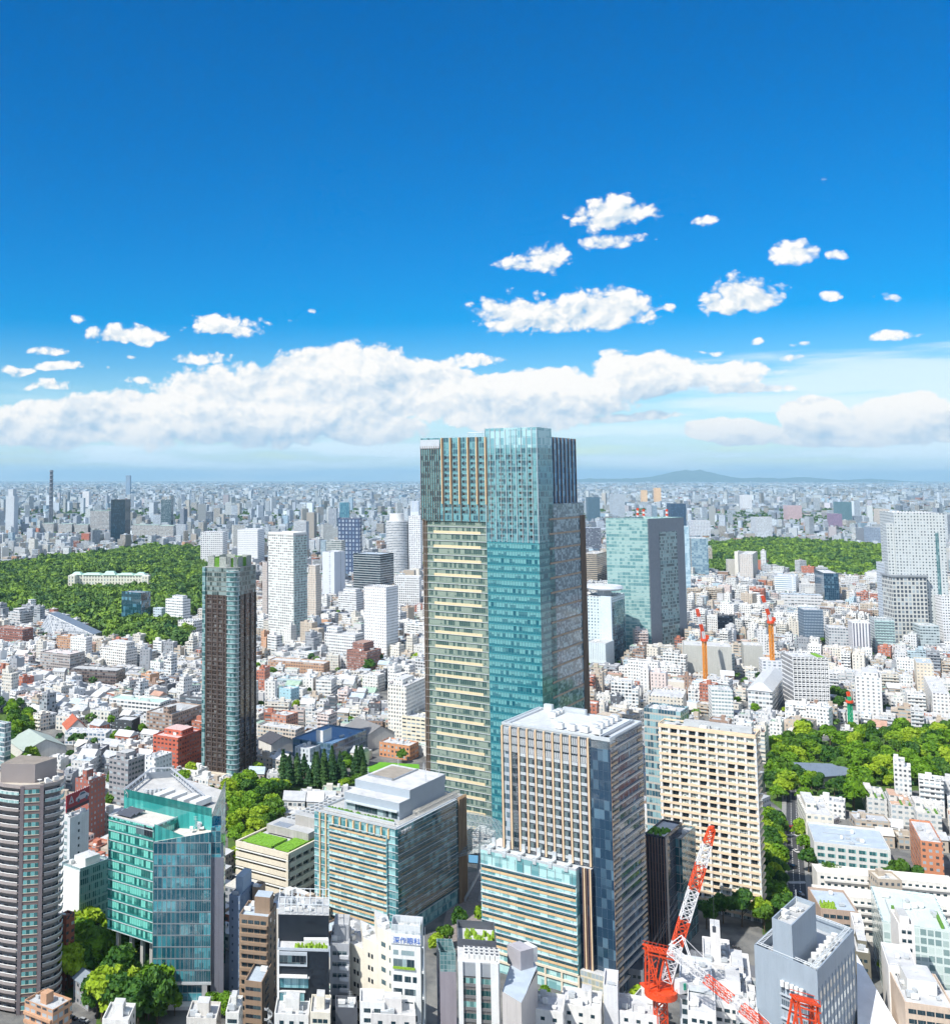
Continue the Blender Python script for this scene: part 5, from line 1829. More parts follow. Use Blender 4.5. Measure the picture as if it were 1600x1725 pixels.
# ================================================================== blue grey office by the bottom right
def blue_office():
 L, F, Rr, K, z = foot(1270, 1376, 1438, 1636, Y=368, ang=43, angl=60)
 P = [L, F, Rr, K]
 claim(P, z)
 root = thing('blue_grey_office', 'blue grey panelled office with open roof plant and a tall lift block', 'office building', (F[0], F[1], 0))
 D_, E_ = dist(L, F), dist(F, Rr)
 wl = winwall('blue_grey_panels', (.30, .36, .42), (.26, .31, .37), 2.4, 5.2, .02, .97, pl=0, sill=0, rough=.5)
 mb = MB()
 mb.prism(P, 0, z - 4.5, 0, 1)
 mb.build('wall', [wl, M('plant_floor', (.40, .42, .44), .8)], root)
 sF = D_ * .60
 # parapet walls of the plant court
 mb = MB()
 for (p, q, s0, s1) in ((L, F, 0, D_), (F, Rr, 0, E_)):
  strip_box(mb, p, q, s0, s1, z - 4.5, z, -.5, 0)
 strip_box(mb, K, L, 0, E_, z - 4.5, z, -.5, 0)
 strip_box(mb, Rr, K, 0, D_, z - 4.5, z, -.5, 0)
 mb.build('plant_court_wall', wl, root)
 ex, ey = v2(F) - v2(L), v2(K) - v2(L)
 def rp(u, w):
  return tuple(v2(L) + ex * u + ey * w)
 zl = up(1366, 1562, v2(rp(.55, .45)).y)
 mb = MB()
 mb.prism([rp(.30, .02), rp(.62, .02), rp(.62, .62), rp(.30, .62)], z - 4.5, z + 9.5, 0, 1)
 lift = mb.build('lift_block', [wl, ROOFG], root)
 parapet(lift, wl, [rp(.30, .02), rp(.62, .02), rp(.62, .62), rp(.30, .62)], z + 9.5, 1.6, .4)
 roof_gear(lift, [rp(.30, .02), rp(.62, .02), rp(.62, .62), rp(.30, .62)], z + 9.5, 5, 9, [MACH], 2)
 mb = MB()
 q = rp(.45, .4)
 mb.bar((*q, z + 9), (*q, z + 17), .1)
 mb.build('lightning_rod', RAIL, lift)
 # rails round the roof edge
 mb = MB()
 for (p, q, D2) in ((L, F, D_), (F, Rr, E_), (Rr, K, D_), (K, L, E_)):
  for o in (-.9, -2.2):
   A, B = along(p, q, .5, o), along(p, q, D2 - .5, o)
   mb.bar((*A, z + .5), (*B, z + .5), .14)
  m = int(D2 / 1.5)
  for i in range(m + 1):
   A, B = along(p, q, .5 + (D2 - 1) * i / m, -.9), along(p, q, .5 + (D2 - 1) * i / m, -2.2)
   mb.bar((*A, z + .5), (*B, z + .5), .09)
 mb.build('gondola_rail', RAIL, root)
 src = None
 for i in range(6):
  q = rp(.78 + .02 * (i % 2), .30 + i * .10)
  if src is None:
   mb = MB()
   mb.cyl(q, 1.25, z - 4.4, z - .4, 14, 0, None, 1.15)
   src, q0 = mb.build('cooling_tower', MACH, root), q
  else:
   again(src, (q[0] - q0[0], q[1] - q0[1], 0))
 roof_gear(root, [rp(.64, .04), rp(.97, .04), rp(.97, .9), rp(.64, .9)], z - 4.5, 12, 7, [MACH, MACHG], 3)
 # windows on the flank: staggered, sunlight painted into the pale blinds
 p = Panes(root, glass('sun_painted_window', (.30, .32, .28), (.80, .79, .70), 1.0, 40, .04, (.5, .5, .5), pl=.6))
 rg = random.Random(7)
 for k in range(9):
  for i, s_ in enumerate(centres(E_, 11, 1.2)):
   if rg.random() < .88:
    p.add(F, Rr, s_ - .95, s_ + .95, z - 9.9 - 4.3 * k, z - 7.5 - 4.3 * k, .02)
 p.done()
 fins(root, 'flank_fin', M('flank_fin', (.36, .42, .48), .5), F, Rr, [1 + (E_ - 2) * i / 11 for i in range(12)], .16, 0, z - 6, 0, .2)
 # recessed glazed bay on the front
 s0, s1 = D_ * .42, D_ * .82
 mb = MB()
 strip_box(mb, L, F, s0, s1, 0, z - 8, .02, .06)
 mb.build('bay_glass', glass('bay_glass_grey', (.10, .13, .16), (.36, .42, .48), .7, 3.9, .10, (.30, .34, .38), band=.18, bcol=(.34, .38, .42), pl=.35), root)
 bands(root, 'bay_ledge', LOUVR, L, F, [z - 12.4 - 3.9 * k for k in range(8)], .35, .05, .9, s0, s1)
 mb = MB()
 for i in range(5):
  A = along(L, F, s0 + 1 + i * 1.7, .6)
  mb.cyl(A, .72, z - 9.6, z - 7.8, 10)
 mb.build('vent_cowl', MACH, root)
 mb = MB()
 strip_box(mb, L, F, s1 + .3, s1 + 2.6, 0, z - 8.5, .02, .10)
 mb.build('dark_slot', M('slot_dark', (.05, .07, .10), .4), root)
blue_office()

# ================================================================== cranes
ORANGE = M('crane_orange', (.68, .075, .02), .5, var=.22, scale=.9)
CRWHITE = M('crane_white', (.70, .70, .71), .5, var=.14, scale=.9)
def lattice(mb, a, b, w0, w1, n, m=0, r=.13, side=None):
 a, b = Vector(a), Vector(b)
 t = (b - a).normalized()
 x = t.cross(Vector((0, 0, 1)))
 if x.length < .05:
  x = Vector((1, 0, 0))
 x.normalize()
 y = t.cross(x)
 prev = None
 for i in range(n + 1):
  c = a.lerp(b, i / n)
  w = w0 + (w1 - w0) * i / n
  q = [c + x * sx * w / 2 + y * sy * w / 2 for sx, sy in ((-1, -1), (1, -1), (1, 1), (-1, 1))]
  for k in range(4):
   mb.bar(q[k], q[(k + 1) % 4], r * .6, m)
   if prev:
    mb.bar(prev[k], q[k], r, m)
    mb.bar(prev[k], q[(k + 1) % 4], r * .6, m)
    mb.bar(prev[(k + 1) % 4], q[k], r * .6, m)
  prev = q
def luffing_crane():
 Y = 402
 mast = at(1112, 1690, Y)
 X = mast.x
 zt = up(1112, 1668, Y)
 root = thing('tower_crane', 'orange tower crane with a red and white lattice jib pointing up', 'tower crane', (X, Y, 0))
 mb = MB()
 lattice(mb, (X, Y, 0), (X, Y, zt - 2), 3.6, 3.6, 9, r=.26)
 mb.build('mast', ORANGE, root)
 mb = MB()
 mb.cyl((X + .3, Y), 5.6, zt - 2, zt + .2, 20)
 mb.box((X + 1, Y + 2), 13, 6, zt + .2, zt + .9, .2)
 deck = mb.build('turntable', ORANGE, root)
 mb = MB()
 for i in range(22):
  an = 2 * math.pi * i / 22
  q = Vector((X + .3 + 5.5 * math.cos(an), Y + 5.5 * math.sin(an), zt + .2))
  q2 = Vector((X + .3 + 5.5 * math.cos(an + .286), Y + 5.5 * math.sin(an + .286), zt + .2))
  mb.bar(q, q + Vector((0, 0, 1.2)), .06)
  mb.bar(q + Vector((0, 0, 1.2)), q2 + Vector((0, 0, 1.2)), .06)
 mb.build('deck_rail', ORANGE, deck)
 mb = MB()
 mb.box((X + 6.6, Y - 2.2), 3.4, 3.2, zt + .3, zt + 4.6, .3)
 cab = mb.build('machine_house', CRWHITE, root)
 mb = MB()
 mb.box((X + 7.6, Y - 3.6), 1.0, .5, zt + 1.6, zt + 3.8, .3)
 mb.build('house_sign', M('sign_green', (.03, .30, .20), .5), cab)
 # A-frame
 topL = at(1090, 1596, Y)
 top2 = at(1116, 1606, Y)
 mb = MB()
 for dy_ in (-1.8, 1.8):
  for (x0, tp) in ((1090, topL), (1107, topL), (1104, top2), (1130, top2)):
   f = at(x0, 1662, Y)
   mb.bar((f.x, Y + dy_, zt + .5), (tp.x, Y + dy_, tp.z), .34)
  for tt in (.3, .55, .8):
   p0 = Vector((at(1090, 1662, Y).x, Y + dy_, zt)).lerp(Vector((topL.x, Y + dy_, topL.z)), tt)
   p1 = Vector((at(1107, 1662, Y).x, Y + dy_, zt)).lerp(Vector((topL.x + 2, Y + dy_, topL.z)), tt)
   mb.bar(p0, p1, .16)
   mb.bar(p0, p1 + Vector((0, 0, 3)), .14)
 for i in range(7):
  t = i / 6
  p = Vector((topL.x, Y, topL.z)).lerp(Vector((top2.x + 2.6, Y, top2.z)), t)
  mb.bar(p - Vector((0, 2.4, 0)), p + Vector((0, 2.4, 0)), .28)
  mb.bar(p - Vector((0, 2.4, 0)), p + Vector((0, -2.4, 1.3)), .09)
  mb.bar(p + Vector((0, 2.4, 0)), p + Vector((0, 2.4, 1.3)), .09)
 for dy_ in (-2.4, 2.4):
  a_, b_ = Vector((topL.x - .8, Y + dy_, topL.z)), Vector((top2.x + 3.2, Y + dy_, top2.z))
  for h, r in ((0, .4), (1.3, .1), (-1.4, .3)):
   mb.bar(a_ + Vector((0, 0, h)), b_ + Vector((0, 0, h)), r)
 mb.build('gantry_frame', ORANGE, root)
 # jib in alternating colours
 piv = at(1122, 1652, Y)
 tip = at(1199, 1396, Y - 4)
 P, T = Vector((piv.x, Y, piv.z)), Vector((tip.x, Y - 4, tip.z))
 cuts = [0, .27, .45, .62, .80, 1.0]
 cols = [CRWHITE, ORANGE, CRWHITE, ORANGE, CRWHITE]
 cuts = [0, .24, .40, .60, .76, .90, 1.0]
 cols = [CRWHITE, ORANGE, CRWHITE, ORANGE, CRWHITE, ORANGE]
 for i in range(6):
  a_, b_ = P.lerp(T, cuts[i]), P.lerp(T, cuts[i + 1])
  w0 = 3.2 if i < 4 else 3.2 - (i - 4) * .6
  mb = MB()
  lattice(mb, a_, b_, w0, w0 - (.6 if i >= 4 else 0), max(3, int((b_ - a_).length / 2.6)), r=.22)
  mb.build('jib_section', cols[i], root)
 mb = MB()
 mb.cyl((T.x, T.y), .9, T.z - .8, T.z + .8, 10)
 mb.build('jib_head', ORANGE, root)
 mb = MB()
 for dy_ in (-1.6, 1.6):
  for tt in (.98, .66):
   mb.bar(Vector((topL.x + 2, Y + dy_, topL.z)), P.lerp(T, tt) + Vector((0, dy_ * .5, .8)), .045)
 mb.build('pendant_cable', DKSTEEL, root)
 mb = MB()
 mb.bar((T.x, T.y, T.z), (T.x - .5, T.y, T.z - 34), .05)
 mb.box((T.x - .5, T.y), 1.0, .8, T.z - 36, T.z - 34)
 mb.build('hook_block', DKSTEEL, root)
luffing_crane()
def second_crane():
 Y = 352
 c = at(1345, 1700, Y)
 root = thing('tower_crane', 'orange crane head at the bottom edge with a red and white jib reaching left', 'tower crane', (c.x, Y, 0))
 z0 = c.z - 14
 mb = MB()
 lattice(mb, (c.x, Y, 0), (c.x, Y, z0), 3.2, 3.2, 8, r=.24)
 mb.build('mast', ORANGE, root)
 mb = MB()
 mb.cyl((c.x, Y), 4.6, z0, z0 + 1.4, 18)
 mb.build('turntable', ORANGE, root)
 mb = MB()
 t1, t2 = at(1340, 1680, Y), at(1372, 1692, Y)
 for dy_ in (-1.6, 1.6):
  for (x0, tp) in ((1322, t1), (1352, t1), (1362, t2), (1378, t2)):
   f = at(x0, 1745, Y)
   mb.bar((f.x, Y + dy_, z0 + 1), (tp.x, Y + dy_, tp.z), .38)
  for h, r in ((0, .42), (1.6, .12), (-2.0, .3), (-5, .25)):
   mb.bar((t1.x - 1, Y + dy_, t1.z + h), (t2.x + 1, Y + dy_, t2.z + h), r)
 for i in range(8):
  p = Vector((t1.x - 1, Y, t1.z)).lerp(Vector((t2.x + 1, Y, t2.z)), i / 7)
  mb.bar(p - Vector((0, 1.6, 0)), p + Vector((0, 1.6, 0)), .25)
  mb.bar(p - Vector((0, 1.6, 0)), p + Vector((0, -1.6, 1.6)), .08)
 mb.build('gantry_frame', ORANGE, root)
 # jib lying out to the left, towards the first crane
 A = at(1316, 1752, 356)
 B = at(1128, 1600, 385)
 cuts = [0, .12, .34, .42, .66, .78, 1.0]
 cols = [ORANGE, CRWHITE, ORANGE, CRWHITE, ORANGE, CRWHITE]
 cols = [CRWHITE, ORANGE, CRWHITE, ORANGE, CRWHITE, CRWHITE]
 for i in range(6):
  a_, b_ = A.lerp(B, cuts[i]), A.lerp(B, cuts[i + 1])
  mb = MB()
  lattice(mb, a_, b_, 2.4, 2.4, max(2, int((b_ - a_).length / 2.2)), r=.15)
  mb.build('jib_section', cols[i], root)
 mb = MB()
 p = A.lerp(B, .82)
 q = at(1150, 1578, 384)
 for dy_ in (-1, 1):
  mb.bar(A.lerp(B, .78) + Vector((0, dy_, 1)), q + Vector((0, dy_, 0)), .16)
  mb.bar(A.lerp(B, 1) + Vector((0, dy_, 1)), q + Vector((0, dy_, 0)), .16)
  mb.bar(q + Vector((0, dy_, 0)), A + Vector((0, dy_, 1.5)), .05)
 mb.build('jib_strut', CRWHITE, root)
 mb = MB()
 mb.bar(A, (c.x, Y, z0 + 1.5), .5)
 mb.build('jib_foot', ORANGE, root)
second_crane()
# ================================================================== buildings of the middle distance, each from its own photo columns
W1 = lambda n, c, **k: winwall(n, c, **k)
GR = (.62, .63, .63)
def mid(name, label, cat, xl, xf, xr, yt, yb, ang, wall, roof=None, gear=4, pent=None, **k):
 sp = dict(xl=xl, xf=xf, xr=xr, yt=yt, yb=yb, ang=ang)
 for q in ('wl', 'wr', 'most', 'angl', 'Y'):
  if q in k:
   sp[q] = k.pop(q)
   if q == 'Y':
    sp.pop('yb')
 return block(name, label, cat, sp, wall, roof, gear=gear, pent=pent, seed=int(xl * 3 + yt), **k)
AB, OB, AT, OT = ('apartment_building', 'apartment building'), ('office_building', 'office building'), ('apartment_tower', 'apartment tower'), ('office_tower', 'office tower')
def add(kind, label, *a, **k):
 return mid(kind[0], label, kind[1], *a, **k)
pw = lambda n, c, fw=2.6, fh=3.3, wf=.55, hf=.5, **k: winwall(n, c, fw=fw, fh=fh, wf=wf, hf=hf, **k)
# ---- left half
r_, f_ = add(AT, 'tall white lattice-faced apartment tower with a rooftop crown of frames', 452, 494, 517, 902, 1090, 40, pw('white_lattice', (.74, .74, .72), 3.2, 3.3, .62, .60, win=(.06, .09, .10), lightwin=(.45, .52, .52), pl=.35), ROOFL, most=60)
bands(r_, 'balcony', M('pale_teal_glass', (.42, .58, .56), .3), f_[1], f_[2], [f_[4] - 3.3 * (k + 1) for k in range(38)], 1.0, .02, .8)
parapet(r_, WHITE, list(f_[:4]), f_[4], 3.5, .5, 'roof_crown')
add(AT, 'slim tan slab standing beside the white lattice tower', 442, 450, 454, 948, 1060, 30, pw('tan_slab', (.48, .43, .40), 3, 3.2, .3, .4), gear=1, wr=14)
add(AT, 'slim beige stepped tower right of the white lattice tower', 518, 532, 537, 969, 1052, 30, pw('beige_slim', (.58, .52, .45), 3, 3.3, .3, .5), gear=2, pent=(.1, .9, .1, .9, 14), wr=18)
r_, f_ = add(OT, 'white slab tower with rows of small square windows and a grey blank end', 613, 650, 670, 991, 1113, 36, pw('square_windows', (.76, .77, .78), 3.0, 3.35, .42, .42, win=(.05, .07, .09), pl=.15), ROOFL, gear=3)
add(OT, 'black and white striped office tower behind the white slab tower', 595, 640, 663, 935, 1010, 34, glass('striped_office', (.02, .035, .05), (.07, .11, .13), 2.2, 4.2, .1, (.05, .06, .07), band=.30, bcol=(.46, .50, .52), pl=.3), ROOFB, gear=5)
add(OT, 'navy blue office tower with a coarse white window grid', 569, 606, 616, 874, 975, 12, pw('navy_grid', (.05, .08, .16), 7.5, 8.5, .55, .62, win=(.36, .44, .54), lightwin=(.20, .28, .40), pl=.4, sill=.2), ROOFG, gear=3, wr=40)
add(OT, 'white slab with a wide blue grey flank in front of the navy tower', 543, 563, 581, 931, 1018, 36, pw('blue_flank', (.58, .62, .68), 30, 3.6, .1, .3), ROOFL, gear=3)
add(OT, 'grey banded tower with a dark top beside the navy tower', 549, 575, 585, 912, 990, 20, glass('grey_banded', (.12, .16, .17), (.30, .36, .36), 3, 3.8, .1, (.4, .42, .42), band=.45, bcol=(.48, .50, .49), pl=.4), ROOFG, gear=1, wr=30)
# white round-fronted hotel tower
def round_hotel():
 F = gnd(672, 972)
 z = up(672, 878, F.y)
 F = at(672, 950, F.y)
 r0 = abs(at(690, 950, F.y).x - at(652, 950, F.y).x) / 2
 root = thing('hotel_tower', 'white round-fronted hotel tower with ribbon windows and a drum on top', 'hotel tower', (F.x, F.y, 0))
 mb = MB()
 mb.cyl((F.x, F.y + r0), r0, 0, z, 28, 0, 1)
 mb.build('wall', [glass('ribbon_windows', (.08, .12, .16), (.30, .36, .42), 3, 3.5, .1, (.6, .62, .64), band=.52, bcol=(.72, .73, .74), pl=.4), ROOFL], root)
 mb = MB()
 mb.cyl((F.x, F.y + r0), r0 * .66, z, z + 16, 24, 0, 1)
 mb.build('roof_drum', [WHITE, ROOFL], root)
 claim([(F.x - r0, F.y), (F.x + r0, F.y), (F.x + r0, F.y + 2 * r0), (F.x - r0, F.y + 2 * r0)], z)
round_hotel()
add(OT, 'tall white gridded tower peeping out beside the skyscraper', 688, 708, 716, 870, 972, 14, pw('white_tall_grid', (.78, .79, .80), 4, 4.2, .5, .6, win=(.12, .16, .22)), ROOFL, gear=2, wr=40)
add(OT, 'white tower top with blue ribs beside the skyscraper', 691, 705, 709, 845, 950, 14, pw('blue_ribs', (.66, .72, .80), 3, 40, .4, .9, win=(.20, .32, .50)), ROOFL, gear=1, wr=30)
add(OT, 'round teal glass office drum on the far skyline', 572, 588, 591, 847, 893, 10, glass('teal_drum', (.04, .16, .24), (.12, .30, .38), 4, 5, .3, (.2, .3, .36), pl=.5), ROOFG, gear=0, wr=40)
add(OB, 'grey square office block on the far skyline left of the teal drum', 553, 567, 571, 857, 895, 10, pw('far_grey', (.36, .40, .46), 5, 5, .5, .5), ROOFG, gear=0, wr=50)
add(OB, 'white office with rows of black windows below the round hotel', 665, 706, 716, 973, 1030, 16, pw('black_windows', (.74, .75, .75), 3.2, 3.6, .55, .55, win=(.03, .05, .07), pl=.1), ROOFL, wr=30)
add(OB, 'white office with slot windows and a lower grey stair end', 570, 600, 612, 1000, 1040, 34, pw('slot_office', (.70, .71, .72), 4, 3.4, .8, .4), ROOFL, pent=(.2, .9, .2, .9, 6))
add(OB, 'long white office with dark window rows in front of the beige tower', 547, 598, 614, 1071, 1108, 34, pw('long_white_office', (.76, .77, .77), 3.0, 3.6, .6, .5, win=(.05, .07, .1), pl=.2), ROOFL, pent=(.0, .35, .2, .8, 7))
add(AB, 'stepped red brown brick apartment building with set-back terraces', 584, 618, 642, 1100, 1136, 36, pw('red_brown_brick', (.28, .14, .11), 3, 3, .5, .4), M('brick_roof', (.34, .22, .18), .8), pent=(.15, .7, .2, .9, 9), gear=5)
add(AB, 'white apartment block with cream bay columns and a terraced right side', 653, 684, 716, 1158, 1252, 30, pw('white_bays', (.77, .75, .69), 2.4, 3.1, .5, .5, win=(.12, .14, .16)), ROOFL, gear=4, pent=(.1, .6, .2, .8, 4), most=45)
add(AB, 'cream terraced apartment block at the foot of the white bay block', 677, 716, 724, 1212, 1258, 30, pw('cream_terraces', (.74, .69, .55), 4, 3.1, .8, .4), ROOFL, wr=20)
r_, f_ = add(OB, 'dark blue school building with a white clock block on its roof', 493, 560, 640, 1256, 1292, 33, glass('school_glass', (.04, .09, .14), (.14, .24, .28), 3, 4, .3, (.12, .20, .30), band=.35, bcol=(.10, .17, .27), pl=.3), M('blue_roof', (.12, .22, .36), .6), most=55, pent=(.55, .72, .05, .3, 9, WHITE))
add(OB, 'white round-cornered school block in front of the dark blue school', 497, 522, 556, 1264, 1296, 33, pw('school_white', (.58, .64, .68), 3, 3.6, .4, .5), ROOFL, most=26)
add(AB, 'orange brick block beside the sports lawn', 639, 690, 705, 1259, 1282, 33, pw('orange_brick', (.58, .27, .14), 3.2, 3.3, .5, .5), ROOFL, most=34, gear=7)
add(AB, 'white flat-roofed block left of the tall skyscraper foot', 610, 636, 648, 1140, 1166, 33, pw('plain_white_a', (.70, .69, .66), 3, 3, .5, .45), ROOFL)
add(AB, 'white four storey block with wide ribbon windows among the houses', 532, 558, 565, 1147, 1177, 20, pw('ribbon_white_b', (.72, .71, .68), 3, 3.3, .85, .4), ROOFL, wr=20)
add(AB, 'sky blue and white house block left of the school', 470, 490, 504, 1163, 1184, 36, pw('sky_blue_wall', (.36, .58, .66), 4, 3.2, .3, .3), ROOFL, gear=1)
add(AB, 'brick red and pink apartment block among white roofs', 457, 482, 502, 1208, 1232, 36, pw('brick_pink', (.50, .24, .17), 3, 3.1, .5, .45), ROOFL)
add(AB, 'long low cream block with balconies left of the school', 434, 498, 506, 1232, 1262, 30, pw('cream_long', (.60, .53, .45), 2.6, 3.0, .7, .5), ROOFL, most=55, wr=16)
add(AB, 'long orange brown block behind the houses', 452, 545, 560, 1120, 1138, 24, pw('orange_brown_long', (.48, .30, .20), 3, 3.2, .5, .45), ROOFL, most=90, wr=20)
add(OB, 'white grid office box with a dark slot top above the woods', 338, 375, 383, 897, 950, 12, pw('grid_box_a', (.70, .71, .72), 5, 5, .55, .55, win=(.16, .18, .22), pl=.2), ROOFL, gear=2, wr=50, Y=2650)
add(OB, 'white office box with faint window lines left of the lattice tower', 400, 434, 445, 893, 950, 14, pw('grid_box_b', (.74, .75, .76), 4, 4.5, .8, .3, win=(.40, .44, .48), pl=.3), ROOFL, gear=2, wr=70, Y=2600)
add(OT, 'nearly black glass tower above the palace woods', 187, 211, 223, 842, 920, 10, glass('black_tower', (.012, .03, .05), (.03, .07, .11), 3, 4.2, .2, (.02, .04, .06), pl=.3), ROOFG, gear=2, wr=60)
add(OT, 'dark slim government tower with a paler base', 271, 288, 292, 842, 893, 8, glass('gov_tower', (.05, .10, .13), (.16, .22, .25), 4, 4.5, .4, (.20, .24, .26), pl=.4), ROOFG, gear=1, wr=50)
add(OB, 'grey government block with a flat green roof', 152, 184, 190, 861, 903, 8, pw('gov_grey_a', (.40, .40, .40), 5, 5, .6, .55, win=(.12, .14, .16)), M('green_copper', (.30, .52, .44), .7), gear=0, wr=60)
for i, (a, b, t, bt) in enumerate([(98, 121, 883, 903), (124, 148, 884, 903), (68, 90, 882, 903), (222, 266, 885, 908), (266, 292, 886, 910)]):
 add(OB, ('low grey block with a green roof, second from the transmission mast', 'low grey block with a green roof next to the tall green-roofed block', 'low grey block with a green roof under the transmission mast', 'wide low grey block with a green roof right of the black tower', 'narrow grey block with a green roof at the slim government tower')[i], a, b, b + 6, t, bt, 8, pw('gov_grey_b', (.44, .44, .43), 5, 5, .6, .5, win=(.14, .16, .18)), M('green_copper', (.30, .52, .44), .7), gear=0, wr=50)
add(AT, 'pale blue grey apartment tower far left with a rounded crown', 10, 24, 27, 836, 905, 10, pw('far_left_tower', (.58, .63, .68), 4, 4, .5, .5, win=(.25, .30, .36)), ROOFL, gear=0, wr=40, pent=(.2, .8, .1, .9, 26))
r_, f_ = add(OB, 'mirror glass box at the edge of the palace woods', 205, 238, 254, 1000, 1056, 30, glass('mirror_box', (.012, .06, .08), (.10, .26, .36), 3.4, 4.6, .08, (.10, .16, .18), pl=.3, rough=.02, spec=1.4), STEEL, gear=4)
add(OB, 'white office with ribbon windows beside the mirror glass box', 279, 308, 321, 1012, 1062, 34, pw('ribbon_a', (.76, .77, .77), 4, 3.8, .85, .35, win=(.10, .14, .18)), ROOFL, pent=(.3, .9, .2, .8, 6))
add(OB, 'white and pale blue annex left of the ribbon-windowed office', 258, 272, 279, 1026, 1056, 34, pw('annex_blue', (.50, .60, .68), 4, 3.8, .7, .3), ROOFL, gear=1)
add(OB, 'white office with deep square openings below the ribbon office', 300, 326, 342, 1048, 1072, 34, pw('deep_open', (.78, .78, .77), 4.2, 4.2, .66, .55, win=(.10, .12, .14), pl=.1), ROOFL)
def glass_wedge_hall():
 A, B, C_ = gnd(62, 1066), gnd(92, 1074), gnd(156, 1078)
 root = thing('glass_wedge_hall', 'wedge shaped glass hall with a sloping grey roof by the palace woods', 'hall', (A.x, A.y, 0))
 z = up(82, 1035, A.y)
 g = glass('wedge_glass', (.16, .18, .20), (.34, .36, .38), 3, 3, .3, (.50, .52, .53), pl=.5)
 d = Vector((.35, .94)) * 26
 top = Vector((at(82, 1035, A.y + 6).x, A.y + 6, z))
 topB = top + Vector((d.x * .3, d.y * .3, 0))
 mb = MB()
 fr = [Vector((A.x, A.y, 0)), Vector((B.x, B.y, 0)), Vector((C_.x, C_.y, 0))]
 end = Vector((C_.x, C_.y, 7))
 mb.face([fr[0], fr[1], top])
 mb.face([fr[1], fr[2], end, top], 0, [(0, 0), (70, 0), (70, 7), (0, z)])
 bk = [f + Vector((d.x, d.y, 0)) for f in fr]
 mb.face([top, end, end + Vector((d.x, d.y, 0)), topB + Vector((d.x * .7, d.y * .7, 0))], 1)
 mb.face([fr[0], top, topB + Vector((d.x * .7, d.y * .7, 0)), bk[0]], 0)
 mb.face([fr[2], bk[2], end + Vector((d.x, d.y, 0)), end], 0)
 mb.face([bk[2], bk[0], topB + Vector((d.x * .7, d.y * .7, 0)), end + Vector((d.x, d.y, 0))], 0)
 mb.build('glass_wall', [g, M('slate_roof', (.16, .20, .25), .5)], root)
 P = [(A.x, A.y), (B.x, B.y), (C_.x, C_.y), (C_.x + d.x, C_.y + d.y), (A.x + d.x, A.y + d.y)]
 claim(P, z)
 mb = MB()
 for k in range(9):
  t = k / 8
  p = fr[1].lerp(fr[2], t)
  q = top.lerp(end, t)
  mb.bar(p, q, .3)
 mb.bar(top, end, .4)
 mb.build('white_rib', WHITE, root)
glass_wedge_hall()
add(OB, 'grey and white banded office at the left edge of the palace woods', 14, 34, 56, 1033, 1056, 36, pw('grey_band_off', (.55, .55, .55), 4, 3.6, .9, .4), ROOFL, pent=(.2, .7, .2, .8, 5))
add(AB, 'dark red brick block at the left edge below the glass wedge hall', -10, 38, 56, 1062, 1086, 30, pw('dark_red_brick', (.30, .13, .10), 3, 3.2, .6, .45), M('brick_roof', (.34, .22, .18), .8))
r_, f_ = add(AB, 'white stepped-terrace apartment house like a pyramid of balconies', 170, 212, 231, 1096, 1128, 34, pw('stepped_white', (.74, .72, .68), 3, 3.1, .6, .5), ROOFL, pent=(.25, .95, .2, .9, 8))
r_, f_ = add(AB, 'grey balcony apartment block with a pinkish roof left of the stepped terraces', 68, 118, 143, 1104, 1134, 30, pw('grey_balc', (.42, .38, .36), 3, 3.1, .85, .5, win=(.14, .14, .15)), M('pinkish_roof', (.58, .52, .50), .8))
add(AB, 'long dark brown apartment block with white balcony lines', 116, 196, 206, 1132, 1156, 18, glass('dark_brown_block', (.05, .05, .06), (.22, .22, .22), 3, 3.1, .4, (.16, .13, .12), band=.4, bcol=(.17, .13, .12), pl=.4), ROOFG, most=95, wr=22)
add(OB, 'long white school block with a pale green roof', 184, 270, 282, 1186, 1206, 24, pw('green_roof_school', (.74, .75, .74), 4, 3.6, .8, .45), M('pale_green_roof', (.42, .58, .50), .8), most=90, wr=20)
add(AB, 'brown balcony block with a rooftop stair tower left of the dark tower', 247, 290, 340, 1206, 1244, 30, pw('brown_balc', (.33, .24, .19), 3.2, 3.1, .7, .5, win=(.10, .09, .09)), ROOFG, most=50, pent=(.6, .8, .05, .3, 6))
r_, f_ = add(AB, 'bright red brick apartment block with pink roof structures', 258, 300, 340, 1246, 1304, 30, pw('bright_red_brick', (.50, .12, .07), 3.4, 3.1, .6, .45, win=(.08, .05, .05), lightwin=(.25, .2, .2)), M('pink_roof', (.60, .42, .40), .8), gear=9, most=45, pent=(.15, .85, .3, .8, 4))
add(OB, 'white school block with a pinkish court at the left', 94, 118, 128, 1210, 1232, 24, pw('school_wing', (.66, .65, .60), 3.6, 3.6, .5, .5), ROOFL)
add(OB, 'cream school wing with small square windows beside the pinkish court', 152, 186, 200, 1200, 1222, 24, pw('school_wing', (.66, .65, .60), 3.6, 3.6, .5, .5), ROOFL)
add(OB, 'long low white school with blue window rows at the red-roofed chapel', 109, 178, 187, 1238, 1258, 10, pw('low_school', (.70, .72, .74), 3.4, 3.6, .7, .45, win=(.16, .24, .34)), ROOFL, most=80, wr=16)
add(AB, 'black and white cube house right of the red-roofed chapel', 193, 222, 231, 1216, 1236, 20, pw('black_cube', (.06, .07, .08), 4, 3.2, .3, .3), ROOFL, gear=0, wr=16)
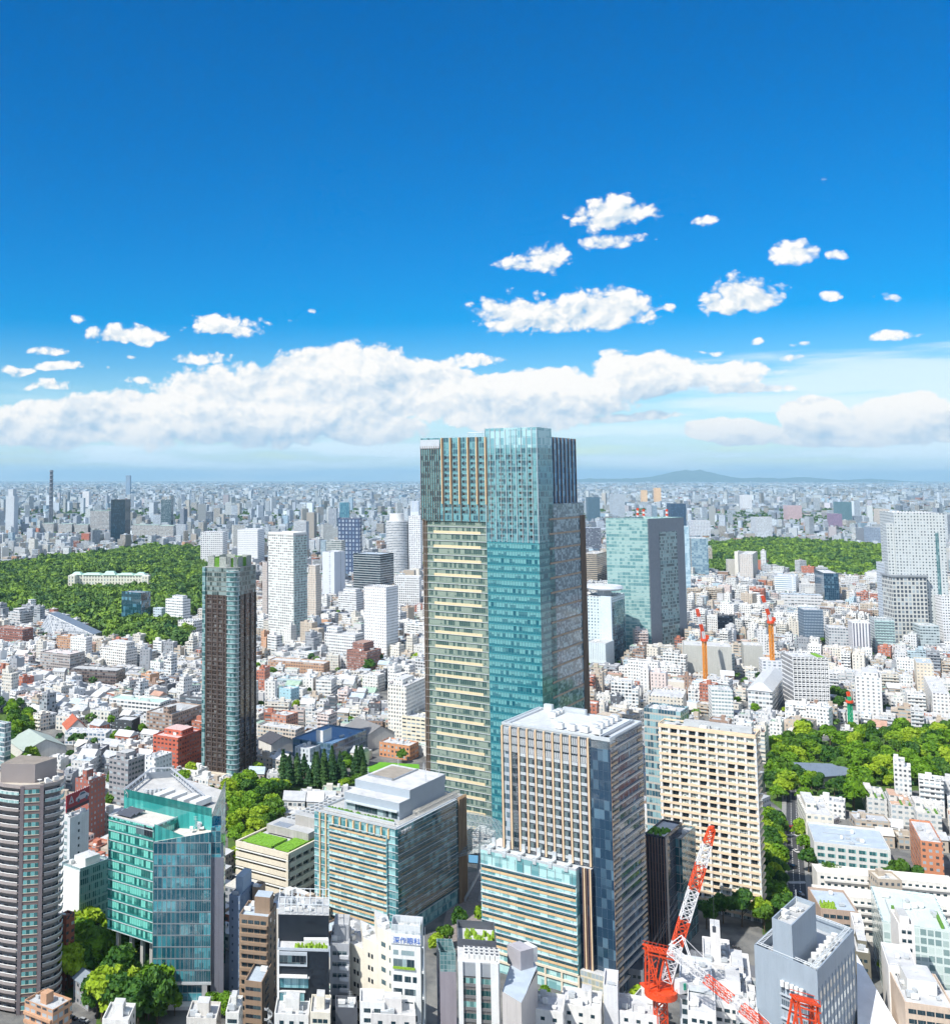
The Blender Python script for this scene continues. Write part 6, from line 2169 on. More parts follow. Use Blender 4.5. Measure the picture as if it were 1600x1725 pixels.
# red-roofed chapel
def gable(name, label, cat, x, y, w, d, h, rise, ang, wall, roof, group=None):
 c = gnd(x, y)
 root = thing(name, label, cat, (c.x, c.y, 0), group)
 a = R(ang)
 ux, uy = Vector((math.cos(a), math.sin(a))), Vector((-math.sin(a), math.cos(a)))
 P = [v2(c) - ux * w / 2 - uy * d / 2, v2(c) + ux * w / 2 - uy * d / 2, v2(c) + ux * w / 2 + uy * d / 2, v2(c) - ux * w / 2 + uy * d / 2]
 claim([tuple(p) for p in P], h + rise)
 mb = MB()
 for i in range(4):
  mb.wall(P[i], P[(i + 1) % 4], 0, h)
 m0, m1 = (P[0] + P[1]) / 2, (P[2] + P[3]) / 2
 mb.face([(*P[0], h), (*P[1], h), (*m0, h + rise)])
 mb.face([(*P[2], h), (*P[3], h), (*m1, h + rise)])
 mb.build('wall', wall, root)
 mb = MB()
 e = .5
 def ov(p, q):
  return p + (p - q).normalized() * e
 A0, A1 = ov(P[0], P[1]) - uy * e, ov(P[1], P[0]) - uy * e
 B0, B1 = ov(P[3], P[2]) + uy * e, ov(P[2], P[3]) + uy * e
 n0, n1 = m0 - uy * e, m1 + uy * e
 for (a_, b_, c_, d_) in ((A0, n0, n1, B0), (n0, A1, B1, n1)):
  top = [(*a_, h - .2 if a_ in (A0,) else h + rise), (*b_, h + rise if b_ is n0 else h - .2), (*c_, h + rise if c_ is n1 else h - .2), (*d_, h - .2 if d_ is B0 else h + rise)]
  mb.face(top[::-1])
  mb.face([(p[0], p[1], p[2] + .25) for p in top])
 mb.build('roof', roof, root)
 return root
gable('chapel', 'red steep-roofed chapel behind the long low white school', 'chapel', 126, 1236, 17, 24, 6, 8, 20, M('chapel_wall', (.70, .66, .60), .7), M('red_roof', (.40, .11, .06), .7))
gable('house', 'large hall with a grey green hipped roof at the far left', 'house', 62, 1270, 34, 40, 8, 7, 30, OFFW, M('sage_roof', (.34, .40, .36), .7))
gable('house', 'dark roofed gable house left of the school', 'house', 466, 1262, 22, 20, 7, 5, 30, OFFW, M('charcoal_roof', (.07, .07, .08), .6))
gable('gymnasium', 'grey gable roofed gymnasium right of the school', 'gymnasium', 622, 1252, 26, 34, 11, 6, 28, OFFW, M('grey_gable_roof', (.20, .20, .20), .6))
add(AT, 'tower at the left edge with a white diagonal lattice frame', -30, 8, 19, 1222, 1300, 30, glass('lattice_tower_glass', (.05, .10, .13), (.26, .40, .42), 1.6, 3.4, .1, (.6, .62, .62), band=.25, bcol=(.6, .62, .62), pl=.5), ROOFL, gear=0)
# transmission mast with dishes
def mast():
 c = gnd(86, 895)
 z = up(86, 792, c.y)
 c = at(86, 845, c.y)
 root = thing('transmission_mast', 'tall grey steel transmission mast with platforms above the green roofed blocks', 'mast', (c.x, c.y, 0))
 mb = MB()
 lattice(mb, (c.x, c.y, 0), (c.x, c.y, z), 14, 9, 22, r=1.0)
 mb.cyl((c.x, c.y), 2.6, 0, z, 8)
 mb.build('shaft', M('mast_grey', (.20, .23, .28), .5, metal=.3), root)
 first = None
 for k in range(9):
  zz = z - 6 - k * 17
  if first is None:
   mb = MB()
   mb.cyl((c.x, c.y), 8.5, zz, zz + 4, 14)
   first, z0 = mb.build('platform', M('mast_platform', (.26, .29, .34), .5), root), zz
  else:
   again(first, (0, 0, zz - z0))
mast()
# palace in the woods
def palace():
 L, F, Rr, K, z = foot(120, 245, 262, 965, 986, 4, wr=40, most=240)
 root = thing('palace', 'long white palace with pale green roofs in the woods', 'palace', (F[0], F[1], 0))
 claim([L, F, Rr, K], z)
 D_ = dist(L, F)
 mb = MB()
 mb.prism([L, F, Rr, K], 0, z - 5, 0, 1)
 mb.build('wall', [pw('palace_wall', (.74, .72, .64), 6, 6.5, .4, .6, win=(.22, .22, .22)), M('palace_roof', (.42, .62, .52), .7)], root)
 rf = M('palace_roof', (.42, .62, .52), .7)
 for s0, s1, h in ((0, .14, 5), (.16, .40, 3.5), (.43, .60, 7), (.63, .84, 3.5), (.86, 1, 5)):
  mb = MB()
  P = [along(L, F, D_ * s0, 1.5), along(L, F, D_ * s1, 1.5), along(L, F, D_ * s1, -22), along(L, F, D_ * s0, -22)]
  Q = shrink(ccw(P), 5)
  P = ccw(P)
  for i in range(4):
   j = (i + 1) % 4
   mb.face([(*P[i], z - 5), (*P[j], z - 5), (*Q[j], z - 5 + h), (*Q[i], z - 5 + h)])
  mb.face([(*q, z - 5 + h) for q in Q])
  mb.build('roof', rf, root)
 for s in (0.0, .98):
  mb = MB()
  strip_box(mb, L, F, D_ * s, D_ * s + D_ * .09, 0, z - 4, 0, 26)
  mb.build('side_wing', pw('palace_wall', (.74, .72, .64)), root)
palace()

# ---- right half
r_, f_ = add(OT, 'pale teal glass office tower with a dark framed flank', 1020, 1090, 1151, 878, 1108, 50, glass('pale_teal_tower', (.13, .29, .31), (.33, .50, .49), 3.0, 4.2, .12, (.34, .46, .46), band=.22, bcol=(.36, .50, .48), pl=.55, rows=.6), ROOFG, gear=3, cap=3, angl=22)
D2 = dist(f_[1], f_[2])
dk = M('dark_frame', (.20, .23, .27), .4)
mb = MB()
strip_box(mb, f_[1], f_[2], D2 * .02, D2, 0, f_[4] + 2.5, .02, .5)
fr_ = mb.build('flank_frame', dk, r_)
mb = MB()
strip_box(mb, f_[1], f_[2], D2 * .30, D2 * .78, 3, f_[4] - 14, .52, .7)
mb.build('flank_glazing', glass('flank_glass', (.05, .10, .12), (.28, .44, .46), 3, 4.2, .2, (.10, .12, .14), band=.3, bcol=(.30, .42, .44), pl=.5), r_)
r_, f_ = add(OT, 'pale blue mirrored tower close behind the framed teal tower', 1146, 1160, 1166, 888, 1020, 24, glass('pale_blue_mirror', (.26, .40, .50), (.44, .58, .66), 3, 4, .1, (.36, .5, .58), pl=.5), ROOFL, gear=1, wr=30)
add(OB, 'brown banded office behind the skyscraper shoulder', 979, 1005, 1022, 934, 990, 30, glass('brown_banded', (.06, .07, .08), (.16, .16, .15), 3, 3.8, .1, (.32, .28, .22), band=.5, bcol=(.40, .35, .28), pl=.3), ROOFG, gear=3)
add(OB, 'dark office with a red-edged roof box behind the brown banded office', 981, 1012, 1022, 890, 935, 14, pw('dark_far_off', (.13, .15, .20), 4, 4, .6, .5), ROOFB, gear=2, wr=60)
def disc_tower():
 r_, f_ = add(OT, 'pale blue office tower with a white disc on its roof', 983, 1030, 1052, 1008, 1122, 34, pw('disc_tower_wall', (.56, .66, .70), 3.6, 3.6, .4, .45, win=(.08, .12, .16), pl=.2), ROOFL, gear=1)
 L, F, Rr, K, z = f_
 c = ((L[0] + Rr[0]) / 2, (L[1] + Rr[1]) / 2)
 mb = MB()
 mb.cyl(c, 8, z, z + 7, 16)
 mb.cyl(c, 19, z + 7, z + 9, 28, 0, 1, 22)
 mb.cyl(c, 22, z + 9, z + 12, 28, 0, 1, 20)
 mb.build('roof_disc', [M('disc_grey', (.50, .55, .60), .5), ROOFL], r_)
 mb = MB()
 strip_box(mb, F, Rr, 2, dist(F, Rr) - 2, 0, z - 5, .02, .3)
 mb.build('dark_flank_glass', glass('disc_flank', (.04, .08, .11), (.18, .30, .34), 3, 3.6, .1, (.3, .4, .44), pl=.3), r_)
 mb = MB()
 strip_box(mb, L, F, dist(L, F) * .62, dist(L, F), 0, z + 2, .02, 2.5)
 mb.build('projecting_bay', M('pale_blue_panel', (.56, .66, .72), .6), r_)
disc_tower()
add(OB, 'pale blue ridged block at the foot of the disc tower', 985, 1020, 1034, 1086, 1130, 34, pw('ridged_block', (.58, .66, .69), 2, 40, .3, .95, win=(.44, .52, .56)), ROOFG, gear=3)
add(OT, 'blue glass tower with two flat tops right of the framed teal tower', 1164, 1192, 1205, 908, 985, 16, glass('blue_flat_tops', (.14, .24, .32), (.30, .42, .48), 4, 4, .2, (.32, .40, .46), pl=.5), ROOFL, gear=2, wr=60)
add(OT, 'tan slab tower in front of the moat woods', 1245, 1267, 1283, 935, 985, 30, pw('tan_slab_tower', (.56, .53, .50), 3.4, 3.6, .3, .6, win=(.26, .25, .25)), ROOFL, gear=3)
add(OB, 'white office with blue ribbon windows in two wings', 1304, 1340, 1386, 973, 1005, 30, pw('two_wing', (.74, .77, .80), 30, 3.7, .95, .45, win=(.24, .36, .46)), ROOFL, most=70)
add(OB, 'navy glass office between white end walls', 1387, 1412, 1488, 967, 1022, 18, glass('navy_block', (.015, .05, .09), (.10, .20, .28), 3, 3.8, .2, (.10, .16, .22), pl=.25), ROOFL, gear=3, most=85, wr=85)
add(OB, 'long pale stand-like building with a slanted grey roof', 1315, 1386, 1392, 1004, 1026, 18, pw('long_stand', (.62, .63, .64), 5, 5, .8, .3), ROOFB, gear=0, most=130, wr=26)
def tower_grey_right():
 r_, f_ = add(OT, 'broad pale grey tower filling the right edge with small dark windows', 1505, 1590, 1640, 866, 1092, 20, pw('pale_grey_tower', (.52, .56, .57), 3.6, 3.9, .42, .46, win=(.07, .10, .13), pl=.3), ROOFL, gear=3, most=90)
 L, F, Rr, K, z = f_
 mb = MB()
 mb.prism([along(L, F, -8, -6), along(L, F, 0, -6), along(L, F, 0, -30), along(L, F, -8, -30)], 0, z - 14, 0, 1)
 mb.build('side_bay', [pw('pale_grey_tower', (.52, .56, .57)), ROOFL], r_)
 D_ = dist(L, F)
 mb = MB()
 strip_box(mb, L, F, D_ * .80, D_ * .87, 0, z - 24, .02, .12)
 mb.build('glass_slot', glass('slot_teal', (.06, .16, .18), (.20, .34, .36), 2, 3.9, .2, (.3, .36, .38), pl=.4), r_)
tower_grey_right()
r_, f_ = add(OT, 'pale stone tower with a dark square window grid and flat dark cornice', 1502, 1560, 1566, 972, 1092, 8, pw('stone_grid', (.56, .57, .54), 4.6, 5.2, .62, .66, win=(.07, .09, .12), pl=.2), STEEL, gear=2, wr=30, cap=0)
parapet(r_, STEEL, shrink(ccw(f_[:4]), -1.6), f_[4], 2.2, 1.5, 'cornice')
add(OT, 'blue grey slab left of the stone grid tower', 1489, 1500, 1506, 950, 1080, 12, pw('blue_grey_slab', (.50, .56, .62), 3, 3.6, .4, .4), ROOFL, gear=1, wr=30)
add(OB, 'checkerboard dark blue office tower', 1353, 1386, 1393, 1029, 1088, 12, pw('checker', (.08, .13, .19), 1.8, 3.6, .5, .5, win=(.36, .44, .52), pl=.0), ROOFL, gear=2, wr=26)
add(AB, 'white tower with vertical window stripes right of the checkerboard office', 1435, 1465, 1473, 1050, 1104, 16, pw('vert_stripes', (.74, .74, .76), 3.4, 40, .45, .92, win=(.14, .15, .20), pl=.0, sill=.03), ROOFL, gear=3, wr=22)
r_, f_ = add(AB, 'apartment tower with teal glass balconies below the stone grid tower', 1472, 1506, 1515, 1044, 1100, 16, pw('teal_balc_wall', (.50, .56, .58), 3.2, 3.3, .7, .5, win=(.10, .14, .17)), ROOFL, wr=22)
bands(r_, 'balcony', M('pale_teal_glass', (.42, .58, .56), .3), f_[0], f_[1], [f_[4] - 3.3 * (k + 1) for k in range(20)], 1.0, .02, 1.2)
add(OB, 'grey office behind the striped white tower', 1395, 1428, 1437, 1060, 1098, 20, pw('grey_behind', (.50, .52, .54), 3.2, 3.6, .7, .45, win=(.10, .13, .16)), ROOFL, wr=30)
r_, f_ = add(OB, 'white coarse-grid office with a green strip on its roof', 1335, 1394, 1404, 1110, 1206, 10, pw('coarse_grid', (.72, .72, .72), 3.5, 4.0, .74, .70, win=(.02, .03, .05), lightwin=(.10, .12, .14), pl=.1, sill=.16), ROOFL, gear=6, wr=34, fh=4.0)
D_ = dist(f_[0], f_[1])
fins(r_, 'grid_pier', WHITE, f_[0], f_[1], [D_ * i / 9 for i in range(10)], .6, 0, f_[4], .02, .6)
bands(r_, 'grid_beam', WHITE, f_[0], f_[1], [f_[4] - 4.0 * k - .8 for k in range(int(f_[4] / 4))], .7, .02, .58)
mb = MB()
strip_box(mb, f_[0], f_[1], D_ * .78, D_ * .94, f_[4] + .1, f_[4] + .8, -28, -3)
mb.build('roof_lawn', LAWN, r_)
sheet = pw('grey_sheeting', (.46, .47, .44), 1.8, 3.4, .06, .95, win=(.36, .37, .35), pl=0, sill=.02)
add(OB, 'building wrapped in grey scaffolding sheets, nearer of the two', 1151, 1232, 1255, 1092, 1146, 20, sheet, ROOFL, gear=4, most=70, wr=36)
add(OB, 'building wrapped in grey scaffolding sheets, behind the nearer one', 1252, 1284, 1298, 1090, 1134, 20, sheet, ROOFL, gear=3, most=60, wr=30)
add(AB, 'white building with arched bays right of the wrapped buildings', 1283, 1334, 1340, 1116, 1146, 16, pw('arched_bays', (.66, .69, .74), 5, 3.2, .5, .5, win=(.16, .20, .26)), ROOFL, wr=20)
def gable_office():
 r_, f_ = add(OB, 'white office with a pale hipped roof left of the coarse-grid office', 1259, 1300, 1324, 1166, 1206, 32, pw('hip_office', (.70, .71, .71), 3, 4.2, .8, .45, win=(.10, .12, .14)), ROOFG, gear=0, cap=0)
 L, F, Rr, K, z = f_
 P = ccw(shrink(ccw([L, F, Rr, K]), -.8))
 Q = shrink(P, 9)
 mb = MB()
 for i in range(4):
  j = (i + 1) % 4
  mb.face([(*P[i], z + .1), (*P[j], z + .1), (*Q[j], z + 6), (*Q[i], z + 6)])
 mb.face([(*q, z + 6) for q in Q])
 mb.build('hip_roof', M('hip_grey', (.52, .54, .55), .6), r_)
gable_office()
add(AB, 'white apartment block with pale green balconies and white ribs', 1198, 1234, 1246, 1166, 1224, 16, pw('green_balc', (.74, .74, .72), 2.6, 3.1, .8, .45, win=(.22, .32, .34)), ROOFL, wr=24)
add(AB, 'beige apartment block with a stepped grey side by the banded slab', 1092, 1150, 1184, 1178, 1216, 26, pw('beige_step', (.62, .58, .50), 3, 3.1, .4, .45), ROOFL, most=40)
add(AB, 'white apartment tower pair with grey window bays beside the dark trees', 1440, 1484, 1518, 1144, 1214, 28, pw('white_pair', (.74, .74, .72), 4, 3.1, .4, .5, win=(.20, .22, .24)), ROOFL, most=40, pent=(.3, .9, .1, .9, 4))
add(AB, 'beige tower with pale window bands near the right edge', 1543, 1572, 1588, 1120, 1180, 28, pw('beige_bands', (.64, .57, .46), 3, 3.2, .5, .4, win=(.30, .30, .28)), ROOFB, most=36)
add(AB, 'white apartment block below the beige banded tower', 1570, 1600, 1622, 1172, 1216, 28, pw('white_below', (.72, .71, .69), 3, 3.1, .5, .45, win=(.16, .17, .19)), ROOFL)
add(OB, 'white narrow tower at the far right edge', 1586, 1604, 1610, 1006, 1096, 10, pw('far_right_white', (.74, .75, .77), 3, 3.4, .5, .4), ROOFL, gear=1, wr=20)
add(OB, 'grey teal office before the broad pale grey tower', 1549, 1582, 1592, 1056, 1100, 14, pw('grey_teal_off', (.46, .54, .56), 3, 3.6, .8, .4), ROOFL, wr=26)
# far towers of the right skyline
for (lab, xl, xf, xr, yt, yb, col, wn) in [
  ('dark blue glass tower on the skyline with a red crane before it', 1130, 1155, 1159, 849, 915, (.03, .07, .13), (.06, .11, .18)),
  ('pink stone office on the skyline beyond the moat woods', 1326, 1350, 1354, 852, 880, (.52, .40, .42), (.30, .24, .26)),
  ('dark teal tower on the skyline with a notched top', 1412, 1434, 1440, 846, 886, (.12, .22, .26), (.08, .16, .20)),
  ('small orange-lit tower on the horizon, right one of a pair', 1103, 1113, 1116, 822, 850, (.74, .50, .30), (.5, .36, .24)),  # orange light on both paired towers is put into the wall colour
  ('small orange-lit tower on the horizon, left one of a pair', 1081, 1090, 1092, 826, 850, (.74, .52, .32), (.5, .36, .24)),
  ('pale striped office tower on the skyline above the moat', 1273, 1300, 1304, 872, 912, (.50, .54, .58), (.36, .40, .44)),
  ('white ribbed office block on the skyline at the wood edge', 1167, 1196, 1204, 878, 910, (.60, .63, .66), (.24, .30, .38)),
  ('wide grey blue office at the right end of the moat woods', 1468, 1496, 1504, 889, 922, (.26, .32, .40), (.18, .24, .32)),
  ('beige tower at the right end of the skyline', 1481, 1498, 1502, 858, 890, (.58, .53, .48), (.38, .36, .34)),
  ('slim blue grey tower on the left skyline', 212, 219, 221, 801, 836, (.22, .30, .40), (.16, .24, .34)),
  ('brown tower on the left skyline right of the woods', 376, 385, 388, 834, 856, (.34, .32, .34), (.24, .24, .28)),
  ('pair of white lift-like blocks on the skyline', 1250, 1266, 1270, 834, 864, (.66, .68, .70), (.4, .44, .5)),
  ('white slab on the left skyline behind the green roofs', 139, 150, 153, 828, 858, (.66, .67, .68), (.42, .44, .48)),
  ('dull red block at the far left below the transmission mast', 137, 150, 153, 899, 915, (.42, .15, .10), (.3, .12, .1)),
  ('purple grey tower on the right skyline', 1402, 1418, 1422, 866, 894, (.26, .20, .30), (.2, .16, .24)),
  ('grey slab tower on the skyline beside the skyscraper', 1030, 1052, 1057, 833, 880, (.42, .48, .54), (.22, .28, .34)),
  ('dark narrow tower on the skyline beside the skyscraper', 990, 1010, 1014, 838, 885, (.08, .15, .20), (.06, .11, .16))]:
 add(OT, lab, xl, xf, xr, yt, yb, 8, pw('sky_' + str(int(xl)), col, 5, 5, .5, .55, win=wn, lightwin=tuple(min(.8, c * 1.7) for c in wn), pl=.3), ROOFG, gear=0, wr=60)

# ---- lower right: flats, terraces, houses
r_, f_ = add(AB, 'cream white apartment block with a stepped grey roof beside the wooded street', 1357, 1404, 1450, 1378, 1440, 20, pw('cream_white_flat', (.74, .71, .63), 3.6, 3.2, .5, .45, win=(.14, .18, .18)), ROOFL, most=40, pent=(.1, .5, .3, .9, 4), Y=640)
r_, f_ = add(AB, 'grey white block with wide teal windows in four rows', 1371, 1500, 1522, 1436, 1490, 22, M('grey_white_flat', (.66, .66, .63), .7, streak=.08), ROOFB, most=55, pan=(7, 3, 3.6, 1.9), pane_mat=TEALP, Y=590, fh=3.6, gear=6)
r_, f_ = add(AB, 'long white apartment slab with railed balconies, the further of two', 1376, 1612, 1622, 1492, 1540, 16, M('long_slab_white', (.76, .74, .69), .7, streak=.08), M('cream_roof', (.70, .67, .60), .85), most=120, wr=12, Y=538, pan=(20, 1, 1.6, 1.3), fh=3.4, gear=0, cap=.4)
bands(r_, 'balcony', M('long_slab_white', (.76, .74, .69), .7, streak=.08), f_[0], f_[1], [f_[4] - 3.4 * (k + 1) for k in range(4)], 1.0, .05, 1.1, 3, dist(f_[0], f_[1]) - 1)
r_, f_ = add(AB, 'long white apartment slab with railed balconies, the nearer of two', 1376, 1612, 1622, 1530, 1580, 16, M('long_slab_white', (.76, .74, .69), .7, streak=.08), M('cream_roof', (.70, .67, .60), .85), most=120, wr=12, Y=508, pan=(20, 1, 1.6, 1.3), fh=3.4, gear=0, cap=.4)
bands(r_, 'balcony', M('long_slab_white', (.76, .74, .69), .7, streak=.08), f_[0], f_[1], [f_[4] - 3.4 * (k + 1) for k in range(4)], 1.0, .05, 1.1, 3, dist(f_[0], f_[1]) - 1)
r_, f_ = add(AB, 'brown apartment block with a planted roof terrace behind the blue grey office', 1382, 1446, 1474, 1541, 1600, 16, M('brown_flat', (.44, .33, .26), .7, streak=.1), ROOFB, most=34, pan=(5, 3, 2.2, 1.5), Y=470, fh=3.4, gear=2)
mb = MB()
rg = random.Random(6)
for i in range(60):
 q = along(f_[0], f_[1], rg.uniform(1, 7), -rg.uniform(2, 9))
 mb.cyl(q, .6, f_[4] + .1, f_[4] + .6 + rg.random(), 6, 0, None, .3)
mb.build('roof_garden', M('bright_shrub', (.22, .36, .03), .9, var=.45, scale=2), r_)
r_, f_ = add(AB, 'pale green glass terraced building at the right edge', 1486, 1604, 1640, 1574, 1640, 24, glass('pale_green_terraces', (.20, .30, .30), (.55, .66, .63), 2.6, 3.4, .5, (.60, .68, .66), band=.3, bcol=(.60, .70, .67), pl=.5), M('pale_green_roof2', (.52, .60, .57), .8), most=55, Y=452, gear=8)
fins(r_, 'roof_hedge', M('hedge_green', (.10, .24, .03), .9, var=.4, scale=1.5), f_[0], f_[1], [6, 22, 38], 1.0, f_[4], f_[4] + 1.4, -20, -4)
for i, (xl, xf, xr, yt, Y, lab) in enumerate([(1460, 1494, 1512, 1350, 700, 'stepped terrace house with planters beside the park, leftmost step'), (1500, 1540, 1560, 1362, 682, 'stepped terrace house with orange roof decks beside the park'), (1544, 1586, 1606, 1376, 664, 'stepped terrace house with hedges at the right edge beside the park')]):
 r_, f_ = add(AB, lab, xl, xf, xr, yt, 0, 24, pw('terrace_wall_%d' % i, (.60, .60, .58), 3.4, 3.2, .6, .45, win=(.14, .18, .2)), M('terrace_deck_%d' % i, (.56, .54, .50) if i != 1 else (.50, .33, .24), .8), most=30, Y=Y, gear=4, pent=(.05, .4, .4, .95, 3.4))
 fins(r_, 'roof_hedge', M('hedge_green', (.10, .24, .03), .9, var=.4, scale=1.5), f_[0], f_[1], [dist(f_[0], f_[1]) * .5, dist(f_[0], f_[1]) * .85], .9, f_[4], f_[4] + 1.3, -12, -1)
add(AB, 'orange brick apartment block at the right edge', 1550, 1588, 1640, 1424, 0, 24, pw('orange_brick_right', (.56, .23, .12), 3, 3.2, .5, .45, win=(.10, .10, .1)), ROOFL, most=40, Y=585, gear=4)
add(AB, 'slim white apartment tower with stacked side balconies', 1513, 1540, 1556, 1564, 0, 20, M('slim_white', (.76, .74, .71), .7, streak=.08), ROOFG, most=16, Y=430, pan=(2, 2, 1.4, 1.3), gear=2, pent=(.2, .8, .2, .8, 3))
add(('house', 'house'), 'white flat-roofed house with a deep parapet at the lower right', 1496, 1546, 1572, 1640, 0, 24, M('white_house', (.76, .75, .73), .7, streak=.06), ROOFL, most=22, Y=402, pan=(2, 2, 1.2, 1.2), gear=2)
add(('house', 'house'), 'olive dark house with a pale roof box behind the blue grey office', 1440, 1466, 1490, 1612, 0, 24, M('olive_dark', (.17, .16, .12), .7), ROOFL, most=18, Y=420, pan=(2, 2, 1.2, 1.1), gear=2, pent=(.3, .9, .3, .9, 3.4))
add(('house', 'house'), 'white stair tower house right of the brown apartment block', 1438, 1456, 1472, 1566, 0, 24, M('white_house', (.76, .75, .73), .7, streak=.06), ROOFL, most=14, Y=440, pan=(2, 1, 1, 1), gear=1)
add(AB, 'beige building with white roof machinery at the bottom right corner', 1524, 1610, 1650, 1706, 0, 20, M('beige_corner', (.60, .48, .38), .7, streak=.1), ROOFL, most=34, Y=378, pan=(5, 3, 2.4, 1.5), gear=12, pent=(.2, .8, .4, .9, 4.5, WHITE))
add(AB, 'grey balcony house right of the white wedge house', 1518, 1548, 1566, 1672, 0, 24, M('grey_house', (.42, .43, .43), .7, streak=.1), ROOFG, most=18, Y=392, pan=(2, 2, 1.6, 1.3), gear=4)
# white wedge house with a slit skylight
def wedge_house():
 A, B, C_ = at(1440, 1742, 366), at(1506, 1690, 396), at(1470, 1640, 420)
 D3 = at(1444, 1640, 418)
 z1 = up(1494, 1668, 396)
 root = thing('wedge_house', 'white folded-roof house with a slit skylight beside the blue grey office', 'house', (A.x, A.y, 0))
 zA = up(1444, 1635, 405)
 P = [(A.x, A.y), (B.x, B.y - 12), (B.x + 3, B.y + 10), (D3.x, D3.y)]
 claim(P, zA)
 mb = MB()
 hs_ = [7, 17, 19, zA]
 for i in range(4):
  j = (i + 1) % 4
  mb.face([(*P[i], 0), (*P[j], 0), (*P[j], hs_[j]), (*P[i], hs_[i])])
 mb.face([(*P[0], hs_[0]), (*P[1], hs_[1]), (*P[3], hs_[3])], 1)
 mb.face([(*P[1], hs_[1]), (*P[2], hs_[2]), (*P[3], hs_[3])], 1)
 mb.build('wall', [WHITE, M('folded_roof', (.66, .70, .74), .6)], root)
 mb = MB()
 def q(u, w):
  a = Vector((*P[1], hs_[1])).lerp(Vector((*P[2], hs_[2])), u)
  b = Vector((*P[3], hs_[3]))
  return a.lerp(b, w) + Vector((0, 0, .12))
 mb.face([q(.3, .45), q(.6, .45), q(.6, .62), q(.3, .62)])
 mb.face([q(.5, .12), q(.8, .12), q(.8, .2), q(.5, .2)])
 mb.build('skylight', PANED, root)
wedge_house()
# white cluster right of the crane
for i, (xl, xf, xr, yt, Y, col, lab, pent, pan) in enumerate([
  (1184, 1232, 1246, 1634, 428, (.76, .75, .74), 'white building with a tall lift tower right of the orange crane', (.3, .65, .2, .5, 13), (3, 2, 1.6, 1.3)),
  (1144, 1200, 1222, 1672, 396, (.56, .60, .64), 'grey blue office with broad cream windows behind the crane cab', None, (3, 2, 3.6, 1.8)),
  (1226, 1266, 1276, 1660, 420, (.74, .74, .74), 'white block with side balconies left of the blue grey office', (.2, .7, .2, .8, 4), (3, 2, 1.6, 1.3)),
  (1200, 1262, 1280, 1700, 388, (.74, .74, .73), 'white low building with a dark sign band under the jib', (.4, .8, .3, .8, 5), (4, 2, 1.8, 1.2)),
  (1158, 1206, 1218, 1716, 380, (.72, .72, .71), 'white roof at the bottom edge under the fallen jib', None, (3, 1, 1.6, 1.2)),
  (1240, 1278, 1290, 1722, 380, (.70, .70, .69), 'white roof at the bottom edge left of the blue grey office', None, (3, 1, 1.6, 1.2))]):
 add(OB, lab, xl, xf, xr, yt, 0, 22, M('cluster_%d' % i, col, .7, streak=.08), ROOFL, most=26, Y=Y, gear=7, pent=pent, pan=pan)
# left of the teal office
r_, f_ = add(OB, 'white blank-walled tower carrying a red advertising board', 104, 118, 150, 1382, 0, 30, M('blank_white', (.62, .64, .65), .7, streak=.1), ROOFL, most=24, Y=548, pan=(1, 0, 1.8, 1.6), gear=5)
p_ = Panes(r_, PANED, 'stair_window')
for k in range(9):
 p_.add(f_[1], f_[2], dist(f_[1], f_[2]) * .42, dist(f_[1], f_[2]) * .42 + 1.3, f_[4] - 4 - 3.6 * k, f_[4] - 2.7 - 3.6 * k, .02)
p_.done()
def billboard():
 a, b = at(112, 1366, 549), at(150, 1352, 566)
 z0, z1 = up(112, 1370, 549), up(112, 1341, 549)
 root = thing('advertising_board', 'red rooftop advertising board showing a car and an emblem', 'billboard', (a.x, a.y, z0))
 P, Q = (a.x, a.y), (b.x, b.y)
 Ld = dist(P, Q)
 mb = MB()
 strip_box(mb, P, Q, 0, Ld, z0, z1, -.5, 0)
 mb.build('panel', M('board_red', (.30, .02, .035), .5, var=.2), root)
 mb = MB()
 strip_box(mb, P, Q, .1, Ld - .1, z0 + .1, z0 + (z1 - z0) * .2, .01, .05)
 mb.build('panel_base', M('board_dark', (.05, .03, .05), .5), root)
 def pt(u, w, o=.08):
  q = along(P, Q, Ld * u, o)
  return (*q, z0 + (z1 - z0) * w)
 mb = MB()
 body = [(.40, .42), (.98, .42), (.99, .58), (.88, .70), (.78, .86), (.60, .86), (.52, .68), (.40, .60)]
 mb.face([pt(u, w) for u, w in body])
 mb.build('car_picture', M('picture_silver', (.46, .44, .50), .4), root)
 mb = MB()
 mb.face([pt(u, w, .1) for u, w in ((.56, .68), (.84, .70), (.77, .82), (.62, .82))])
 for cx in (.52, .88):
  mb.face([pt(cx + .06 * math.cos(t * .785), .42 + .13 * math.sin(t * .785), .12) for t in range(8)])
 mb.build('car_picture_dark', M('picture_blue', (.05, .10, .16), .4), root)
 mb = MB()
 ring = [(.20, .86), (.10, .46), (.30, .46)]
 for i in range(3):
  u, w = ring[i], ring[(i + 1) % 3]
  mb.bar(pt(*u, .1), pt(*w, .1), .25)
 mb.bar(pt(.14, .5, .1), pt(.20, .72, .1), .2)
 mb.bar(pt(.26, .5, .1), pt(.20, .72, .1), .2)
 mb.build('emblem', M('picture_silver', (.46, .44, .50), .4), root)
 mb = MB()
 for i in range(12):
  q = along(P, Q, Ld * i / 11, .6)
  mb.bar((*along(P, Q, Ld * i / 11, 0), z1), (*q, z1 + .7), .1)
 mb.build('board_lamp_arm', RAIL, root)
billboard()
